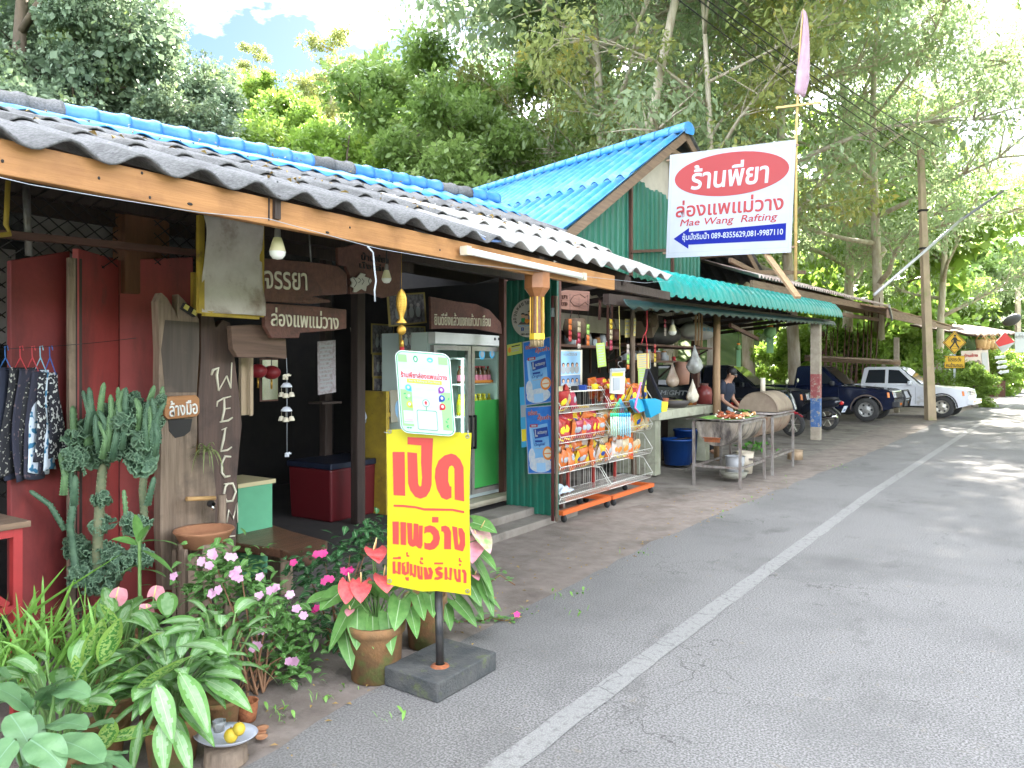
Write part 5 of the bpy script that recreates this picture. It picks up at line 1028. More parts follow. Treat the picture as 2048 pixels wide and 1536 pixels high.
# grassy clump
c = at(60, 1380, 3.3); c.z = 0; t = thing('grassy_clump', 'clump of long bright grassy blades before the red table', 'plant', c); b = MB()
for i in range(260):
    p = at(r.uniform(-80, 200), r.uniform(1270, 1400), r.uniform(3.1, 3.7)); p.z = min(p.z, .42); a = r.uniform(-1.0, 1.3); d = (RT * math.sin(a) * .8 + UP * 1.1 - FW * r.uniform(-.3, .4)); leaf(b, p, d, r.uniform(.22, .46), r.uniform(.012, .026), r.uniform(.1, .7), 'strap', r.uniform(-1, 1), (0, 0, 0), nu=2, nv=7, fold=.3)
for px, py, qx, qy in ((0, 1270, 250, 1090), (30, 1260, 135, 1120), (70, 1230, 68, 1165), (110, 1250, 150, 1150)):
    a_, e_ = at(px, py, 3.3), at(qx, qy, 3.25); leaf(b, a_, e_ - a_, (e_ - a_).length, .022, .05, 'strap', .6, (0, 0, 0), nu=2, nv=9, fold=.3)
b.obj('foliage', l_grs, t)
# anthurium with pink blooms behind
c = at(270, 1330, 3.75); c.z = 0; t = thing('pink_anthurium', 'anthurium with two pale pink blooms behind the silver-leaved plant', 'potted plant', c); pot(t, c, .1, .16); b = MB()
rosette(b, c + UP * .15, 11, .2, .13, .3, .14, r, (0, 0, 1), 'heart', (.3, .8), smat=2, up=(.1, .8)); b.obj('foliage', [l_grn, l_rib, m_stem], t)
for i, (px, py, dx) in enumerate(((232, 1198, .5), (308, 1195, .4), (296, 1225, -.3))):
    p = at(px, py, 3.65); b = MB(); b.tube([c + UP * .2, c.lerp(p, .6) + UP * .05, p], .003, 5); b.obj('stalk', m_stem, t); spathe(t, p, RT * dx - FW * .15 + UP * .6, .1 if i < 2 else .07, f_pnk, i, R(80))
# impatiens shrubs
def impatiens(name, lab, pts, d, fl, fm, nleaf, lsz, flab, lmats=(0, 0, 1)):
    cx = sum(p[0] for p in pts) / len(pts); c = at(cx, 1300, d); c.z = 0; t = thing(name, lab, 'flowering plant', c); b = MB(); st_ = MB()
    for px, py, rx in pts:
        o = at(px, py, d + r.uniform(-.12, .25)); st_.tube([c + V((r.uniform(-.08, .08), r.uniform(-.05, .05), .0)), c.lerp(o, .5) + UP * .04, o], [.007, .005, .003], 5, cap=False)
        for i in range(nleaf):
            p = o + RT * r.gauss(0, rx * d / FPX) + UP * r.gauss(0, rx * .8 * d / FPX) + FW * r.gauss(0, .07); a = r.uniform(0, 6.28)
            if p.z < .03: continue
            leaf(b, p, V((math.cos(a), math.sin(a), r.uniform(-.2, .5))), lsz * r.uniform(.6, 1.15), lsz * .5, r.uniform(.2, .7), 'ov', r.uniform(-.5, .5), lmats, nu=4, nv=6, fold=.2)
    st_.obj('stem', m_stm2, t); b.obj('foliage', [l_grn if fm is f_pal else l_dk, l_rib], t)
    for px, py in fl:
        p = at(px, py, d - r.uniform(.1, .2)); f = MB()
        for k in range(2): flower5(f, p + RT * r.uniform(-.012, .012) + UP * r.uniform(-.01, .01) + FW * .004 * k, -FW + UP * r.uniform(0, .8) + RT * r.uniform(-.5, .5), .02)
        f.obj('flower', fm, t)
impatiens('pink_impatiens', 'leafy impatiens covered in pale pink flowers below the hand basin', [(430, 1125, 26), (480, 1130, 24), (400, 1170, 28), (455, 1180, 30), (510, 1170, 26), (540, 1210, 26), (470, 1240, 34), (560, 1250, 26), (590, 1240, 22), (510, 1280, 36), (570, 1310, 30), (420, 1250, 30), (600, 1300, 24), (540, 1350, 26), (590, 1360, 22)], 3.95,
    [(427, 1105), (425, 1114), (462, 1112), (406, 1122), (418, 1128), (472, 1143), (474, 1155), (522, 1155), (420, 1187), (436, 1180), (518, 1190), (540, 1184), (578, 1187), (591, 1216), (604, 1230), (521, 1260), (513, 1290), (510, 1298), (580, 1320), (590, 1322), (345, 1150), (550, 1178), (467, 1150)], f_pal, 75, .07, '')
impatiens('hot_pink_impatiens', 'impatiens with hot pink flowers between the bench and the yellow banner', [(610, 1140, 24), (650, 1125, 26), (700, 1110, 22), (730, 1080, 20), (660, 1170, 28), (720, 1150, 26), (620, 1200, 24), (680, 1210, 26), (745, 1060, 14), (640, 1240, 26), (690, 1260, 24)], 4.5,
    [(640, 1108), (632, 1110), (646, 1106), (588, 1126), (650, 1160), (661, 1156), (688, 1142), (698, 1140), (632, 1218)], f_hot, 55, .075, '')
# red anthurium in the mossy pot
c = onz(752, 1352); t = thing('red_anthurium', 'red-bloomed anthurium in a mossy terracotta pot beside the sign stand', 'potted plant', c); pot(t, c, .145, .29, r0=.9); b = MB(); cc = c + UP * .28
for px, py, qx, qy, W in ((715, 1215, 715, 1290, .12), (745, 1230, 748, 1290, .09), (775, 1225, 785, 1300, .1), (800, 1200, 790, 1255, .12), (820, 1215, 835, 1270, .09), (690, 1260, 705, 1330, .1), (680, 1185, 640, 1215, .13), (660, 1190, 612, 1200, .1), (740, 1190, 700, 1180, .12), (760, 1195, 740, 1150, .1), (860, 1190, 868, 1230, .08), (835, 1190, 850, 1235, .08), (710, 1200, 660, 1290, .1), (790, 1180, 820, 1150, .1)):
    a_, e_ = at(px, py, 4.1), at(qx, qy, 3.98); leaf(b, a_, e_ - a_ - FW * .02, (e_ - a_).length * 1.1, W, .12, 'heart', r.uniform(-.3, .3), (0, 0, 1), nu=8, nv=10, fold=.16, seed=px); b.mat(2).tube([cc, cc.lerp(a_, .7) + UP * .08, a_], .0045, 5, cap=False); b.mat(0)
b.obj('foliage', [l_grn, l_rib, m_stem], t)
for i, (px, py, qx, qy, m) in enumerate(((700, 1165, 692, 1210, f_red), (722, 1165, 725, 1205, f_red), (768, 1152, 780, 1182, f_red), (745, 1110, 775, 1100, f_red), (750, 1098, 765, 1120, f_red), (700, 1220, 690, 1240, f_pnk))):
    p, e_ = at(px, py, 4.02), at(qx, qy, 3.9); s = MB(); s.tube([cc, cc.lerp(p, .6) + UP * .06, p], .0035, 5); s.obj('stalk', m_stem, t); spathe(t, p, e_ - p - FW * .05, .135 if i < 5 else .06, m, i)
# green and pink anthurium right of the banner and plants behind
c = onz(850, 1290); t = thing('pale_pink_anthurium', 'anthurium with pink and green blooms behind the right edge of the yellow banner', 'potted plant', c); pot(t, c, .12, .3); b = MB(); cc = c + UP * .28
for px, py, qx, qy, W in ((945, 1045, 990, 1055, .12), (950, 1120, 985, 1180, .12), (960, 1150, 985, 1215, .1), (940, 1190, 965, 1230, .12), (910, 1200, 950, 1240, .1), (890, 1210, 900, 1250, .1), (955, 1100, 990, 1130, .1), (960, 1180, 1000, 1210, .08), (870, 1190, 850, 1240, .1), (935, 1160, 960, 1200, .1)):
    a_, e_ = at(px, py, 4.7), at(qx, qy, 4.6); leaf(b, a_, e_ - a_, (e_ - a_).length * 1.15, W, .2, 'heart', r.uniform(-.5, .5), (0, 0, 1), nu=6, nv=9, fold=.2, seed=px); b.mat(2).tube([cc, cc.lerp(a_, .6) + UP * .1, a_], .0045, 5, cap=False); b.mat(0)
b.obj('foliage', [l_grn, l_rib, m_stem], t)
for i, (px, py, qx, qy, m) in enumerate(((958, 1062, 985, 1105, f_gpk), (955, 1080, 945, 1115, f_pnk), (950, 1150, 965, 1165, f_pnk))):
    p, e_ = at(px, py, 4.65), at(qx, qy, 4.55); s = MB(); s.tube([cc, cc.lerp(p, .6) + UP * .1, p], .0035, 5); s.obj('stalk', m_stem, t); spathe(t, p, e_ - p, .15 if i < 2 else .06, m, i)
c = onz(1000, 1265); t = thing('trailing_periwinkle', 'sprawling low plant with one pink flower at the asphalt edge right of the stand', 'plant', c); b = MB(); s = MB()
for pts in ([(890, 1255), (940, 1240), (985, 1250), (1035, 1235)], [(900, 1250), (960, 1270), (1000, 1285)], [(960, 1180), (1000, 1150), (1030, 1170)], [(940, 1250), (980, 1235), (1020, 1245)]):
    P3 = [at(px, py, 5.0) for px, py in pts]; s.tube(P3, .004, 5)
    for a_, e_ in zip(P3, P3[1:]):
        for k in range(9): p = a_.lerp(e_, r.random()) + V((r.gauss(0, .02), r.gauss(0, .02), r.uniform(0, .04))); a = r.uniform(0, 6.28); leaf(b, p, V((math.cos(a), math.sin(a), .3)), r.uniform(.04, .07), .03, .4, 'ov', 0, (0, 0, 0), nu=3, nv=5)
s.obj('stem', m_stm2, t); b.obj('foliage', l_grn, t); f = MB(); flower5(f, at(1034, 1229, 5.0), -FW + UP, .022); f.obj('flower', f_hot, t)
# dumb cane sapling in front of the cactus
c = at(280, 1250, 3.9); c.z = 0; t = thing('cane_sapling', 'single upright green stem with pointed leaves in front of the cactus', 'plant', c); b = MB(); top = at(279, 1070, 3.9)
b.mat(1).tube([c, top], .009, 6); b.mat(0)
for px, py, qx, qy in ((278, 1090, 270, 1010), (280, 1085, 355, 1080), (282, 1100, 340, 1135), (277, 1090, 220, 1075), (278, 1130, 250, 1150), (282, 1140, 330, 1150), (279, 1085, 300, 1040)):
    a_, e_ = at(px, py, 3.9), at(qx, qy, 3.85); leaf(b, a_, e_ - a_ + UP * .03, (e_ - a_).length * 1.15, .055, .3, 'ov', r.uniform(-.5, .5), (0, 0, 0), nu=4, nv=9)
b.obj('foliage', [l_grn, m_stem], t)
# crested cactus
CD = 4.12; c = at(215, 1260, CD); c.z = 0; t = thing('crested_cactus', 'tall crested cactus with ruffled dark green heads before the red doors', 'cactus', c); pot(t, c, .15, .22)
def k3(px, py, dd=0): return at(px, py, CD + dd)
def arm(pts, w0, w1, name='stem', m=l_cac):
    b = MB(); P3 = [k3(*p) for p in pts]; n = len(P3); w_ = [lerp(w0, w1, i / (n - 1)) * CD / FPX for i in range(n)]; e_ = P3[-1] - P3[-2]; e_.normalize(); b.mat(0).tube(P3 + [P3[-1] + e_ * w_[-1] * .9, P3[-1] + e_ * w_[-1] * 1.5], w_ + [w_[-1] * .75, w_[-1] * .2], 7)
    tot = 0
    for i in range(n - 1):
        for s in range(7):
            q = P3[i].lerp(P3[i + 1], s / 7); ww = lerp(w_[i], w_[i + 1], s / 7)
            for a in (0, 2.1, 4.2): o = RT * math.cos(a) + FW * math.sin(a) + UP * .3; b.ball(q + o * ww * .95, .006, 5)
    b.obj(name, m, t)
arm([(185, 1190, 0), (150, 1130, 0), (140, 1050, 0), (148, 1000, 0), (140, 940, 0), (127, 905, 0)], 8, 6, m=l_cac); arm([(130, 1060, 0), (100, 1010, 0), (65, 985, -.05)], 6, 4.5); arm([(148, 1010, 0), (150, 960, 0)], 8, 7); arm([(127, 990, -.03), (130, 950, -.03), (122, 912, -.03)], 7, 5, m=l_cacy)
arm([(200, 1190, .05), (195, 1100, .05), (200, 1000, .05), (205, 940, .05)], 11, 9, m=m_thorn); arm([(215, 1190, .1), (255, 1120, .1), (290, 1060, .1), (285, 980, .1), (290, 930, .1)], 9, 7, m=m_thorn); arm([(295, 1010, .05), (307, 960, .05)], 7, 5, m=l_cac)
arm([(175, 900, 0), (182, 825, 0)], 9, 6, m=l_cacy); arm([(200, 900, 0), (190, 830, 0)], 8, 6, m=l_cacy); arm([(300, 800, 0), (307, 776, 0)], 6, 4, m=l_cacy); arm([(318, 830, 0), (325, 778, 0)], 6, 4, m=l_cacy); arm([(255, 1060, 0), (248, 985, 0)], 5, 4, m=l_cacy); arm([(150, 890, 0), (146, 820, 0)], 8, 6, m=l_cacy)
for q in range(22): px, py = r.uniform(135, 320), r.uniform(800, 880); arm([(px, py + 40, -.05), (px + r.uniform(-8, 8), py, -.08), (px + r.uniform(-12, 12), py - r.uniform(18, 40), -.08)], 7, 4, m=l_cac if q % 3 else l_cacy)
def ruffle(c, R_, rr, seed):
    b = MB()
    for k in range(17):
        o = V((rr.gauss(0, 1), rr.gauss(0, 1), rr.gauss(0, 1))).normalized(); nz_ = (o + V((rr.gauss(0, .6), rr.gauss(0, .6), rr.gauss(0, .6)))).normalized(); cc = c + o * R_ * .6
        x = nz_.orthogonal().normalized(); y = nz_.cross(x); ph = rr.uniform(0, 6); n = 30; fq = rr.choice((6, 8, 10)); A_ = R_ * rr.uniform(.45, .75); span = rr.uniform(3.5, 6.2)
        vs = []; rings = (.15, .5, .85, 1.0, 1.03, .9)
        for q_, tt in enumerate(rings):
            for i in range(n + 1):
                a = ph + span * i / n; w_ = .2 * A_ * tt * math.sin(fq * i / n * 6.28 + 1.7 * math.sin(a)); th_ = .006 if q_ > 3 else 0
                vs.append(cc + (x * math.cos(a) + y * math.sin(a)) * A_ * tt * (1 + .12 * math.sin(3 * a + seed)) + nz_ * (w_ + th_))
        q = n + 1; n0 = len(b.v); b.v += vs
        for j in range(len(rings) - 1):
            for i in range(n): b.f.append([n0 + j * q + i, n0 + j * q + i + 1, n0 + (j + 1) * q + i + 1, n0 + (j + 1) * q + i]); b.m.append(1 if j >= 2 else 0); b.sm.append(True)
    return b
rr = random.Random(11)
for px, py, w_ in ((165, 880, 34), (150, 920, 26), (225, 830, 30), (255, 840, 32), (280, 820, 24), (310, 845, 18), (200, 900, 34), (245, 890, 34), (295, 880, 28), (285, 920, 30), (185, 870, 26), (200, 1000, 18), (205, 1050, 22), (150, 1090, 24), (175, 1120, 30), (215, 1110, 32), (160, 1150, 26), (205, 1160, 30), (265, 1050, 22), (290, 1045, 16), (270, 1110, 24), (290, 1120, 18), (240, 1130, 24), (265, 805, 20), (322, 800, 12)):
    ruffle(k3(px, py, rr.uniform(-.06, .1)), w_ * CD / FPX, rr, px).obj('crest', [l_cac, l_cace], t)
# spider plant tucked in the plank
c = onx(412, 905, -4.28); t = thing('spider_plant', 'small trailing spider plant tucked between plank and welcome slab', 'plant', c); b = MB()
for i in range(22): a = r.uniform(-.9, 1.2); leaf(b, c, RT * math.sin(a) + UP * r.uniform(.2, .9) - FW * .3, r.uniform(.12, .27), .014, r.uniform(.6, 1.5), 'strap', 0, (0, 0, 0), nu=2, nv=8, fold=.3)
b.obj('foliage', [lm('leaf_pale_strap', (.2, .3, .08), (.34, .36, .16))], t)
# offering plate, mangoes, cup, small pot
c = onz(455, 1478); t = thing('offering_plate', 'pale blue-edged platter of offerings on the ground under the leaves', 'plate', c); m_pl = mat('floral_plate', (.55, .56, .62), (.45, .47, .55), sc=20, rough=.3)
pc = at(452, 1462, 3.22); pc.z = .085
b = MB(); b.lathe([(.0, 0), (.07, 0), (.1, .012), (.125, .03), (.127, .033), (.1, .018), (.0, .008)], 30, pc, rot=rotm(z=.5), sx=1.05, sy=.8); b.obj('dish', m_pl, t); b = MB(); b.lathe([(.09, pc.z - .085), (.085, pc.z - .02), (.0, pc.z - .02)], 16, (pc.x, pc.y, 0)); b.obj('stand', m_gry, t)
for i, (px, py, rx) in enumerate(((462, 1471, .03), (478, 1458, .027))):
    o = thing('mango', ('ripe yellow mango at the front of the offering plate', 'ripe yellow mango at the back of the offering plate')[i], 'mango', at(px, py, 3.15), 0, 'mangoes on the plate'); b = MB(); b.ball(at(px, py, 3.15), (rx, rx * .9, rx), 14); b.obj('fruit', mat('mango_skin', (.6, .4, .03), (.4, .3, .03), sc=18, rough=.5, c3=(.1, .06, .02), sc3=40, lo3=.62, hi3=.68), o); b = MB(); p = at(px, py, 3.15) + UP * rx; b.tube([p, p + UP * .006], .003, 5); b.obj('stub', m_stm2, o)
o = MB(); p = at(438, 1452, 3.2); o.lathe([(.0, -.02), (.022, -.02), (.028, .022), (.025, .022), (.02, -.015), (.0, -.015)], 16, p); o.obj('clear_cup', mat('clear_plastic', (.7, .7, .7), trans=.7, rough=.1), label='small clear cup of snacks on the offering plate', cat='cup')
c = onz(493, 1440); t = thing('incense_pot', 'small carved orange clay pot holding burnt incense sticks', 'clay pot', c); b = MB(); b.lathe([(0, 0), (.042, 0), (.05, .05), (.052, .085), (.055, .09), (.047, .09), (.04, .03), (0, .03)], 20, c); b.obj('pot', mat('carved_clay', (.42, .15, .06), (.26, .09, .04), sc=50, rough=.8, bump=.8, bsc=60), t)
for i in range(6): b = MB(); p = c + V((r.uniform(-.02, .02), r.uniform(-.02, .02), .03)); b.tube([p, p + V((r.uniform(-.02, .02), r.uniform(-.02, .02), .1 if i else .27))], .0018, 4); b.obj('incense_stick', m_stm2, t)
for i, (px, py) in enumerate(((520, 1468), (523, 1476), (525, 1458))): b = MB(); c = onz(px, py, .01 + .004 * i); b.lathe([(0, 0), (.02, 0), (.028, .008), (.02, .006), (0, .003)], 14, c); b.obj('clay_saucer', m_tc, label=('tiny clay saucer nearest the offering plate', 'middle tiny clay saucer on the kerb', 'tiny clay saucer beside the incense pot')[i], cat='saucer', group='clay saucers')
# weeds and fallen leaves
b = MB(); r2 = random.Random(3)
for (px, py, n) in ((650, 1400, 12), (690, 1375, 8), (770, 1440, 6), (1125, 1195, 10), (1160, 1185, 8), (1500, 1000, 14), (1680, 935, 14), (1420, 1030, 8), (570, 1440, 10), (560, 1420, 8), (1150, 1230, 6), (455, 1515, 14), (440, 1530, 10), (1060, 1225, 8), (1280, 1110, 8), (1580, 960, 8)):
    for i in range(n):
        p = onz(px + r2.gauss(0, 18), py + r2.gauss(0, 5)); a = r2.uniform(0, 6.28); leaf(b, p, V((math.cos(a), math.sin(a), 1.6)), r2.uniform(.03, .1), .006 if i % 3 else .018, .5, 'strap' if i % 3 else 'ov', 0, (0, 0, 0), nu=2, nv=4)
b.obj('weeds', l_grs, kind='stuff')
b = MB()
for i in range(260):
    px, py = r2.uniform(480, 1500), 0; y = r2.uniform(1.6, 11); x = table(EDGE, y) - abs(r2.gauss(0, .45)) + .12; a = r2.uniform(0, 6.28); p = V((x, y, .006)); s = r2.uniform(.008, .022)
    b.add([p, p + V((math.cos(a) * s + math.sin(a) * s * .4, math.sin(a) * s - math.cos(a) * s * .4, .006)), p + V((math.cos(a) * s * 2, math.sin(a) * s * 2, .002)), p + V((math.cos(a) * s - math.sin(a) * s * .4, math.sin(a) * s + math.cos(a) * s * .4, .008))], [(0, 1, 2, 3)])
b.obj('leaf_litter', mat('dry_leaf', (.4, .27, .06), (.22, .13, .06), sc=3, rough=.8), kind='stuff')
b = MB()
for i in range(150):
    y = r2.uniform(-.5, 6.2); v = r2.random() ** .8; p = roofpt(y, v) + UP * .045; a = r2.uniform(0, 6.28); s = r2.uniform(.01, .03)
    b.add([p, p + V((math.cos(a) * s, math.sin(a) * s, .012)), p + V((math.cos(a + .5) * s * 2, math.sin(a + .5) * s * 2, -.005)), p + V((math.cos(a + 1) * s, math.sin(a + 1) * s, .008))], [(0, 1, 2, 3)])
b.obj('roof_leaf_litter', MT['dry_leaf'], kind='stuff')
# ================================================================ GOODS, FRIDGE, RACKS, KITCHEN
m_glass = mat('door_glass', (.8, .9, .88), trans=1, rough=.02, ior=1.02, spec=.2); m_alu = mat('aluminium', (.5, .48, .45), (.42, .4, .37), sc=20, rough=.4, metal=.7); m_lime = mat('green_film', (.06, .42, .09), (.05, .37, .08), sc=3, rough=.3)
FXX = -5.12; fy0, fy1 = onx(862, 800, FXX).y, onx(1006, 800, FXX).y; fz1 = onx(930, 668, FXX).z; fzd = onx(930, 690, FXX).z
fr = thing('drinks_fridge', 'two door glass drinks fridge with green film on its lower right door', 'fridge', (FXX - .3, (fy0 + fy1) / 2, .14))
b = MB(); ym = (fy0 + fy1) / 2
b.box((FXX - .67, ym, (fz1 + .16) / 2), (.04, fy1 - fy0, fz1 - .16)); b.box((FXX - .35, fy0 + .02, (fz1 + .16) / 2), (.598, .04, fz1 - .16)); b.box((FXX - .35, fy1 - .02, (fz1 + .16) / 2), (.598, .04, fz1 - .16)); b.box((FXX - .35, ym, .3), (.598, fy1 - fy0 - .082, .28)); b.box((FXX - .35, ym, fz1 - .02), (.6, fy1 - fy0 - .082, .036)); b.obj('body', mat('fridge_lining', (.62, .72, .68), rough=.4), fr)
b = MB(); b.box((FXX + .01, ym, (fz1 + fzd) / 2), (.1, fy1 - fy0, fz1 - fzd)); b.obj('header', m_white, fr, bevel=.008)
for px in (990, 998): p = onx(px, 678, FXX + .063); b = MB(); b.box(p, (.004, .03, .03)); b.obj('control_knob', c_k, fr)
p = onx(864, 678, FXX + .063); 
for k, (a, e) in enumerate(((fy0 + .01, ym - .01), (ym + .01, fy1 - .01))):
    z0, z1 = .24, fzd - .012; b = MB(); w_ = .05
    b.box((FXX + .005, a + w_ / 2, (z0 + z1) / 2), (.05, w_, z1 - z0)); b.box((FXX + .005, e - w_ / 2, (z0 + z1) / 2), (.05, w_, z1 - z0)); b.box((FXX + .005, (a + e) / 2, z1 - w_ / 2), (.046, e - a - 2 * w_, w_)); b.box((FXX + .005, (a + e) / 2, z0 + w_ / 2), (.046, e - a - 2 * w_, w_))
    dr = b.obj('door', m_alu, fr); g = MB(); g.box((FXX + .0, (a + e) / 2, (z0 + z1) / 2), (.008, e - a - 2 * w_, z1 - z0 - 2 * w_)); g.obj('glass', m_glass, dr)
    h = MB(); yy = e - .03 if k == 0 else a + .03; h.beam((FXX + .06, yy, .75), (FXX + .06, yy, 1.12), .02, .02); h.beam((FXX + .03, yy, 1.11), (FXX + .06, yy, 1.11), .02, .025); h.beam((FXX + .03, yy, .76), (FXX + .06, yy, .76), .02, .025); h.obj('handle', c_k, dr)
    for z in (.72, 1.1, 1.46, 1.75): s_ = MB(); s_.box((FXX - .33, (a + e) / 2, z), (.5, e - a - .09, .012)); s_.obj('shelf', m_white, fr)
zt = onx(970, 800, FXX).z; b = MB(); b.box((FXX + .012, (ym + fy1) / 2 + .0, (zt + .3) / 2), (.006, fy1 - ym - .13, zt - .3)); b.obj('green_film', m_lime, fr)
b = MB(); b.tube([(FXX - .05, ym - .06, .5), (FXX - .05, ym - .06, 1.75)], .012, 8); b.obj('light_tube', mat('lit_tube', (.8, 1, .98), emit=2.2), fr)
for px, py, m1, rx in ((945, 712, c_or, .05), (964, 709, c_cy, .06), (984, 708, c_cy, .05)):
    p = onx(px, py, FXX + .008); b = MB(); b.ball(p, (.004, rx, rx), 16); b.obj('sticker', m1, fr); b = MB(); b.ball(p + V((.003, 0, 0)), (.003, rx * .6, rx * .6), 14); b.obj('sticker', c_w, fr)
def bottle(lab, mb_, ml, mc, grp, h=.2, rad=.03):
    t = thing('drink_bottle', lab, 'bottle', (0, 0, 0), 0, grp); b = MB(); b.lathe([(0, 0), (rad, 0), (rad, h * .6), (rad * .8, h * .72), (rad * .38, h * .85), (rad * .38, h * .93)], 12); b.obj('body', mb_, t)
    b = MB(); b.lathe([(rad + .001, h * .15), (rad + .001, h * .5)], 12); b.obj('label', ml, t); b = MB(); b.lathe([(rad * .45, h * .92), (rad * .45, h), (0, h)], 10); b.obj('cap', mc, t); return t
m_bb = mat('brown_glass', (.12, .05, .02), rough=.1); m_by = mat('yellow_drink', (.6, .48, .02), rough=.15); m_bg = mat('green_drink', (.1, .3, .08), rough=.15)
protos = [(bottle('brown bottle standing on the upper shelf behind the fridge glass', m_bb, c_pk, c_r, 'brown bottles in the fridge'), 1.466, .2), (bottle('yellow drink bottle standing on the middle shelf behind the fridge glass', m_by, c_ol, c_y, 'yellow drinks in the fridge'), 1.106, .24), (bottle('dark green drink bottle standing low behind the left fridge door', m_bg, c_w, c_cy, 'green drinks in the fridge'), .726, .2)]
for (t, z, h), (ya, yb, n) in zip(protos, ((ym + .1, fy1 - .14, 6), (ym + .09, fy1 - .12, 6), (fy0 + .12, ym - .12, 6))):
    for i in range(n):
        for j in range(2 if n == 6 else 1): o = t if i == j == 0 else dup(t); place(o, (FXX - .12 - .09 * j, lerp(ya, yb, i / (n - 1)), z), sc=(1.15, 1.15, h / .2))
b = MB(); b.box((FXX - .15, (ym + fy1) / 2, 1.5 - .01), (.2, .4, .03)); b.obj('snack_tray', c_or, label='orange tray under the brown bottles in the fridge', cat='tray')
b = MB(); b.box((-5.0, 7.0, .17), (.2, 1.1, .06)); b.box((-4.92, 7.0, .2), (.16, 1.2, .03)); b.obj('wooden_step', mat('pale_step', (.4, .36, .27), (.32, .28, .2), sc=5), label='pale wooden step below the drinks fridge', cat='step')
# -- green sheet wall with round sign and posters
PY = 7.0; gw = thing('green_sheet_wall', 'green corrugated sheet panel carrying posters beside the fridge', 'wall panel', ony(1065, 1020, PY))
p0, p1 = ony(1012, 600, PY), ony(1116, 600, PY); b = MB(); n = int((p1.x - p0.x) / .075)
b.grid(lambda u, v: V((lerp(p0.x, p1.x, u), PY + (.012 if (u * n) % 1 < .4 else -.006), lerp(.08, 2.6, v))), n * 8, 1, sm=False); b.obj('sheet', m_grn, gw, solid=.004)
for px, m, w_ in ((1105.5, mat('maroon_pipe', (.16, .04, .035), (.1, .03, .03), sc=30, st=(1, 1, .2), rough=.6), .03), (1113, m_gry, .026)):
    p = ony(px, 700, PY - .1); b = MB(); b.tube([(p.x, p.y, .05), (p.x, p.y, onx(px, 592, p.x).z)], w_ * .6, 10); b.obj('upright', m, gw)
    if px < 1110: b = MB(); b.tube([ony(px, 634, PY - .1), ony(px, 616, PY - .1)], .02, 10); b.obj('white_band', c_w, gw)
def disc_sign():
    c = ony(1056, 636, PY - .05); t = thing('round_sign', 'round cream sign with Thai arc lettering and children on a raft behind the pendant', 'sign', c); r_ = 38.5 * (c - CAM).dot(FW) / FPX
    pn = Panel(c + V((-r_ * 1.02, 0, r_)), c + V((r_ * 1.02, 0, r_)), c + V((-r_ * 1.02, 0, -r_)), .003); pn.ell('disc', mat('cream_sign', (.5, .45, .4), (.44, .4, .36), sc=6, rough=.7), .5, .5, .5, .5, 0, 40)
    s_ = 'ล่องแพพี่ยาแม่วาง'; parts = ['ล่', 'อ', 'ง', 'แ', 'พ', 'พี่', 'ย', 'า', 'แ', 'ม่', 'ว', 'า', 'ง']
    for i, ch in enumerate(parts):
        a = lerp(195, 35, i / 12); u, v = .5 + .4 * math.cos(R(a)), .5 - .4 * math.sin(R(a)); pn.text('arc_lettering', c_k, ch, u, v, .065, .09, 1, .015, 0, a - 90)
    pn.poly('raft', col('raft_brown', (.1, .07, .07)), [(.2, .66), (.36, .53), (.82, .53), (.7, .68)], 1)
    for u, v, sc_, c1 in ((.36, .44, 1, c_g), (.47, .47, 1, c_or), (.56, .38, .9, c_nv)):
        pn.ell('child_figure', c1, u, v + .1, .06 * sc_, .07 * sc_, 2).ell('child_figure', c_sk, u, v, .055 * sc_, .06 * sc_, 3).ell('child_figure', c_k, u, v - .03, .06 * sc_, .045 * sc_, 4, 20, 0, 180)
    pn.poly('tree_print', c_g, [(.55, .3), (.6, .12), (.66, .3)], 1); pn.line('waves', c_cy, [(.2, .69), (.28, .71), (.36, .69), (.44, .71), (.52, .69), (.6, .71), (.68, .69)], .015, 2)
    pn.rect('page_icon', c_nv, .3, .74, .38, .83, 2).text('page_icon_letter', c_w, 'f', .345, .787, .03, .07, 3, .03); pn.rect('small_print', c_gr, .41, .77, .62, .8, 2).rect('small_print', c_gr, .28, .85, .6, .87, 2); pn.text('phone_lettering', c_k, '089-8355629', .5, .92, .42, .05, 2, .015); pn.done(t)
disc_sign()
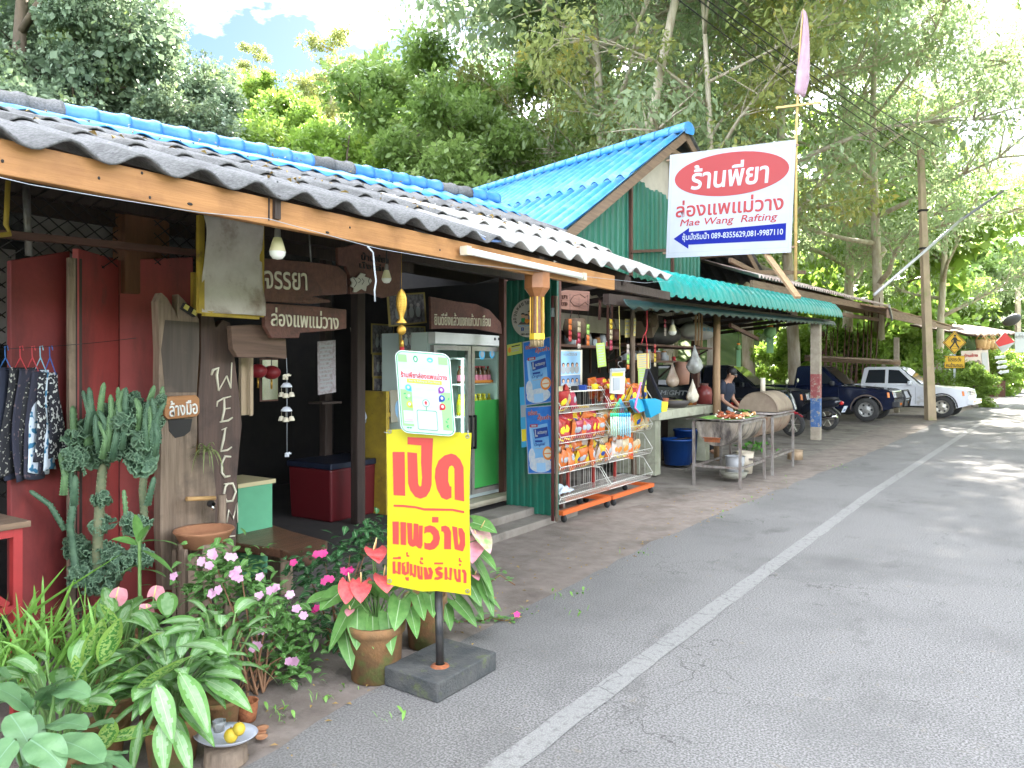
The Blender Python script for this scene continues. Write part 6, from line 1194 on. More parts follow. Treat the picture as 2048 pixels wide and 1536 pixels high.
def soy_poster(tl, tr, bl, lab, yy):
    pn = Panel(ony(*tl, yy), ony(*tr, yy), ony(*bl, yy), .0015); t = thing('milk_poster', lab, 'poster', pn.p(.5, 1), 0, 'soy milk posters')
    pn.rect('border', c_w, 0, 0, 1, 1, 0).rect('background', mat('poster_blue', (.02, .12, .5), (.03, .22, .6), sc=6), .03, .015, .97, .985, 1)
    pn.text('slogan', c_w, 'อร่อย...', .33, .09, .46, .085, 2, .07).text('slogan', c_r, 'อร่อย...', .33, .09, .44, .08, 4, .02); pn.text('slogan', c_w, 'คุ้มค่า', .7, .18, .5, .095, 2, .07).text('slogan', c_r, 'คุ้มค่า', .7, .18, .48, .09, 4, .02)
    pn.poly('carton', mat('carton_blue', (.12, .33, .62), (.25, .48, .7), sc=4), [(.13, .3), (.8, .26), (.86, .75), (.2, .8)], 2); pn.poly('carton_side', c_lb, [(.13, .3), (.2, .29), (.28, .8), (.2, .8)], 3)
    pn.poly('logo_plate', c_nv, [(.28, .34), (.8, .31), (.83, .45), (.33, .48)], 3); pn.text('brand_lettering', c_w, 'L', .385, .4, .1, .11, 4, .06).text('brand_lettering', c_w, 'actasoy', .61, .395, .36, .065, 4, .03, .1, 3); pn.text('flavour_lettering', c_nv, 'Original', .5, .57, .4, .06, 4, .01, .3, 4)
    pn.rect('ribbon', c_r, .17, .265, .45, .31, 4).rect('ribbon', c_w, .22, .275, .4, .3, 5); pn.rect('small_print', c_nv, .33, .505, .6, .535, 4).rect('small_print', c_w, .33, .62, .7, .63, 4)
    pn.ell('milk_splash', mat('splash_cream', (.62, .62, .6), (.4, .5, .62), sc=30), .5, .87, .42, .11, 3).ell('milk_splash', MT['splash_cream'], .2, .75, .12, .13, 8); pn.ell('biscuit', c_or, .78, .7, .18, .1, 5).ell('biscuit', c_cr, .78, .7, .13, .065, 6).rect('biscuit', c_or, .66, .695, .9, .71, 7); pn.rect('glass_mug', c_lb, .35, .84, .68, .97, 5); pn.done(t)
soy_poster((1045, 684), (1101, 673), (1050, 812), 'upper blue soy milk poster on the green sheet wall', PY - .04); soy_poster((1050, 814), (1104, 810), (1056, 948), 'lower blue soy milk poster on the green sheet wall', PY - .045)
pn = Panel(ony(1039, 775, PY - .03), ony(1052, 773, PY - .03), ony(1043, 895, PY - .03)); t = thing('teal_poster', 'narrow teal poster half hidden behind the soy milk posters', 'poster', pn.p(.5, 1)); pn.rect('sheet', c_cy, 0, 0, 1, 1, 0).rect('picture', c_w, .1, .3, .9, .5, 1).rect('picture', c_y, .1, .7, .9, .9, 1); pn.done(t)
pn = Panel(ony(1014, 690, PY - .03), ony(1043, 684, PY - .03), ony(1015, 712, PY - .03)); t = thing('small_notice', 'small yellow-green notice with an orange mark beside the round sign', 'notice', pn.p(.5, 1)); pn.rect('sheet', mat('notice_lime', (.45, .5, .1)), 0, 0, 1, 1, 0).ell('mark', c_or, .16, .5, .1, .25, 1).rect('print', c_k, .32, .18, .9, .28, 1).rect('print', c_gr, .32, .42, .85, .5, 1).rect('print', c_gr, .32, .62, .8, .7, 1); pn.done(t)
# -- wire racks
m_wr = mat('white_wire', (.66, .64, .58), rough=.4, metal=.2); m_orb = mat('orange_base', (.62, .13, .025), (.52, .11, .03), sc=9, rough=.5); m_rul = mat('red_upright', (.4, .05, .04), rough=.5)
def rack(y0, y1, lab):
    X0 = -4.08; xb = -4.5; t = thing('wire_rack', lab, 'display rack', (X0 - .2, (y0 + y1) / 2, 0), 0, 'wire snack racks'); W = y1 - y0
    b = MB(); b.box((X0 + .0, (y0 + y1) / 2, .105), (.05, W, .045)); b.box((xb + .05, (y0 + y1) / 2, .105), (.05, W, .045))
    for y in (y0 + .02, y1 - .02): b.box(((X0 + xb) / 2 + .02, y, .106), (X0 - xb - .1, .04, .044))
    b.obj('base', m_orb, t)
    for y in (y0 + .06, y1 - .06):
        for x in (X0, xb + .05): b = MB(); b.ball((x, y, .04), (.04, .02, .04), 12); b.box((x, y, .075), (.03, .03, .02)); b.obj('castor', c_k, t)
    for y in (y0 + W * .25, y0 + W * .75): b = MB(); b.box((xb + .02, y, .72), (.03, .03, 1.25)); b.obj('upright', m_rul, t)
    for z in (.2, .52, .84, 1.16):
        b = MB(); A = lambda x, y, zz: V((x, y, zz)); zf, zr = z + .07, z + .26; rr_ = .0035
        for q in ([A(X0, y0, zf), A(X0, y1, zf)], [A(xb, y0, zr), A(xb, y1, zr)], [A(X0 - .03, y0, z), A(X0 - .03, y1, z)], [A(X0 - .13, y0, zr), A(xb, y0, zr)], [A(X0 - .13, y1, zr), A(xb, y1, zr)], [A(X0, y0, zf), A(X0 - .13, y0, zr)], [A(X0, y1, zf), A(X0 - .13, y1, zr)], [A(X0, y0, zf), A(X0 - .03, y0, z)], [A(X0, y1, zf), A(X0 - .03, y1, z)], [A(xb, y0, z + .02), A(xb, y1, z + .02)]): b.tube(q, .005, 5)
        nn = 24
        for i in range(nn + 1): y = lerp(y0, y1, i / nn); b.tube([A(X0, y, zf), A(X0 - .03, y, z), A(xb, y, z + .02)], rr_ * .8, 4, cap=False)
        for i in range(0, nn + 1, 2): y = lerp(y0, y1, i / nn); b.tube([A(xb, y, z + .02), A(xb, y, zr)], rr_ * .8, 4, cap=False)
        for x in (X0 - .12, X0 - .22, X0 - .32): b.tube([A(x, y0, z + .008), A(x, y1, z + .008)], rr_ * .8, 4)
        for y in (y0, y1):
            for k in range(1, 5): x = lerp(X0 - .03, xb, k / 5); b.tube([A(x, y, z + .01), A(x, y, lerp(zf, zr, min(1, k / 1.6)))], rr_ * .8, 4)
        b.obj('basket', m_wr, t)
    return t
ra0, ra1 = onx(1122, 900, -4.08).y, onx(1220, 900, -4.08).y; rb1 = onx(1305, 900, -4.08).y
rack(ra0, ra1 - .02, 'left wire snack rack with four baskets on an orange wheeled base'); rack(ra1 + .03, rb1, 'right wire snack rack with four baskets on an orange wheeled base')
def bag(c1, c2, nm, seed):
    t = thing('snack_bag', 'bag', 'snack bag', (0, 0, 0)); b = MB(); rr_ = random.Random(seed)
    def f(u, v): 
        x, z = (u - .5), (v - .5); e = max(0, (1 - (2 * abs(x)) ** 3) * (1 - (2 * abs(z)) ** 4)); return V((x * .15, (.035 * e + .004) * 1 + .006 * noise.noise(V((u * 5, v * 5, seed))), z * .2))
    b.grid(f, 8, 10); b.grid(lambda u, v: V((f(1 - u, v).x, -f(1 - u, v).y, f(1 - u, v).z)), 8, 10); b.obj('pouch', c1, t)
    b = MB(); b.ball((.005, .034, .015), (.042, .009, .034), 12, rot=rotm(y=.4)); b.obj('emblem', c2, t); b = MB(); b.box((0, .03, -.06), (.09, .008, .014)); b.obj('print_band', c_y if seed % 2 else c_r, t); return t
fm = lambda n, c: mat(n, c, rough=.28, bump=.3, bsc=30, spec=.6)
BC = [(fm('foil_orange', (.5, .12, .02)), c_w, 'orange'), (fm('foil_red', (.36, .02, .02)), c_y, 'red'), (fm('foil_yellow', (.52, .34, .02)), c_nv, 'yellow'), (fm('foil_cream', (.42, .33, .2)), c_or, 'cream'), (fm('foil_pink', (.32, .03, .06)), c_w, 'pink'), (fm('foil_clear', (.4, .33, .28)), c_or, 'clear-wrapped'), (fm('foil_green', (.25, .4, .08)), c_y, 'green')]
PB = [bag(a, b_, n, i) for i, (a, b_, n) in enumerate(BC)]; usedb = set(); r3 = random.Random(21)
tn = {.52: 'third', .84: 'second', 1.16: 'top'}
pal = {(0, 1.16): (1, 4, 3), (0, .84): (0, 2, 1, 4), (0, .52): (5, 0, 5, 2), (1, 1.16): (1, 0, 2), (1, .84): (2, 3, 6, 0), (1, .52): (0, 5, 3)}
for k, (a, e) in enumerate(((ra0, ra1), (ra1 + .03, rb1))):
    for z in (.52, .84, 1.16):
        if z == 1.16 and k == 0: n, a_ = 3, a
        else: n, a_ = 9, a
        for row in range(3):
            for i in range(n):
                if z == .52 and k == 1 and i > 6: continue
                c = r3.choice(pal[(k, z)]); o = PB[c] if c not in usedb else dup(PB[c]); usedb.add(c); s_ = r3.uniform(.95, 1.35)
                y = lerp(a_ + .08, (e - .08) if n > 3 else a + .4, (i + .5 * (row % 2)) / (n - .5)) + r3.uniform(-.02, .02)
                place(o, (-4.15 - .12 * row + r3.uniform(-.02, .02), y, z + .12 + .06 * row), rx=R(r3.uniform(-25, 10)), rz=R(-90 + r3.uniform(-25, 25)), ry=R(r3.uniform(-18, 18)), sc=(s_, 1.2, s_))
                o['label'] = f"{BC[c][2]} snack bag lying in the {tn[z]} basket of the {('left', 'right')[k]} wire rack"; o['group'] = f"{BC[c][2]} bags, {tn[z]} basket, {('left', 'right')[k]} rack"
b = MB(); b.grid(lambda u, v: V((-4.3 + .16 * u, ra0 + .1 + .3 * v, .29 + .05 * noise.noise(V((u * 4, v * 4, 1))) + .07 * math.sin(u * 3.1) * math.sin(v * 3.1))), 14, 14); b.obj('plastic_bag', mat('grey_blue_plastic', (.55, .62, .68), rough=.3), label='crumpled pale plastic bag in the bottom basket of the left rack', cat='plastic bag', solid=.003)
# top deck with small goods
b = MB(); b.box((-4.32, (ra0 + ra1) / 2, 1.385), (.36, ra1 - ra0, .012)); b.obj('rack_deck', m_wr, label='thin deck of small goods on top of the left rack', cat='shelf')
sm = [(1165, 790, .07, c_nv, 'dark blue packet on the rack deck beneath the green paper'), (1190, 783, .045, c_y, 'left yellow toy cup on the rack deck'), (1215, 785, .045, c_y, 'right yellow toy cup on the rack deck'), (1200, 795, .05, c_or, 'small orange box on the rack deck'), (1150, 800, .06, c_k, 'black packet on the rack deck by the women poster')]
for px, py, s_, m, lab in sm:
    p = onx(px, py, -4.25); p.z = 1.39; b = MB()
    if 'cup' in lab: b.lathe([(0, 0), (s_ * .8, 0), (s_, s_ * 1.4), (s_ * .9, s_ * 1.4), (s_ * .7, .01)], 14, p); b.tube([p + V((.0, s_, s_)), p + V((0, s_ * 1.6, s_ * .8)), p + V((0, s_, s_ * .3))], .008, 5); b.obj('toy_cup', m, label=lab, cat='cup', group='yellow toy cups')
    else: b.box(p + UP * s_ * .4, (s_ * 1.2, s_ * 1.8, s_ * .8), rz=.3); b.box(p + UP * (s_ * .805), (s_ * .8, s_ * 1.2, .004), rz=.3); b.obj('packet' if 'packet' in lab else 'small_box', m, label=lab, cat='packet', bevel=.006)
pn = Panel(onx(1117, 702, -4.52), onx(1162, 702, -4.52), onx(1117, 775, -4.52)); t = thing('drinks_poster', 'pale blue poster of a row of women in white above the left rack', 'poster', pn.p(.5, 1))
pn.rect('frame', c_cr, -.03, -.03, 1.06, 1.03, 0).rect('background', c_lb, .02, .01, .96, .66, 1).rect('background', mat('poster_slate', (.15, .25, .42)), .02, .68, .96, .99, 1)
for k in range(4):
    u = .2 + k * .2
    for v0 in (.42, .86): pn.ell('woman_figure', c_w, u, v0 + .1, .1, .12 if v0 < .5 else .08, 2, 20).ell('woman_figure', c_k, u, v0 - .035, .06, .06, 2, 18).ell('woman_figure', c_sk, u, v0 - .02, .04, .045, 3, 18)
pn.text('lettering', c_w, 'รสนี้มีดี', .5, .09, .6, .09, 2, .02); pn.done(t)
def paper(a, b_, c_, x, m, lab, rows=6, nm='paper_notice'):
    pn = Panel(onx(*a, x), onx(*b_, x), onx(*c_, x)); t = thing(nm, lab, 'notice', pn.p(.5, 1)); pn.rect('sheet', m, 0, 0, 1, 1, 0)
    for i in range(rows): pn.rect('print', c_gr, .12, .08 + i * .9 / rows, .85 - .1 * (i % 3), .08 + i * .9 / rows + .35 / rows, 1)
    pn.done(t); return t
m_plm = mat('lime_paper', (.4, .52, .12), (.35, .46, .1), sc=5); m_ply = mat('yellow_paper', (.62, .5, .18))
paper((1192, 687), (1209, 685), (1196, 735), -4.15, m_plm, 'lime green paper strip of writing hanging above the racks', 8); paper((1274, 708), (1298, 706), (1275, 742), -4.3, m_ply, 'pale yellow printed sheet hanging by the red cord', 7); paper((1276, 736), (1292, 736), (1277, 770), -4.28, m_plm, 'green printed sheet below the pale yellow sheet', 6); paper((1268, 637), (1272, 637), (1267, 672), -4.7, m_ply, 'narrow yellow strip on the grey timber post', 4); paper((1250, 638), (1260, 638), (1250, 675), -4.8, m_ply, 'brownish paper on the dark post behind the racks', 4)
t = board('carved_fish_board', 'brown carved board with a fish relief hanging above the left rack', 'wooden board', [(1113, 585), (1135, 580), (1180, 583), (1178, 622), (1138, 620), (1115, 617)], -4.35, .03, wood('pink_brown_wood', (.3, .15, .11), (.2, .1, .075), axis=1))
fq = lambda px, py: onx(px, py, -4.345)
b = MB(); b.tube([fq(*p) for p in ((1140, 602), (1148, 591), (1160, 588), (1170, 595), (1176, 590), (1176, 610), (1170, 604), (1160, 612), (1148, 611), (1140, 602))], .004, 5); b.obj('fish_relief', m_brn, t); carve(t, m_brn, 'พี่ยา', (1115, 592), (1134, 592), 12, -4.345); carve(t, m_brn, 'แม่วาง', (1115, 606), (1134, 606), 12, -4.345)
# hanging toys
t = thing('hook_cord', 'yellow cord with a metal S hook hanging over the racks', 'cord', onx(1240, 735, -4.0)); H_ = lambda px, py, x=-4.0: onx(px, py, x)
b = MB(); b.tube([H_(1238, 598), H_(1240, 712)], .005, 5); b.obj('cord', mat('yellow_rope', (.5, .42, .14)), t); b = MB(); b.tube([H_(1240, 712), H_(1245, 715), H_(1244, 722), H_(1237, 724), H_(1236, 730), H_(1243, 736)], .004, 5); b.obj('hook', m_steel, t)
t = thing('toy_packet', 'clear packet with yellow card top hanging from the S hook', 'toy', H_(1237, 790)); b = MB(); b.prism([H_(1224, 738), H_(1251, 737), H_(1249, 789), H_(1223, 787)], (-.03, 0, 0)); b.obj('packet', mat('milky_plastic', (.6, .6, .54), rough=.25), t, bevel=.006)
b = MB(); b.prism([H_(1223, 737, -3.985), H_(1251, 736, -3.985), H_(1251, 742, -3.985), H_(1223, 743, -3.985)], (-.01, 0, 0)); b.obj('white_header', c_w, t); b = MB(); b.prism([H_(1225, 746, -3.99), H_(1247, 745, -3.99), H_(1246, 752, -3.99), H_(1225, 752, -3.99)], (-.006, 0, 0)); b.obj('yellow_card', c_y, t); b = MB(); b.prism([H_(1227, 756, -3.99), H_(1240, 755, -3.99), H_(1240, 780, -3.99), H_(1227, 781, -3.99)], (-.006, 0, 0)); b.obj('printed_card', c_w, t)
m_tg = mat('toy_green', (.05, .6, .3), rough=.3); m_tb = mat('toy_blue', (.03, .4, .7), rough=.3); m_tc2 = mat('toy_clear_blue', (.35, .62, .72), rough=.2)
t = thing('bubble_wands', 'bunch of green and blue bubble wands in clear tubes hanging below the packet', 'toy', H_(1242, 875))
for i in range(9):
    px = 1222 + i * 4.6; b = MB(); b.tube([H_(1240, 796), H_(px, 828)], .003, 4); b.obj('string', m_tg if i < 4 else m_tb, t); b = MB(); b.tube([H_(px, 826, -3.97), H_(px, 833, -3.97)], .014, 8); b.obj('cap', m_tg if i < 4 else m_tb, t); b = MB(); b.tube([H_(px, 833, -3.97 - .02 * (i % 2)), H_(px + 1, 870 + (i % 3) * 2, -3.97 - .02 * (i % 2))], .012, 8); b.obj('tube', (m_tc2, mat('toy_clear_green', (.5, .72, .6), rough=.2))[i < 4], t)
t = thing('water_scoop', 'bright blue folded water scoop with yellow mouth hanging from black straps', 'toy', H_(1305, 835)); b = MB(); b.prism([H_(*p, -3.9) for p in ((1290, 798), (1312, 797), (1326, 802), (1325, 824), (1302, 836), (1296, 815))], (-.08, .02, 0)); b.obj('body', mat('scoop_blue', (.02, .38, .62), rough=.4, thin=.3), t, bevel=.01); b = MB(); b.prism([H_(*p, -3.885) for p in ((1325, 803), (1337, 804), (1334, 823), (1324, 824))], (-.06, .02, 0)); b.obj('mouth', c_y, t, bevel=.006)
for pts in ([(1294, 738), (1285, 780), (1290, 806)], [(1296, 738), (1312, 775), (1324, 800)]): b = MB(); P3 = [H_(*p, -3.93) for p in pts]; [b.beam(p, q, .035, .012) for p, q in zip(P3, P3[1:])]; b.obj('strap', mat('black_strap', (.03, .03, .045), rough=.8), t)
t = thing('swim_fins', 'light blue and pink toy hanging left of the blue scoop', 'toy', H_(1275, 830)); b = MB(); b.prism([H_(*p, -3.95) for p in ((1266, 800), (1278, 796), (1290, 806), (1290, 822), (1278, 826), (1270, 815))], (-.06, 0, 0)); b.obj('fin', mat('fin_blue', (.03, .33, .6), rough=.4), t, bevel=.008); b = MB(); b.tube([H_(*p, -3.93) for p in ((1282, 765), (1274, 795), (1270, 815), (1278, 825))], .012, 7); b.obj('snorkel', mat('toy_pink', (.7, .2, .42), rough=.3), t)
t = thing('hanging_rope', 'knotted red cord hanging from the awning edge', 'cord', H_(1294, 740, -4.2)); b = MB(); b.tube([H_(*p, -4.2) for p in ((1294, 606), (1294, 655), (1291, 668), (1294, 690), (1294, 742))], .006, 5); b.tube([H_(*p, -4.2) for p in ((1294, 660), (1287, 672), (1283, 688))], .005, 5); b.obj('line', mat('red_rope', (.55, .05, .06)), t)
t = thing('ladle_cord', 'pale ring-topped cord hanging beside the carved board', 'cord', H_(1299, 730, -4.2)); b = MB(); b.tube([H_(1296, 700, -4.2), H_(1300, 712, -4.2), H_(1301, 735, -4.2), H_(1296, 742, -4.2)], .004, 5); b.obj('line', c_w, t)
# -- kitchen shelving, counter and clutter
def shelf(name, px0, px1, py, x, dep, lab, m=None):
    a, e = onx(px0, py, x), onx(px1, py, x); t = thing(name, lab, 'shelf', (x - dep / 2, (a.y + e.y) / 2, a.z - .05)); b = MB(); b.box((x - dep / 2, (a.y + e.y) / 2, a.z), (dep, e.y - a.y, .035)); b.obj('plank', m or m_brny, t)
    for y in (a.y + .1, e.y - .1): b = MB(); b.beam((x - dep + .02, y, a.z - .3), (x - .06, y, a.z - .03), .03, .03); b.obj('bracket', m_dark, t)
    return a, e
sa, se = shelf('wall_shelf', 1118, 1240, 690, -4.9, .35, 'cluttered wooden shelf above the left rack'); ka, ke = shelf('kitchen_shelf', 1275, 1425, 688, -5.2, .6, 'long kitchen shelf carrying sacks under the awning'); la, le = shelf('kitchen_shelf', 1275, 1360, 722, -5.2, .4, 'lower kitchen shelf of jars and boxes behind the racks')
r4 = random.Random(9); jc = [col('jar_brown', (.16, .08, .05)), c_r, col('jar_tan', (.35, .25, .15)), col('jar_grey', (.25, .25, .24)), c_gr, c_w, col('jar_amber', (.3, .13, .03))]
def clutter(a, e, n, x0, dep, where, grp, hmin=.06, hmax=.16):
    for i in range(n):
        y = lerp(a.y + .08, e.y - .08, (i + r4.uniform(.2, .8)) / n); x = x0 - r4.uniform(.06, dep - .06); h = r4.uniform(hmin, hmax); m = r4.choice(jc); k = i % 3; z = a.z + .018
        if k == 0: nm, ct = 'jar', 'jar'
        elif k == 1: nm, ct = 'carton', 'carton'
        else: nm, ct = 'tin', 'tin'
        t = thing(nm, f'small {ct} among the clutter on the {where}', ct, (x, y, z), 0, grp + f' ({ct}s)'); b = MB(); w_ = h * r4.uniform(.3, .5)
        if k == 1: b.box((x, y, z + h / 2), (w_ * 1.6, w_ * 2, h), rz=r4.uniform(-.3, .3)); b.obj('body', m, t, bevel=.004); b = MB(); b.box((x, y, z + h + .004), (w_ * 1.5, w_ * 1.8, .008)); b.obj('lid', c_w, t)
        else: b.lathe([(0, 0), (w_, 0), (w_ * 1.05, h * .5), (w_, h * .85), (w_ * .7, h * .95)], 12, (x, y, z)); b.obj('body', m, t); b = MB(); b.lathe([(w_ * .78, h * .93), (w_ * .78, h * 1.08), (0, h * 1.08)], 12, (x, y, z)); b.obj('lid', r4.choice(jc), t)
clutter(sa, se, 12, -4.9, .33, 'wall shelf', 'clutter on the wall shelf'); clutter(la, le, 12, -5.2, .38, 'lower kitchen shelf', 'clutter on the lower kitchen shelf', .07, .18)
def sack(px, py, x, sx, sy, sz, m, lab, txt_=None):
    p = onx(px, py, x); t = thing('sack', lab, 'sack', (p.x, p.y, p.z - sz)); b = MB()
    def f(u, v):
        a = u * 6.283; t_ = v * math.pi; s_ = abs(math.sin(t_)) ** .5; q = V((math.cos(a) * sx * s_, sy * -math.cos(t_), math.sin(a) * sz * s_)); return p + q * (1 + .12 * noise.noise(q * 5 + V((px, 0, 0))))
    b.grid(f, 24, 16); b.obj('bag', m, t)
    if txt_: tt = text_fit(txt_, sy * 1.3, sz * .6, .02); tt.xf(frame(p + V((sx + .012, 0, .02)), V((0, 1, 0)), UP)); tt.obj('lettering', c_cy, t)
sack(1395, 663, -5.4, .22, .72, .17, mat('white_sack', (.55, .53, .5), (.45, .43, .4), sc=6, rough=.8), 'white woven sack with blue printed numbers on the kitchen shelf', 'สูตร 15-15-15'); sack(1318, 668, -5.45, .25, .7, .2, mat('dark_sack', (.05, .045, .045), rough=.6), 'black bulging bag on the kitchen shelf left of the white sack'); sack(1365, 642, -5.6, .15, .35, .13, mat('grey_bundle', (.12, .11, .1), rough=.9), 'grey bundle lying on top of the white sack')
b = MB(); p = onx(1290, 648, -5.4); b.box(p, (.35, .55, .3), rz=.2, rot=rotm(x=.4, z=.2)); b.obj('cardboard_box', mat('old_cardboard', (.22, .15, .11)), label='tilted cardboard box at the left end of the kitchen shelf', cat='box')
cA, cE = onx(1312, 822, -4.55), onx(1422, 822, -4.55); cz = cA.z; t = thing('kitchen_counter', 'pale green concrete kitchen counter with open front under the awning', 'counter', (-4.9, (cA.y + cE.y) / 2, 0)); m_cn = mat('pale_green_concrete', (.42, .42, .31), (.33, .33, .24), sc=5, rough=.8, c3=(.2, .17, .13), sc3=3)
b = MB(); b.box((-4.9, (cA.y + cE.y) / 2, cz - .07), (.8, cE.y - cA.y, .14)); b.obj('top', m_cn, t, bevel=.006)
for y in (cA.y + .12, cE.y - .12): b = MB(); b.box((-4.92, y, (cz - .14) / 2 + .02), (.7, .2, cz - .18)); b.obj('leg', m_cn, t)
b = MB(); b.box((-5.28, (cA.y + cE.y) / 2, (cz - .14) / 2), (.05, cE.y - cA.y - .45, cz - .2)); b.obj('back', m_dark, t)
for px, py, rr_, h, lab in ((1355, 920, .26, .42, 'large dark blue plastic bin under the counter'), (1372, 905, .2, .55, 'tall blue bucket under the counter end')):
    p = onx(px, py, -4.75); p.z = .06; t = thing('plastic_bin', lab, 'bucket', p, 0, 'blue bins'); b = MB(); b.lathe([(0, 0), (rr_ * .8, 0), (rr_, h), (rr_ + .02, h), (rr_ + .02, h - .03), (rr_ - .02, h), (rr_ * .75, .03), (0, .03)], 24, p); b.obj('body', mat('blue_plastic', (.01, .06, .25), rough=.4), t); b = MB(); b.tube([p + V((.0, -rr_, h)), p + V((rr_ * .9, 0, h + .02)), p + V((0, rr_, h))], .008, 6); b.obj('handle', c_k, t)
for px, py, w_, h, m, lab, ct in ((1408, 808, .14, .34, mat('red_jar', (.2, .04, .035), rough=.3), 'big dark red plastic jar on the counter end', 'jar'), (1345, 812, .3, .12, mat('dark_tray', (.06, .05, .045), rough=.5), 'dark round tray on the counter', 'tray'), (1380, 808, .05, .26, mat('amber_bottle', (.35, .14, .03), rough=.2), 'amber sauce bottle left of the red jar', 'bottle'), (1388, 808, .045, .24, mat('amber_bottle2', (.25, .07, .03), rough=.2), 'darker sauce bottle touching the red jar', 'bottle'), (1358, 806, .07, .12, col('veg_green', (.2, .3, .08)), 'bowl of pale vegetables on the counter', 'bowl'), (1330, 806, .06, .16, col('spice_red', (.35, .1, .05)), 'red spice tub on the counter behind the scoop', 'tub')):
    p = onx(px, 815, -4.75); p.z = cz + .001; t = thing(ct + ('_of_food' if ct == 'bowl' else ''), lab, ct, p); b = MB(); b.lathe([(0, 0), (w_, 0), (w_ * 1.02, h * .5), (w_ * .95, h * .8), (w_ * .55, h * .9), (w_ * .5, h)] if ct in ('jar', 'bottle') else [(0, 0), (w_ * .7, 0), (w_, h), (w_ * .94, h), (w_ * .6, .02), (0, .02)], 18, p); b.obj('body', m, t)
    b = MB(); b.lathe([(w_ * .56, h * .97), (w_ * .56, h * 1.06), (0, h * 1.07)] if ct in ('jar', 'bottle') else [(w_ * .9, h * .75), (w_ * .5, h * .95), (0, h)], 16, p); b.obj('lid' if ct in ('jar', 'bottle') else 'contents', col('lid_dark', (.12, .05, .04)) if ct in ('jar', 'bottle') else mat('chopped_food', (.32, .3, .15), (.4, .2, .1), sc=40), t)
def hangbag(px, py0, py1, x, w_, m, lab):
    p, q = onx(px, py0, x), onx(px, py1, x); t = thing('hanging_bag', lab, 'bag', q); b = MB(); h = p.z - q.z
    def f(u, v): a = u * 6.283; r_ = w_ * min(1, v / .72) ** 1.15 * math.sqrt(max(0, 1 - max(0, (v - .72) / .28) ** 2)) + .006; return V((p.x, p.y, p.z - h * v)) + V((math.cos(a) * r_ * .7, math.sin(a) * r_, 0)) * (1 + .5 * noise.noise(V((math.cos(a) * 2, math.sin(a) * 2 + v * 3, px))))
    b.grid(f, 20, 14); b.obj('bag', m, t); b = MB(); b.tube([p, p + UP * .15], .004, 4); b.obj('string', c_k, t)
m_pb = mat('cloudy_plastic_bag', (.5, .5, .47), (.35, .34, .31), sc=12, rough=.25, thin=.3)
hangbag(1389, 690, 748, -4.35, .16, m_pb, 'large clear plastic bag hanging left of the pale timber post'); hangbag(1345, 725, 775, -4.7, .14, mat('brown_filled_bag', (.3, .2, .14), (.42, .34, .27), sc=8, rough=.3), 'clear bag of brown food hanging above the counter'); hangbag(1385, 758, 806, -4.5, .13, mat('cream_bag', (.5, .42, .3), (.6, .55, .45), sc=12), 'cream bag standing below the large clear bag'); hangbag(722, 800, 850, -5.5, .06, mat('dim_plastic_bag', (.3, .32, .38), rough=.4), 'small clear plastic bag hanging in the dark doorway')
p = onx(1362, 735, -4.8); b = MB(); b.lathe([(.0, -.3), (.13, -.28), (.15, -.05), (.09, .03), (.11, .09), (.0, .1)], 16, p); b.obj('clay_jar', col('clay_pink', (.3, .15, .1)), label='hanging pink clay jar beside the bag of brown food', cat='jar')
for i, (px, py0, py1) in enumerate(((1392, 618, 690), (1398, 618, 692), (1404, 620, 694), (1216, 600, 680), (1224, 600, 672), (1200, 600, 640))):
    b = MB(); b.beam(onx(px, py0, -4.6), onx(px - 1, py1, -4.6), .03, .02); b.obj('hanging_stick', m_lwood if i < 3 else m_brn, label=('pale stick hanging left of the timber post, first of three', 'pale stick hanging left of the timber post, middle of three', 'pale stick hanging left of the timber post, last of three', 'twisted brown pod hanging left of the yellow cord', 'brown pod hanging closest to the yellow cord', 'short brown pod hanging above the lime paper')[i], cat='stick')
for px, py, x in ((1540, 655, -4.4), (1477, 685, -4.5)):
    c = onx(px, py + 10, x); t = thing('paper_lantern', 'green paper lantern with long tassels under the awning' if px == 1540 else 'small green tasselled hanging left of the lantern', 'lantern', c - UP * .4, 0); rr_ = .13 if px == 1540 else .06; b = MB(); b.ball(c, (rr_, rr_, rr_ * .95), 14); b.obj('shade', mat('lantern_green', (.2, .36, .14), (.16, .3, .11), sc=30, thin=.3), t); b = MB(); b.lathe([(rr_ * .5, 0), (rr_ * .5, .03), (0, .03)], 12, c + UP * rr_ * .86); b.obj('cap', c_or, t); b = MB(); b.tube([c + UP * rr_, c + UP * (rr_ + .2)], .004, 4); b.obj('cord', c_k, t)
    for k in range(6): a = k * 1.05; q = c + V((math.cos(a) * rr_ * .45, math.sin(a) * rr_ * .45, -rr_ * .8)); b = MB(); b.beam(q, q - UP * .32, .025, .006); b.obj('tassel', mat('tassel_green', (.25, .45, .25), thin=.3), t)
# -- strips of small packets and dark odds and ends hanging above the racks
for k, (px, py, x, n) in enumerate(((1140, 640, -4.3, 4), (1158, 645, -4.35, 5), (1176, 650, -4.3, 4), (1222, 640, -4.25, 6), (1256, 690, -4.2, 5), (1310, 690, -4.4, 5), (1330, 640, -4.6, 4))):
    t = thing('packet_strip', ('first', 'second', 'third', 'fourth', 'fifth', 'sixth', 'last')[k] + ' strip of small packets from the left hanging under the eaves above the racks', 'packet strip', onx(px, py + n * 11, x)); c = onx(px, py, x); b = MB(); b.tube([c + UP * .3, c - UP * .065 * n], .002, 4); b.obj('strip_cord', c_k, t)
    for i in range(n):
        q = c - UP * (.065 * i + .02); b = MB(); b.grid(lambda u, v, q=q: q + V((.012 * math.sin(u * 3.14) * math.sin(v * 3.14), (u - .5) * .07, (v - .5) * .058)), 6, 5); b.obj('packet', BC[(k * 3 + i // 2) % 7][0], t, solid=.006)
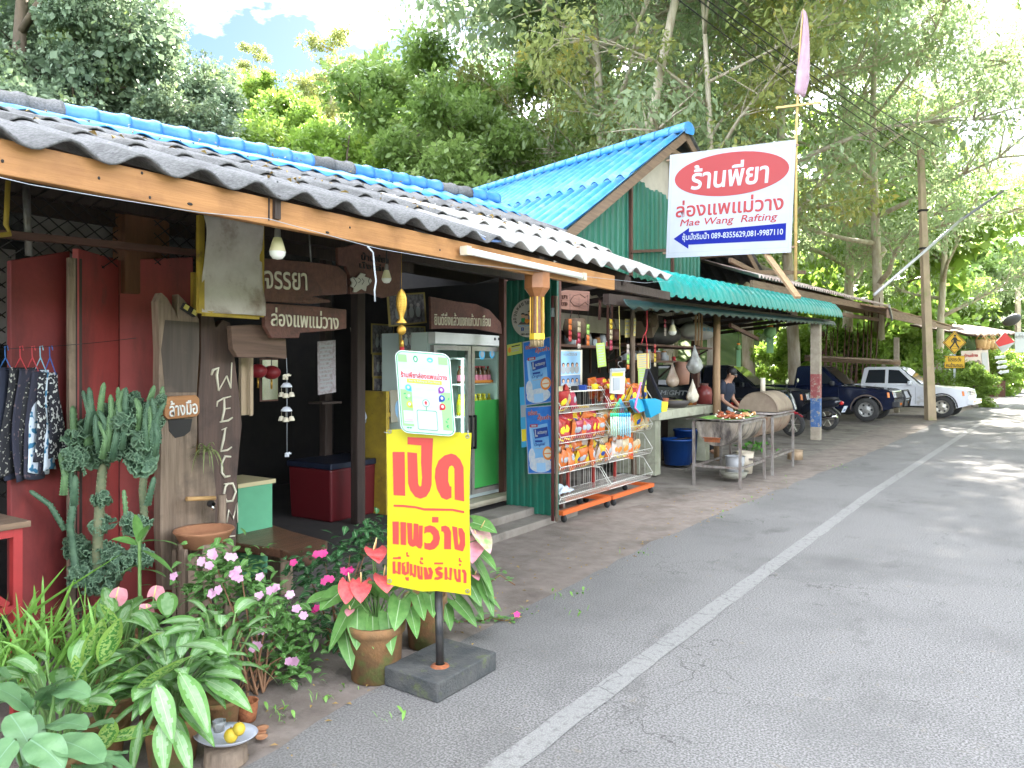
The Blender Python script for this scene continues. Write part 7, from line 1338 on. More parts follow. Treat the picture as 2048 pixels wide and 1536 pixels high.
for k, (px, py, x, rr_, m, lab) in enumerate(((1150, 655, -4.75, .16, mat('dark_basket', (.09, .055, .035), (.14, .09, .05), sc=40, bump=.8), 'dark woven basket hanging behind the carved fish board'), (1300, 640, -4.9, .13, MT['dark_basket'], 'small dark basket hanging left of the white sack'), (1228, 668, -4.9, .1, m_brn, 'brown gourd hanging behind the lime paper'))):
    c = onx(px, py, x); t = thing('hanging_basket', lab, 'basket', c - UP * rr_); b = MB(); b.lathe([(0, -rr_), (rr_ * .7, -rr_ * .85), (rr_, -.1 * rr_), (rr_ * .8, rr_ * .7), (rr_ * .72, rr_ * .7), (rr_ * .85, 0), (0, -rr_ * .7)], 16, c); b.obj('bowl', m, t); b = MB(); b.tube([c + V((0, -rr_ * .8, rr_ * .7)), c + UP * rr_ * 2.2, c + V((0, rr_ * .8, rr_ * .7))], .006, 5); b.obj('handle', m_brn, t)
# -- drum grills
m_drum = mat('sooty_drum', (.26, .21, .16), (.4, .36, .3), sc=5, st=(1, 1, .5), rough=.6, metal=.2, bump=.2, c3=(.05, .04, .035), sc3=4, lo3=.42, hi3=.62, st3=(1, 1, .35)); m_rstd = mat('rusty_drum', (.27, .2, .14), (.19, .13, .09), sc=3.5, rough=.6, c3=(.17, .07, .035), sc3=4.5, lo3=.53, hi3=.63); m_tub = mat('steel_tube', (.28, .26, .24), (.16, .12, .1), sc=15, st=(1, 1, .4), rough=.6, metal=.4)
def grill(y0, y1, lab, lid, md):
    xc, rz_, r_ = -3.52, .9, .295; t = thing('drum_grill', lab, 'barbecue', (xc, (y0 + y1) / 2, 0), 0, 'drum grills')
    b = MB(); n = 20
    b.grid(lambda u, v: V((xc - r_ * math.cos(math.pi * v), lerp(y0, y1, u), rz_ - r_ * 1.12 * math.sin(math.pi * v) + (.006 if abs((u * 3) % 1 - .5) < .06 else 0))), 24, n)
    for y in (y0, y1): b.poly([V((xc - r_ * math.cos(math.pi * k / n), y, rz_ - r_ * 1.12 * math.sin(math.pi * k / n))) for k in range(n + 1)][::(1 if y == y0 else -1)])
    b.obj('half_drum', md, t, solid=.008)
    b = MB(); b.box((xc - .06, y0 - .02, rz_ - .22), (.24, .03, .012)); b.box((xc - .06, y0 - .006, rz_ - .255), (.22, .006, .05)); b.obj('vent_flap', mat('rust', (.3, .09, .03)), t)
    for x in (xc - r_ - .03, xc + r_ + .03):
        for y in (y0 - .0, y1): b = MB(); b.box((x, y, .45), (.035, .035, .9)); b.obj('leg', m_tub, t)
        b = MB(); b.box((x, (y0 + y1) / 2, .28), (.028, y1 - y0 - .04, .03)); b.box((x, (y0 + y1) / 2, .89), (.03, y1 - y0 - .04, .03)); b.obj('rail', m_tub, t)
    for y in (y0, y1): b = MB(); b.box((xc, y, .281), (2 * r_ + .02, .028, .03)); b.obj('rail', m_tub, t)
    b = MB(); nn = 22; zt_ = .935
    for i in range(nn + 1): y = lerp(y0 - .08, y1 + .02, i / nn); b.tube([(xc - r_ - .12, y, zt_), (xc + r_ + .06, y, zt_)], .0045, 4)
    for i in range(7): x = lerp(xc - r_ - .12, xc + r_ + .06, i / 6); b.tube([(x, y0 - .08, zt_ - .008), (x, y1 + .02, zt_ - .008)], .005, 4)
    b.obj('grate', m_tub, t)
    b = MB(); b.box((xc, (y0 + y1) / 2, rz_ - .08), (2 * r_ - .06, y1 - y0 - .03, .02)); b.obj('charcoal_bed', m_blk, t)
    if lid:
        b = MB(); rl = .31; ya, yb = y0 + .35, y1 + .05
        b.grid(lambda u, v: V((xc - rl * math.cos(math.pi * v), lerp(ya, yb, u), .95 + rl * 1.0 * math.sin(math.pi * v))), 14, n)
        b.poly([V((xc - rl * .99 * math.cos(math.pi * k / n), yb, .95 + rl * .99 * math.sin(math.pi * k / n))) for k in range(n + 1)]); b.poly([V((xc - rl * .985 * math.cos(math.pi * k / n), ya + .02, .95 + rl * .985 * math.sin(math.pi * k / n))) for k in range(n + 1)][::-1]); b.obj('lid', mat('dusty_lid', (.24, .185, .13), (.17, .125, .085), sc=4, rough=.7, c3=(.16, .11, .08), sc3=3), t, solid=.006)
        b = MB(); b.tube([(xc - .05, (ya + yb) / 2, 1.22), (xc - .05, (ya + yb) / 2, 1.48)], .04, 12); b.obj('chimney', mat('pale_pipe', (.5, .44, .34)), t)
    return t
grill(10.35, 11.5, 'front drum grill on tube legs loaded with grilled meat', False, m_drum); grill(11.95, 13.2, 'rear drum grill with domed lid and short chimney', True, m_rstd)
b = MB(); b.grid(lambda u, v: V((-3.82 + .62 * u, 10.32 + .95 * v, .945 + .008 * math.sin(u * 14) + .01 * noise.noise(V((u * 4, v * 4, 2))))), 16, 16); b.obj('banana_leaf', mat('banana_leaf_green', (.2, .38, .08), (.12, .27, .05), sc=6, rough=.4), label='banana leaves spread over the front grill under the meat', cat='leaf', solid=.003)
r5 = random.Random(4)
for i in range(20):
    pale = i > 12; px, py = (r5.uniform(1490, 1525), r5.uniform(826, 838)) if pale else (r5.uniform(1425, 1495), r5.uniform(824, 840)); p = onz(px, py, .98); p.x = max(-3.78, min(-3.24, p.x)); p.y = max(10.4, min(11.25, p.y)); t = thing('grilled_chicken', 'pale orange piece of grilled chicken at the right of the grill' if pale else 'dark red glazed piece of chicken heaped on the front grill', 'chicken', p, 0, 'pale chicken pieces' if pale else 'dark chicken pieces'); b = MB(); rt_ = rotm(z=r5.uniform(0, 6), y=r5.uniform(-.4, .4)); L2 = r5.uniform(.06, .09)
    def f(u, v, p=p, rt_=rt_, L2=L2, i=i): a = u * 6.283; s_ = math.sin(math.pi * min(max(v, .01), .99)) ** .6 * (1 - .35 * v); q = V((L2 * (v * 2 - 1), math.cos(a) * .045 * s_, math.sin(a) * .034 * s_)); return p + rt_ @ (q * (1 + .2 * noise.noise(q * 30 + V((i, 0, 0)))))
    b.grid(f, 12, 10); b.obj('meat', mat('pale_glaze', (.45, .2, .08), (.55, .3, .14), sc=30, rough=.25) if pale else mat('red_glaze', (.2, .04, .02), (.32, .09, .035), sc=30, rough=.2), t); b = MB(); b.tube([p + rt_ @ V((L2 * .9, 0, 0)), p + rt_ @ V((L2 * 1.35, 0, .01))], [.008, .011], 6); b.obj('bone', c_cr, t)
b = MB(); 
for i in range(26): p = V((-3.42 + r5.gauss(0, .06), 11.25 + r5.gauss(0, .06), .96 + r5.uniform(0, .06))); a = r5.uniform(0, 6.28); leaf(b, p, V((math.cos(a), math.sin(a), .5)), .11, .06, .5, 'ov', 0, (0, 0, 0), nu=4, nv=5)
b.obj('herb_bunch', mat('herb_green', (.08, .25, .03), rough=.5, thin=.2), label='bunch of fresh green leaves beside the pale chicken on the grill', cat='herbs')
for px, py, rr_, h, m, lab, nm in ((1470, 945, .14, .3, mat('grey_bucket', (.3, .3, .3), rough=.4), 'grey bucket under the front drum grill', 'bucket'), (1490, 940, .13, .32, mat('cream_bucket', (.5, .43, .33), rough=.5), 'cream bucket beside the grey one under the grill', 'bucket'), (1468, 960, .2, .09, mat('stone_bowl', (.28, .27, .22), sc=9), 'stone coloured dish on the floor under the front grill', 'dish'), (1590, 925, .13, .16, mat('log_stump', (.33, .24, .15), (.25, .17, .1), sc=9), 'short sawn log lying at the foot of the rear grill', 'log')):
    p = onx(px, 950, -3.5 if px < 1500 else -3.3); p.z = .06; t = thing(nm, lab, nm, p); b = MB(); b.lathe([(0, 0), (rr_ * .8, 0), (rr_, h), (rr_ - .012, h), (rr_ * .75, .02), (0, .02)] if nm != 'log' else [(0, 0), (rr_, 0), (rr_ * .96, h), (0, h)], 20, p); b.obj('body', m, t); b = MB(); b.tube([p + V((math.cos(a) * (rr_ + .004), math.sin(a) * (rr_ + .004), h)) for a in [k * .524 for k in range(12)]], .006, 5, closed=True); b.obj('rim', m, t)
b = MB(); b.box((-3.5, 12.1, .3), (.5, 1.0, .02)); b.obj('grill_shelf', m_tub, label='dark steel shelf under the rear grill carrying vegetables', cat='shelf')
b = MB()
for i in range(60): p = V((-3.5 + r5.gauss(0, .12), 12.1 + r5.gauss(0, .2), .33 + r5.uniform(0, .12))); a = r5.uniform(0, 6.28); leaf(b, p, V((math.cos(a), math.sin(a), .9)), .16, .05, .5, 'ov', 0, (0, 0, 0), nu=3, nv=5)
b.obj('leafy_vegetables', MT['herb_green'], label='heap of leafy green vegetables under the rear grill', cat='vegetables')
# -- interior of the doorway
t = thing('red_cool_box', 'large dark red cool box with blue lid in the doorway', 'cool box', onx(710, 1050, -5.9)); a, e = onx(662, 940, -5.75), onx(770, 940, -5.75); z1 = a.z; b = MB(); b.box((-6.05, (a.y + e.y) / 2, (z1 + .1) / 2), (.6, e.y - a.y, z1 - .1), tp=1.05); b.obj('body', mat('cool_box_red', (.1, .008, .011), rough=.4), t, bevel=.02); b = MB(); b.box((-6.05, (a.y + e.y) / 2, z1 + .03), (.66, e.y - a.y + .06, .06)); b.obj('lid', mat('cool_box_blue', (.01, .014, .03), rough=.4), t, bevel=.01)
for i, (a, b_, c_, x, lab) in enumerate((((745, 650), (786, 652), (745, 705), -5.9, 'framed group photo highest on the dim wall column'), ((747, 710), (788, 711), (747, 752), -5.9, 'framed photo in the middle of the dim wall column'), ((748, 757), (788, 758), (748, 800), -5.9, 'framed photo third down the dim wall column'), ((749, 805), (786, 806), (749, 850), -5.9, 'framed photo lowest on the dim wall column'), ((778, 592), (846, 588), (782, 650), -5.4, 'large framed black and white photo left of the fridge board'), ((800, 655), (848, 655), (802, 700), -5.4, 'framed group photo beside the gold fish charm'))):
    pn = Panel(onx(*a, x), onx(*b_, x), onx(*c_, x), .004); t = thing('photo_frame', lab, 'picture frame', pn.p(.5, 1), 0, 'framed photos'); pn.rect('frame', mat('gilt_frame', (.3, .22, .07)), -.06, -.06, 1.06, 1.06, 0).rect('print', mat('old_photo', (.22, .2, .22), (.06, .05, .06), sc=22), 0, 0, 1, 1, 1)
    for k in range(4): pn.ell('figure', c_gr, .2 + .2 * k, .62, .07, .2, 2, 14).ell('figure', col('photo_pale', (.4, .36, .34)), .2 + .2 * k, .38, .05, .07, 3, 12)
    pn.done(t)
paper((635, 683), (671, 680), (636, 790), -5.4, mat('calendar_paper', (.42, .38, .4), (.25, .2, .2), sc=30), 'printed wall calendar hanging in the dark doorway', 12, 'wall_calendar'); paper((700, 655), (722, 655), (708, 700), -5.6, col('note_cream', (.4, .35, .3)), 'pale card pinned on the leaning trunk in the doorway', 3)
t = thing('mustard_cabinet', 'mustard yellow open cabinet standing behind the notice board', 'cabinet', onx(790, 1000, -5.7)); a, e = onx(772, 780, -5.6), onx(862, 780, -5.6)
b = MB(); ymm = (a.y + e.y) / 2; [b.box((-5.75, y, .75), (.35, .05, 1.3)) for y in (a.y, e.y)]; [b.box((-5.75, ymm, z), (.33, e.y - a.y - .052, .04)) for z in (.3, .75, 1.15)]; b.obj('carcass', m_mustard, t); b = MB(); b.box((-5.9, ymm, .75), (.03, e.y - a.y - .06, 1.3)); b.obj('back', m_blk, t)
pn = Panel(onx(780, 780, -5.58), onx(815, 780, -5.58), onx(782, 845, -5.58)); t = thing('mother_print', 'pale print of a seated figure on the mustard cabinet', 'picture', pn.p(.5, 1)); pn.rect('sheet', col('aged_paper', (.4, .36, .28)), 0, 0, 1, 1, 0).ell('figure', c_lb, .5, .6, .25, .3, 1).ell('figure', c_sk, .5, .28, .1, .09, 2); pn.done(t)
b = MB(); q = onx(716, 700, -5.5); b.box((q.x, q.y, 1.35), (.1, .11, 2.5)); b.obj('door_post', m_dark, label='dark timber post standing in the middle of the doorway', cat='post', bevel=.01)
for px, py in ((516, 742), (543, 745)):
    c = onx(px, py, -4.9); t = thing('red_lantern', 'left red paper lantern inside the doorway' if px < 530 else 'right red paper lantern inside the doorway', 'lantern', c - UP * .1, 0, 'red lanterns'); b = MB(); b.ball(c, (.07, .07, .055), 14); b.obj('shade', mat('lantern_red', (.22, .015, .02), rough=.5), t); b = MB(); b.tube([c + UP * .05, c + UP * .2], .003, 4); b.obj('cord', c_k, t); b = MB(); b.tube([c - UP * .05, c - UP * .13], .008, 6); b.obj('tassel', m_gold, t)
pn = Panel(onx(523, 720, -5.0), onx(554, 720, -5.0), onx(523, 800, -5.0), .01); t = thing('mirror', 'narrow glass mirror in wooden frame behind the red lanterns', 'mirror', pn.p(.5, 1)); pn.rect('frame', m_brn, -.08, -.04, 1.08, 1.04, 0).rect('glass', mat('mirror_glass', (.6, .65, .6), metal=1, rough=.06), 0, 0, 1, 1, 1); pn.done(t)
b = MB(); b.box(onx(492, 770, -4.55), (.03, .1, .42)); b.box(onx(502, 770, -4.5), (.012, .02, .43)); b.obj('menu_board', col('board_tan', (.42, .31, .2)), label='tan board with pale blue edge hanging right of the welcome slab', cat='board')
b = MB(); b.box(onx(650, 805, -5.7), (.2, .25, .02)); b.obj('soap_ledge', m_dark, label='small dark ledge on the trunk carrying a soap bottle', cat='shelf')
# ================================================================ VEHICLES, PERSON, FAR END OF THE ROW
m_tyre = mat('tyre_rubber', (.03, .03, .03), (.045, .043, .04), sc=20, rough=.85); m_win = mat('tinted_glass', (.02, .025, .03), rough=.06, spec=.6, coat=.5); m_chr = mat('chrome_trim', (.6, .6, .6), rough=.15, metal=1); m_amb = mat('amber_lens', (.7, .2, .03), rough=.2); m_lens = mat('headlight_glass', (.65, .68, .7), rough=.08, coat=.6); m_plas = mat('black_plastic', (.03, .03, .032), rough=.55)
def wheel(t, x, y, r, sgn, rim):
    rt_ = rotm(x=R(90)) ; w_ = MB(); w_.lathe([(r * .62, -.1), (r * .95, -.1), (r, -.07), (r, .07), (r * .95, .1), (r * .62, .1)], 28, (x, y, r), rot=rt_); o = w_.obj('wheel', m_tyre, t)
    b = MB(); s = -sgn; b.lathe([(r * .62, .1 * 1), (r * .6, .06), (r * .3, .05), (r * .2, .085), (0, .085)], 24, (x, y, r), rot=rotm(x=R(90 if sgn < 0 else -90))); b.obj('rim', rim, o)
    b = MB()
    for k in range(6): a = k * 1.047; c = V((x + math.cos(a) * r * .42, y + sgn * .068, r + math.sin(a) * r * .42)); b.ball(c, (r * .09, .012, r * .09), 8)
    b.obj('rim_hole', m_plas, o)
def pickup(lab, paint, rim, bullbar=False, ext=True, grp=None, hood=.0):
    """nose towards +X, origin under the front axle"""
    t = thing('pickup_truck', lab, 'pickup truck', (0, 0, 0)); Wd = .82; rW = .35
    def arch(cx, n=10, r_=.42): return [(cx + r_ * math.cos(math.pi * k / n), .34 + r_ * math.sin(math.pi * k / n)) for k in range(n + 1)]
    rear = -2.95
    out = [(.72, .42), (.74, .72), (.68, .9), (.55, .955), (-.62, 1.045), (-.72, 1.06), (-3.75, 1.06), (-3.78, .5), (rear - .44, .42)] + arch(rear)[::-1] + [(rear + .5, .38), (-.46, .38)] + arch(0)[::-1]
    b = MB(); n = len(out)
    # body sides rounded over by an inset top and bottom
    def ring(y, k):
        return [V((x * (1 - .0 * k), y, z - (k * .05 if z > .9 else 0) + (k * .0))) for x, z in out]
    rings = [ring(-Wd, 1), ring(-Wd * .93, 0), ring(Wd * .93, 0), ring(Wd, 1)]
    for r_ in rings: b.v += r_
    for j in range(3):
        for i in range(n): b.f.append([j * n + i, j * n + (i + 1) % n, (j + 1) * n + (i + 1) % n, (j + 1) * n + i]); b.m.append(0); b.sm.append(False)
    b.f.append(list(range(n))); b.m.append(0); b.sm.append(False); b.f.append(list(range(3 * n, 4 * n))[::-1]); b.m.append(0); b.sm.append(False)
    b.obj('body', paint, t, bevel=.02)
    cab = [(-.62, 1.03), (-1.28, 1.62), (-1.4, 1.66), (-2.3 if ext else -1.95, 1.65), (-2.42 if ext else -2.05, 1.6), (-2.5 if ext else -2.12, 1.04)]
    def cr(y0, y1, k): return [V((x, lerp(y0, y1, min(1, (z - 1.03) / .6)), z)) for x, z in cab]
    b = MB(); m_ = len(cab); A, B_ = cr(-Wd * .97, -Wd * .8, 0), cr(Wd * .97, Wd * .8, 0); b.v += A + B_
    for i in range(m_): b.f.append([i, (i + 1) % m_, m_ + (i + 1) % m_, m_ + i]); b.m.append(0); b.sm.append(False)
    b.f.append(list(range(m_))[::-1]); b.m.append(0); b.sm.append(False); b.f.append(list(range(m_, 2 * m_))); b.m.append(0); b.sm.append(False); b.obj('cab', paint, t, bevel=.03)
    yz = lambda z, s: s * (lerp(.97, .8, (z - 1.03) / .6) * Wd + .006)
    wins = [[(-.86, 1.1), (-1.3, 1.54), (-1.62, 1.56), (-1.62, 1.1)]] + ([[(-1.72, 1.1), (-1.72, 1.56), (-2.25, 1.55), (-2.34, 1.1)]] if ext else [])
    for s in (-1, 1):
        for q in wins:
            b = MB(); b.prism([V((x, yz(z, s), z)) for x, z in q], (0, .004 * s, 0)); b.obj('side_window', m_win, t)
        b = MB(); b.box((-.93, s * (Wd + .1), 1.12), (.1, .17, .13)); mi = b.obj('mirror', m_plas if bullbar else paint, t, bevel=.02); b = MB(); b.box((-.985, s * (Wd + .1), 1.12), (.006, .14, .1)); b.obj('mirror_glass', m_chr, mi)
        b = MB(); b.box((-1.55, s * (Wd + .012), .93), (.12, .02, .03)); b.obj('door_handle', m_plas, t)
        for xx in (-.78, -1.68): b = MB(); b.box((xx, s * (Wd + .001), .7), (.008, .006, .56)); b.obj('door_seam', m_plas, t)
        b = MB(); b.prism([V((.735, s * .5, .72)), V((.735, s * .78, .72)), V((.70, s * .78, .87)), V((.71, s * .5, .87))], (.02, 0, 0)); b.obj('headlight', m_lens, t); b = MB(); b.prism([V((.73, s * .785, .72)), V((.58, s * .826, .72)), V((.56, s * .826, .87)), V((.70, s * .785, .87))], (.012, s * .008, 0)); b.obj('turn_signal', m_amb, t)
        b = MB(); arc = arch(0, 12, .44); b.tube([V((x, s * (Wd + .005), z)) for x, z in arc], .022, 6); b.obj('wheel_arch', m_plas if not bullbar else mat('rust_arch', (.12, .09, .07), rough=.8), t)
        for x in (0, rear): wheel(t, x, s * (Wd - .08), rW, s, rim)
    b = MB(); b.prism([V((-.64, -.72, 1.08)), V((-.64, .72, 1.08)), V((-1.26, .62, 1.6)), V((-1.26, -.62, 1.6))], (.02, 0, .02)); b.obj('windscreen', m_win, t)
    b = MB(); b.box((.742, 0, .79), (.03, .98, .15)); g = b.obj('grille', m_plas, t)
    for z in (.74, .79, .84): b = MB(); b.box((.76, 0, z), (.012, .96, .014)); b.obj('grille_bar', m_chr, g)
    b = MB(); b.box((.8, 0, .52), (.2, 1.68, .17)); b.obj('bumper', m_plas if bullbar else paint, t, bevel=.03)
    for s in (-1, 1): b = MB(); b.box((.905, s * .62, .54), (.012, .2, .06)); b.obj('indicator', m_amb, t)
    if bullbar: b = MB(); b.tube([(.93, -.45, .45), (.98, -.45, .72), (.9, -.42, .92), (.9, .42, .92), (.98, .45, .72), (.93, .45, .45)], .03, 8); b.tube([(.97, -.45, .68), (.97, .45, .68)], .024, 8); b.obj('bull_bar', m_plas, t)
    b = MB(); b.box((-1.5, 0, .36), (3.6, 1.3, .12)); b.obj('chassis', m_plas, t)
    for s in (-1, 1): b = MB(); b.box((.25, s * .5, 1.0), (.006, .006, .006)); 
    return t
m_navy = mat('navy_paint', (.004, .007, .022), (.005, .009, .028), sc=2, rough=.25, coat=.6); m_wpt = mat('white_car_paint', (.68, .7, .74), (.62, .63, .66), sc=2, rough=.3, coat=.5, c3=(.4, .37, .32), sc3=2.2, lo3=.6, hi3=.75); m_bkp = mat('black_car_paint', (.012, .014, .022), rough=.3, coat=.5)
m_rims = mat('grey_steel_rim', (.4, .4, .38), (.25, .24, .22), sc=20, rough=.45, metal=.5); m_rima = mat('alloy_rim', (.5, .48, .42), (.38, .35, .28), sc=15, rough=.4, metal=.5)
d1 = pickup('dark navy pickup with black bull bar parked nose to the road behind the striped post', m_navy, m_rims, True, False); place(d1, (-3.85, 25.55, .05), R(-3))
w1 = pickup('white extended cab pickup parked beyond the navy one with its nose by the utility pole', m_wpt, m_rima, False, True); place(w1, (-2.15, 29.3, .02), R(-5))
k1 = pickup('black pickup deep under the awning with pale lettering on its flank', m_bkp, m_rims, False, False); place(k1, (-5.6, 22.1, .06), R(4))
tt = text_fit('MIGHTYX', 1.1, .14, .03, .2); tt.xf(frame(V((-2.75, -.84, .86)), V((1, 0, 0)), UP)); WM[k1.name] = Matrix.Identity(4); tt.obj('lettering', c_gr, k1)
b = MB(); b.box((-2.95, 0, 1.36), (1.7, 1.56, .62), tp=.94); b.obj('canopy', m_bkp, k1, bevel=.04)
b = MB(); b.box((-2.95, -.79, 1.4), (1.3, .012, .34)); b.obj('canopy_window', m_win, k1)
# roof rack pipes on the navy pickup roof line
def scooter(lab, m1, m2):
    t = thing('scooter', lab, 'scooter', (0, 0, 0))          # nose towards -X, rear wheel at the origin
    for x in (0, -1.22):
        b = MB(); b.lathe([(.2, -.045), (.27, -.045), (.285, -.02), (.285, .02), (.27, .045), (.2, .045)], 24, (x, 0, .285), rot=rotm(x=R(90))); o = b.obj('wheel', m_tyre, t); b = MB()
        for k in range(6): a = k * 1.047; b.beam((x, 0, .285), (x + math.cos(a) * .2, 0, .285 + math.sin(a) * .2), .025, .02)
        b.obj('spoke', m_rima, o)
    def hull(name, m, prof, w_, par=t):      # prof: x, z_low, z_high, half width
        b = MB()
        def f(u, v): i = min(int(v * (len(prof) - 1)), len(prof) - 2); q = v * (len(prof) - 1) - i; x, zl, zh, hw = [lerp(prof[i][k], prof[i + 1][k], q) for k in range(4)]; a = u * 6.283; return V((x, hw * math.copysign(abs(math.cos(a)) ** .7, math.cos(a)), (zl + zh) / 2 + (zh - zl) / 2 * math.copysign(abs(math.sin(a)) ** .7, math.sin(a))))
        b.grid(f, 18, 20); b.obj(name, m, par)
    hull('tail_body', m1, [(.36, .72, .76, .02), (.25, .62, .8, .1), (-.1, .52, .78, .13), (-.5, .4, .7, .13), (-.62, .34, .6, .1)], 0); hull('seat', m_plas, [(.3, .79, .82, .06), (.2, .77, .85, .12), (-.2, .74, .82, .13), (-.5, .68, .76, .1), (-.58, .68, .72, .04)], 0)
    hull('front_shield', m2, [(-.8, .35, .5, .1), (-.9, .4, .8, .17), (-1.0, .5, .98, .16), (-1.1, .62, .92, .08)], 0); hull('floor', m_plas, [(-.5, .28, .4, .1), (-.9, .28, .38, .12)], 0); hull('front_fender', m1, [(-.98, .5, .58, .03), (-1.2, .54, .62, .06), (-1.45, .42, .5, .03)], 0)
    hull('rear_fender', m_plas, [(-.1, .55, .62, .05), (.15, .55, .6, .07), (.34, .38, .42, .05)], 0)
    b = MB(); b.tube([(-.98, 0, .9), (-.95, 0, 1.02)], .03, 8); b.tube([(-.85, -.32, 1.02), (-.95, -.2, 1.04), (-.95, .2, 1.04), (-.85, .32, 1.02)], .014, 8); b.obj('handlebar', m_plas, t)
    for s in (-1, 1):
        b = MB(); b.tube([(-.93, s * .22, 1.03), (-.9, s * .3, 1.22)], .006, 5); o = b.obj('mirror', m_plas, t); b = MB(); b.ball((-.89, s * .31, 1.25), (.02, .05, .055), 12); b.obj('mirror_glass', mat('pale_mirror', (.6, .6, .4), rough=.1), o)
        b = MB(); b.tube([(-1.22, s * .07, .285), (-1.02, s * .07, .8)], .02, 8); b.obj('fork', m_chr, t)
    b = MB(); b.ball((.36, 0, .7), (.05, .1, .05), 12); b.obj('tail_lamp', mat('red_lens', (.5, .02, .02), rough=.15), t); b = MB(); b.box((.43, 0, .55), (.012, .22, .17), rot=rotm(y=R(25))); p_ = b.obj('number_plate', mat('plate_white', (.6, .66, .72)), t); b = MB(); b.box((.44, 0, .57), (.006, .16, .03), rot=rotm(y=R(25))); b.box((.432, 0, .53), (.006, .12, .03), rot=rotm(y=R(25))); b.obj('plate_print', c_nv, p_)
    b = MB(); b.tube([(-.35, -.12, .3), (.1, -.15, .34), (.3, -.15, .38)], [.03, .045, .05], 10); b.obj('exhaust', m_chr, t); b = MB(); b.box((-.3, 0, .36), (.4, .22, .24)); b.obj('engine', m_plas, t, bevel=.04); return t
s1_ = scooter('black scooter with blue-white number plate, its tail towards the road', m_bkp, m_bkp); place(s1_, (-4.15, 20.6, .06), R(-10)); s2_ = scooter('scooter with red and blue front standing behind the drum grills', mat('scooter_red', (.3, .02, .03), rough=.25, coat=.5), mat('scooter_blue', (.05, .25, .5), rough=.25, coat=.5)); place(s2_, (-5.6, 18.6, .06), R(165))
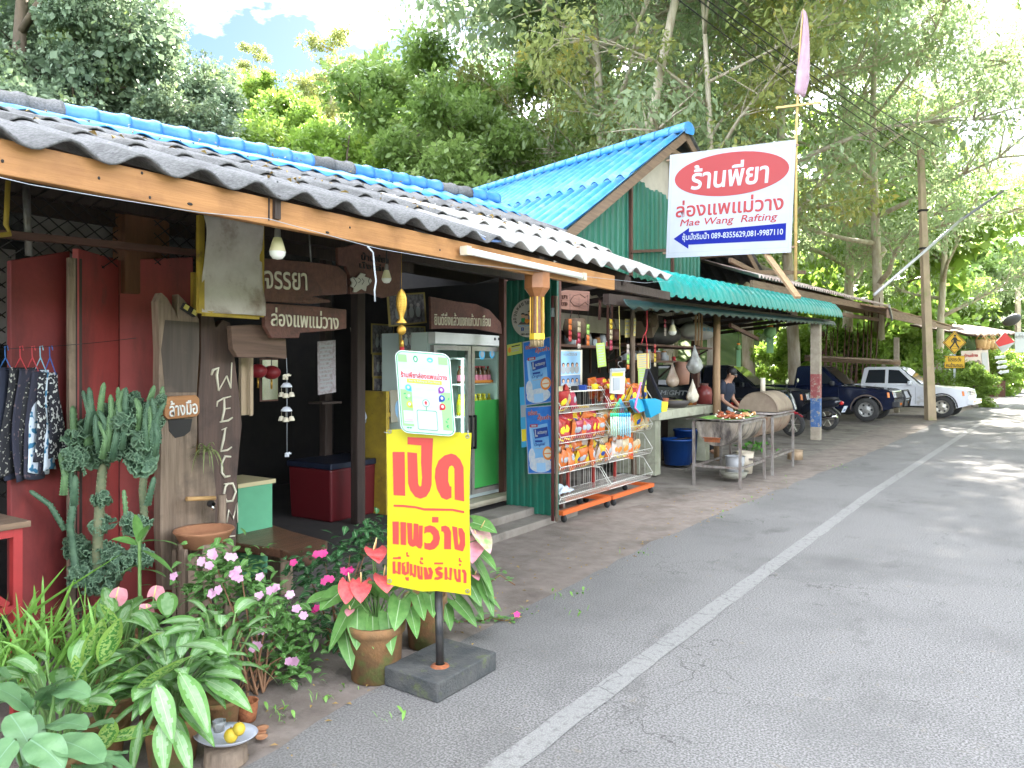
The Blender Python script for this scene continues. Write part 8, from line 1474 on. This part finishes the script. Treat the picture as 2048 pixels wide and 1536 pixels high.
# -- person behind the grill (one continuous skinned body)
def person():
    p0 = onx(1422, 760, -4.85); X, Y = p0.x, p0.y; t = thing('person', 'person in dark T-shirt leaning over the food behind the timber post', 'person', (X, Y, .06), R(-35))
    WM[t.name] = Matrix.Identity(4); t.location = (X, Y, .06); t.rotation_euler = (0, R(9), R(-8)); t.scale = (.95, .95, .95)
    J = {'pel': (0, 0, .92), 'wst': (.03, 0, 1.08), 'chs': (.1, 0, 1.3), 'nek': (.14, 0, 1.46), 'hd': (.18, 0, 1.56), 'hd2': (.2, 0, 1.68),
         'shL': (.1, .19, 1.38), 'elL': (.16, .25, 1.1), 'wrL': (.38, .18, .97), 'haL': (.46, .15, .96), 'shR': (.1, -.19, 1.38), 'elR': (.18, -.25, 1.1), 'wrR': (.4, -.15, .98), 'haR': (.48, -.12, .97),
         'hpL': (0, .1, .88), 'knL': (.03, .11, .48), 'anL': (0, .11, .08), 'toL': (.17, .12, .03), 'hpR': (0, -.1, .88), 'knR': (.03, -.11, .48), 'anR': (0, -.11, .08), 'toR': (.17, -.12, .03)}
    Rr = {'pel': .15, 'wst': .14, 'chs': .155, 'nek': .055, 'hd': .085, 'hd2': .075, 'sh': .065, 'el': .045, 'wr': .03, 'ha': .035, 'hp': .09, 'kn': .06, 'an': .042, 'to': .035}
    E_ = ['pel wst', 'wst chs', 'chs nek', 'nek hd', 'hd hd2'] + [q % (s, s) for s in 'LR' for q in ('chs sh%s|%s', 'sh%s el%s', 'el%s wr%s', 'wr%s ha%s', 'pel hp%s|%s', 'hp%s kn%s', 'kn%s an%s', 'an%s to%s')]
    names = list(J); me = bpy.data.meshes.new('body'); me.from_pydata([J[k] for k in names], [tuple(names.index(q.split('|')[0]) for q in e.split()) for e in E_], []); o = bpy.data.objects.new('body', me); COL.objects.link(o); o.parent = t; WM[o.name] = Matrix.Identity(4)
    m = o.modifiers.new('skin', 'SKIN'); m.use_smooth_shade = True
    sv = me.skin_vertices[0].data if me.skin_vertices else None
    if sv is None: bpy.context.view_layer.objects.active = o; me.attributes.new('x', 'FLOAT', 'POINT')
    if sv is not None:
        for i, k in enumerate(names): r_ = Rr.get(k) or Rr[k[:2]]; sv[i].radius = (r_, r_)
        sv[0].use_root = True
    o.modifiers.new('sub', 'SUBSURF').render_levels = 2; me.materials.append(mat('skin', (.36, .19, .12), rough=.55))
    def sk(name, pts, rs, m_, sx=1):
        b = MB(); b.tube(pts, rs, 14); b.obj(name, m_, t)
    sk('t_shirt', [(.0, 0, .9), (.03, 0, 1.08), (.09, 0, 1.28), (.11, 0, 1.4), (.135, 0, 1.45)], [.175, .17, .19, .17, .07], mat('dark_shirt', (.02, .025, .04), rough=.9))
    for s, e_ in ((.19, 'L'), (-.19, 'R')): sk('sleeve', [(.1, s * .8, 1.39), V(J['sh' + e_]), V(J['sh' + e_]).lerp(V(J['el' + e_]), .65)], [.085, .082, .07], MT['dark_shirt']); sk('trouser_leg', [V(J['hp' + e_]) + V((0, 0, .04)), V(J['kn' + e_]), V(J['an' + e_])], [.12, .085, .07], mat('dark_trousers', (.03, .03, .04), rough=.9))
    b = MB(); b.ball((.18, 0, 1.64), (.1, .088, .1), 16); b.obj('hair', mat('black_hair', (.012, .01, .01), rough=.5), t)
    for s in (-1, 1):
        b = MB(); b.ball((.275, s * .032, 1.6), (.008, .014, .008), 8); b.obj('eye', c_w, t); b = MB(); b.ball((.19, s * .09, 1.59), (.02, .01, .03), 8); b.obj('ear', MT['skin'], t)
        for k in range(5): b = MB(); h0 = V(J['haL' if s > 0 else 'haR']); d = V((1, (k - 2) * .22, -.25 - .1 * (k % 2))).normalized() if k < 4 else V((.5, -s * .8, -.1)); L2 = (.07, .08, .078, .062, .05)[k]; q = h0 + V((.015, (k - 1.5) * .016, 0)); b.tube([q, q + d * L2 * .55, q + d * L2 * .9 - UP * .02], [.009, .008, .006], 6); b.obj('finger', MT['skin'], t)
    b = MB(); b.ball((.285, 0, 1.57), (.014, .012, .02), 8); b.obj('nose', MT['skin'], t)
person()
# -- utility pole, cables, lamp arm
ux = at(1861, 838, 24.1); ux.z = 0; t = thing('utility_pole', 'square concrete utility pole at the asphalt edge in front of the white pickup', 'utility pole', ux); top = at(1841, 300, 24.3)
b = MB(); b.beam(ux, top, .25, .25, w2=.15, h2=.15, up=RT); b.obj('shaft', mat('mossy_concrete', (.4, .31, .2), (.3, .23, .15), sc=5, st=(1, 1, .3), rough=.9, bump=.4, c3=(.24, .24, .1), sc3=2, lo3=.52, hi3=.7), t)
for z in (5.4, 6.6): b = MB(); q = ux.lerp(top, z / top.z); b.beam(q - UP * .03, q + UP * .03, .24, .24, up=RT); b.obj('wire_band', m_wire, t)
q = ux.lerp(top, .97)
for i, (px, o_) in enumerate(((1392, -.5), (1432, -.1), (1450, .2), (1482, .55))):
    a = at(px, 0, 14.2); a2 = q + V((o_, 0, .08 * i)); a = a2 + (a - a2) * 1.7; c = MB(); c.tube(sag(a2, a, .25, 16), .013, 5); c.obj('power_cable', m_wire, label=('leftmost black cable running from the utility pole over the road', 'second black cable from the left above the flag', 'third black cable from the left above the flag', 'rightmost black cable running behind the flag')[i], cat='cable')
t = thing('slanting_lamp_arm', 'slanting grey steel arm with a dark lamp head rising above the rusted carport', 'lamp arm', at(1750, 588, 22)); b = MB(); b.tube([at(1748, 590, 22), at(1925, 437, 22.6)], .045, 8); b.obj('arm', mat('bright_steel', (.55, .54, .56), rough=.4, metal=.3), t); b = MB(); b.tube([at(1922, 440, 22.6), at(2006, 382, 22.9)], .04, 8); b.obj('lamp_head', mat('dark_steel_arm', (.2, .2, .21), rough=.5), t)
# -- pedestrian sign
sp_ = at(1909, 735, 33); sp_.z = 0; t = thing('pedestrian_sign', 'yellow diamond pedestrian sign with rectangular plate below by the utility pole', 'road sign', sp_); b = MB(); b.beam(sp_, at(1909, 668, 33.02), .09, .05); b.obj('post', mat('sign_post', (.5, .52, .54), rough=.5, metal=.3), t)
m_sy = mat('sign_yellow', (.62, .36, .01), (.55, .3, .01), sc=4, rough=.4); dS = 32.95; tl = at(1886, 662, dS); pn = Panel(tl, at(1932, 662, dS), at(1886, 708, dS), .006)
pn.poly('diamond', c_k, [(.5, -.03), (-.03, .5), (.5, 1.03), (1.03, .5)], 0).poly('diamond', m_sy, [(.5, .0), (0, .5), (.5, 1), (1, .5)], 1)
for a, e in (((.5, .05), (.05, .5)), ((.05, .5), (.5, .95)), ((.5, .95), (.95, .5)), ((.95, .5), (.5, .05))): pn.line('border', c_k, [a, e], .02, 2)
pn.ell('walker', c_k, .52, .2, .05, .05, 2); pn.poly('walker', c_k, [(.45, .27), (.57, .27), (.6, .5), (.44, .52)], 2)
for q, w_ in (([(.55, .3), (.64, .42), (.76, .44)], .05), ([(.47, .3), (.37, .42), (.4, .5)], .05), ([(.48, .5), (.4, .62), (.3, .74)], .06), ([(.55, .5), (.6, .6), (.68, .73)], .06), ([(.24, .66), (.84, .66)], .012), ([(.3, .76), (.72, .76)], .012)): pn.line('walker', c_k, q, w_, 2)
pn.done(t); pn = Panel(at(1889, 712, dS), at(1929, 712, dS), at(1889, 736, dS), .006); pn.rect('plate', c_k, -.02, -.03, 1.02, 1.03, 0).rect('plate', m_sy, 0, 0, 1, 1, 1); pn.text('lettering', c_k, 'โปรดระวัง', .5, .27, .66, .38, 2, .02).text('lettering', c_k, 'คนข้ามถนน', .5, .74, .86, .38, 2, .02); pn.done(t)
# -- clutter behind the pickups
for i in range(16):
    px = 1640 + i * 7.2 + r5.uniform(-4, 4); zt_ = r5.uniform(640, 672) if i < 11 else r5.uniform(585, 620); c = at(px, 735, 30); c.z = 0; b = MB(); b.tube([c, at(px + r5.uniform(4, 14), zt_, 30.3)], [.035, .02], 6); b.obj('bamboo_stick', m_brn, label='thin brown stick leaning in the row behind the pickups' if i < 11 else 'tall brown stick leaning among the row behind the pickups', cat='stick', group='short leaning sticks' if i < 11 else 'tall leaning sticks')
a, e = at(1650, 790, 34), at(1905, 790, 37); a.z = e.z = 0; b = MB(); b.prism([a, e, e + UP * 2.3, a + UP * 2.6], (-.1, .1, 0)); b.obj('pale_wall', mat('pale_render_wall', (.45, .42, .36), (.35, .33, .29), sc=2, rough=.9), label='pale wall standing behind the parked pickups', cat='wall')
for i in range(9): c = lerp(a, e, .55 + i * .05) + V((.3, -.4, 0)); b = MB(); b.beam(c, c + V((.1, -.1, 1.7 + .1 * (i % 3))), .12, .03); b.obj('grey_plank', m_gry, label='grey plank leaning against the pale wall beside the utility pole', cat='plank', group='planks against the pale wall')
t = thing('pipe_rack', 'rack of long pipes resting above the navy pickup roof', 'rack', at(1740, 725, 26.5)); [MB().tube([at(1610, 712 + k * 4, 26 + k * .2), at(1800, 722 + k * 3, 27 + k * .2)], .04, 7).obj('pipe', m_gryy if k else m_gry, t) for k in range(3)]
# -- stall and signs further along the road
m_th = mat('brown_thatch', (.075, .045, .028), (.045, .028, .02), sc=9, st=(4, .4, 1), rough=.95, bump=1)
t = thing('thatched_stall', 'thatch roofed roadside stall with red posts at the far right', 'stall', (-3.4, 47, 0)); q0, q1 = at(1945, 672, 42), at(2046, 668, 55)
b = MB(); b.grid(lambda u, v: q0.lerp(q1, u) + V((-3.2 * v, .5 * v, .7 * v + .05 * math.sin(u * 60) + .1 * noise.noise(V((u * 8, v * 6, 0))))), 60, 8); b.obj('roof', m_th, t, solid=.08)
for px, d, m in ((1985, 46, mat('maroon_post', (.22, .05, .04), rough=.7)), (1958, 43, m_gryy), (2040, 56, m_brn)): c = at(px, 735, d); c.z = 0; b = MB(); b.tube([c, c + UP * 3], .14, 9); b.obj('post', m, t)
b = MB(); c = at(1990, 735, 52); b.box((c.x - 2, c.y + 1, 1.1), (.3, 8, 2.2)); b.obj('back_wall', m_dark, t); b = MB(); c = at(1965, 760, 44); b.box((c.x, c.y, .45), (2.2, .8, .9)); b.obj('counter', m_brn, t)
for i in range(7): px = 1962 + i * 8; c = at(px, 688 + (i % 2) * 3, 42.5 + i * .8); b = MB(); b.lathe([(.0, -.25), (.22, -.22), (.3, .25), (.26, .25), (.2, -.18), (0, -.2)], 10, c, sx=1, sy=.5); b.tube([c + V((-.25, 0, .25)), c + V((0, 0, .6)), c + V((.25, 0, .25))], .03, 5); b.obj('woven_basket', mat('straw_weave', (.42, .28, .13), (.3, .18, .08), sc=30, rough=.9), label='woven straw basket hanging in the row at the far stall eave', cat='basket', group='baskets at the far stall')
pn = Panel(at(1922, 702, 39), at(1976, 700, 39), at(1926, 748, 39), .02); t = thing('elephant_banner', 'pale banner with a person and an elephant beside the far stall', 'banner', pn.p(.5, 1)); pn.rect('sheet', mat('banner_beige', (.5, .43, .38), (.42, .35, .31), sc=2), 0, 0, 1, 1, 0).rect('print_column', c_gr, .74, .1, .95, .85, 1); el = mat('elephant_brown', (.17, .13, .12), (.25, .18, .14), sc=4)
pn.ell('elephant', el, .48, .66, .13, .22, 1).ell('elephant', el, .6, .55, .08, .14, 1).rect('elephant', el, .38, .75, .44, .97, 1).rect('elephant', el, .52, .75, .58, .97, 1).line('elephant', el, [(.66, .55), (.72, .7), (.7, .88)], .05, 1); pn.ell('figure', c_sk, .14, .52, .05, .08, 1).poly('figure', c_lb, [(.06, .62), (.22, .62), (.26, 1), (.04, 1)], 1); pn.text('lettering', c_r, 'บ้านช้าง', .35, .2, .5, .16, 1, .01); pn.done(t)
pn = Panel(at(1990, 664, 41), at(2030, 664, 41), at(1990, 706, 41), .02); t = thing('tilted_red_sign', 'tilted red and white diamond sign by the far stall', 'sign', pn.p(.5, 1)); pn.poly('face', c_w, [(.5, 0), (0, .5), (.4, 1.02), (1.0, .5)], 0).poly('red_half', c_r, [(.5, .02), (.02, .5), (.2, .7), (.98, .48)], 1).line('print', c_gr, [(.3, .74), (.7, .68)], .05, 2).line('print', c_gr, [(.34, .84), (.6, .8)], .05, 2); pn.done(t)
for i in range(4): pn = Panel(at(1990 + i * 2, 711 + i * 10, 42), at(2012 + i * 2, 708 + i * 10, 42), at(1990 + i * 2, 720 + i * 10, 42), .02); t = thing('arrow_board', ('topmost white arrow board by the far shrub', 'second white arrow board down by the far shrub', 'third white arrow board down by the far shrub', 'lowest white arrow board by the far shrub')[i], 'arrow sign', pn.p(.5, 1), 0, 'white arrow boards'); pn.poly('board', c_w, [(0, .2), (.7, .2), (.7, 0), (1, .5), (.7, 1), (.7, .8), (0, .8)] if i % 2 == 0 else [(1, .2), (.3, .2), (.3, 0), (0, .5), (.3, 1), (.3, .8), (1, .8)], 0).line('print', c_gr, [(.3, .5), (.7, .5)], .15, 1); pn.done(t)
pn = Panel(at(2030, 664, 44), at(2052, 664, 44), at(2030, 705, 44), .02); t = thing('white_signboard', 'white signboard with lettering at the right edge by the far pole', 'sign', pn.p(.5, 1)); pn.rect('board', c_w, 0, 0, 1, 1, 0); pn.text('lettering', c_gr, 'แม่วาง', .5, .2, .8, .2, 1, .02); pn.done(t)
c = at(2035, 735, 50); c.z = 0; t = thing('far_lamp_post', 'pale concrete post with a dark round solar lamp at the far right', 'lamp post', c); b = MB(); b.beam(c, at(2036, 572, 50), .3, .3, w2=.22, h2=.22); b.obj('post', m_postp, t); b = MB(); o = at(2024, 640, 49.5); b.ball(o, (.55, .2, .33), 14, rot=rotm(y=-.5)); b.obj('lamp_head', m_plas, t); b = MB(); b.tube([at(2035, 655, 50), o], .04, 6); b.obj('bracket', m_steel, t)
for px, d, sc, lab in ((1925, 36, .55, 'small leafy shrub at the foot of the elephant banner'), (2005, 45, .75, 'grey-green shrub at the foot of the arrow boards'), (1945, 32.5, .5, 'low shrub between white pickup and pedestrian sign'), (2025, 50, .8, 'rounded shrub at the far right by the lamp post'), (1800, 34, .9, 'leafy shrub above the pale wall behind the pickups'), (1700, 33, .95, 'leafy shrub showing between the leaning sticks'), (1600, 34, 1.0, 'leafy shrub seen through the back of the carport')):
    plant_tree('bush', px, d, lab, sc, px * .3)
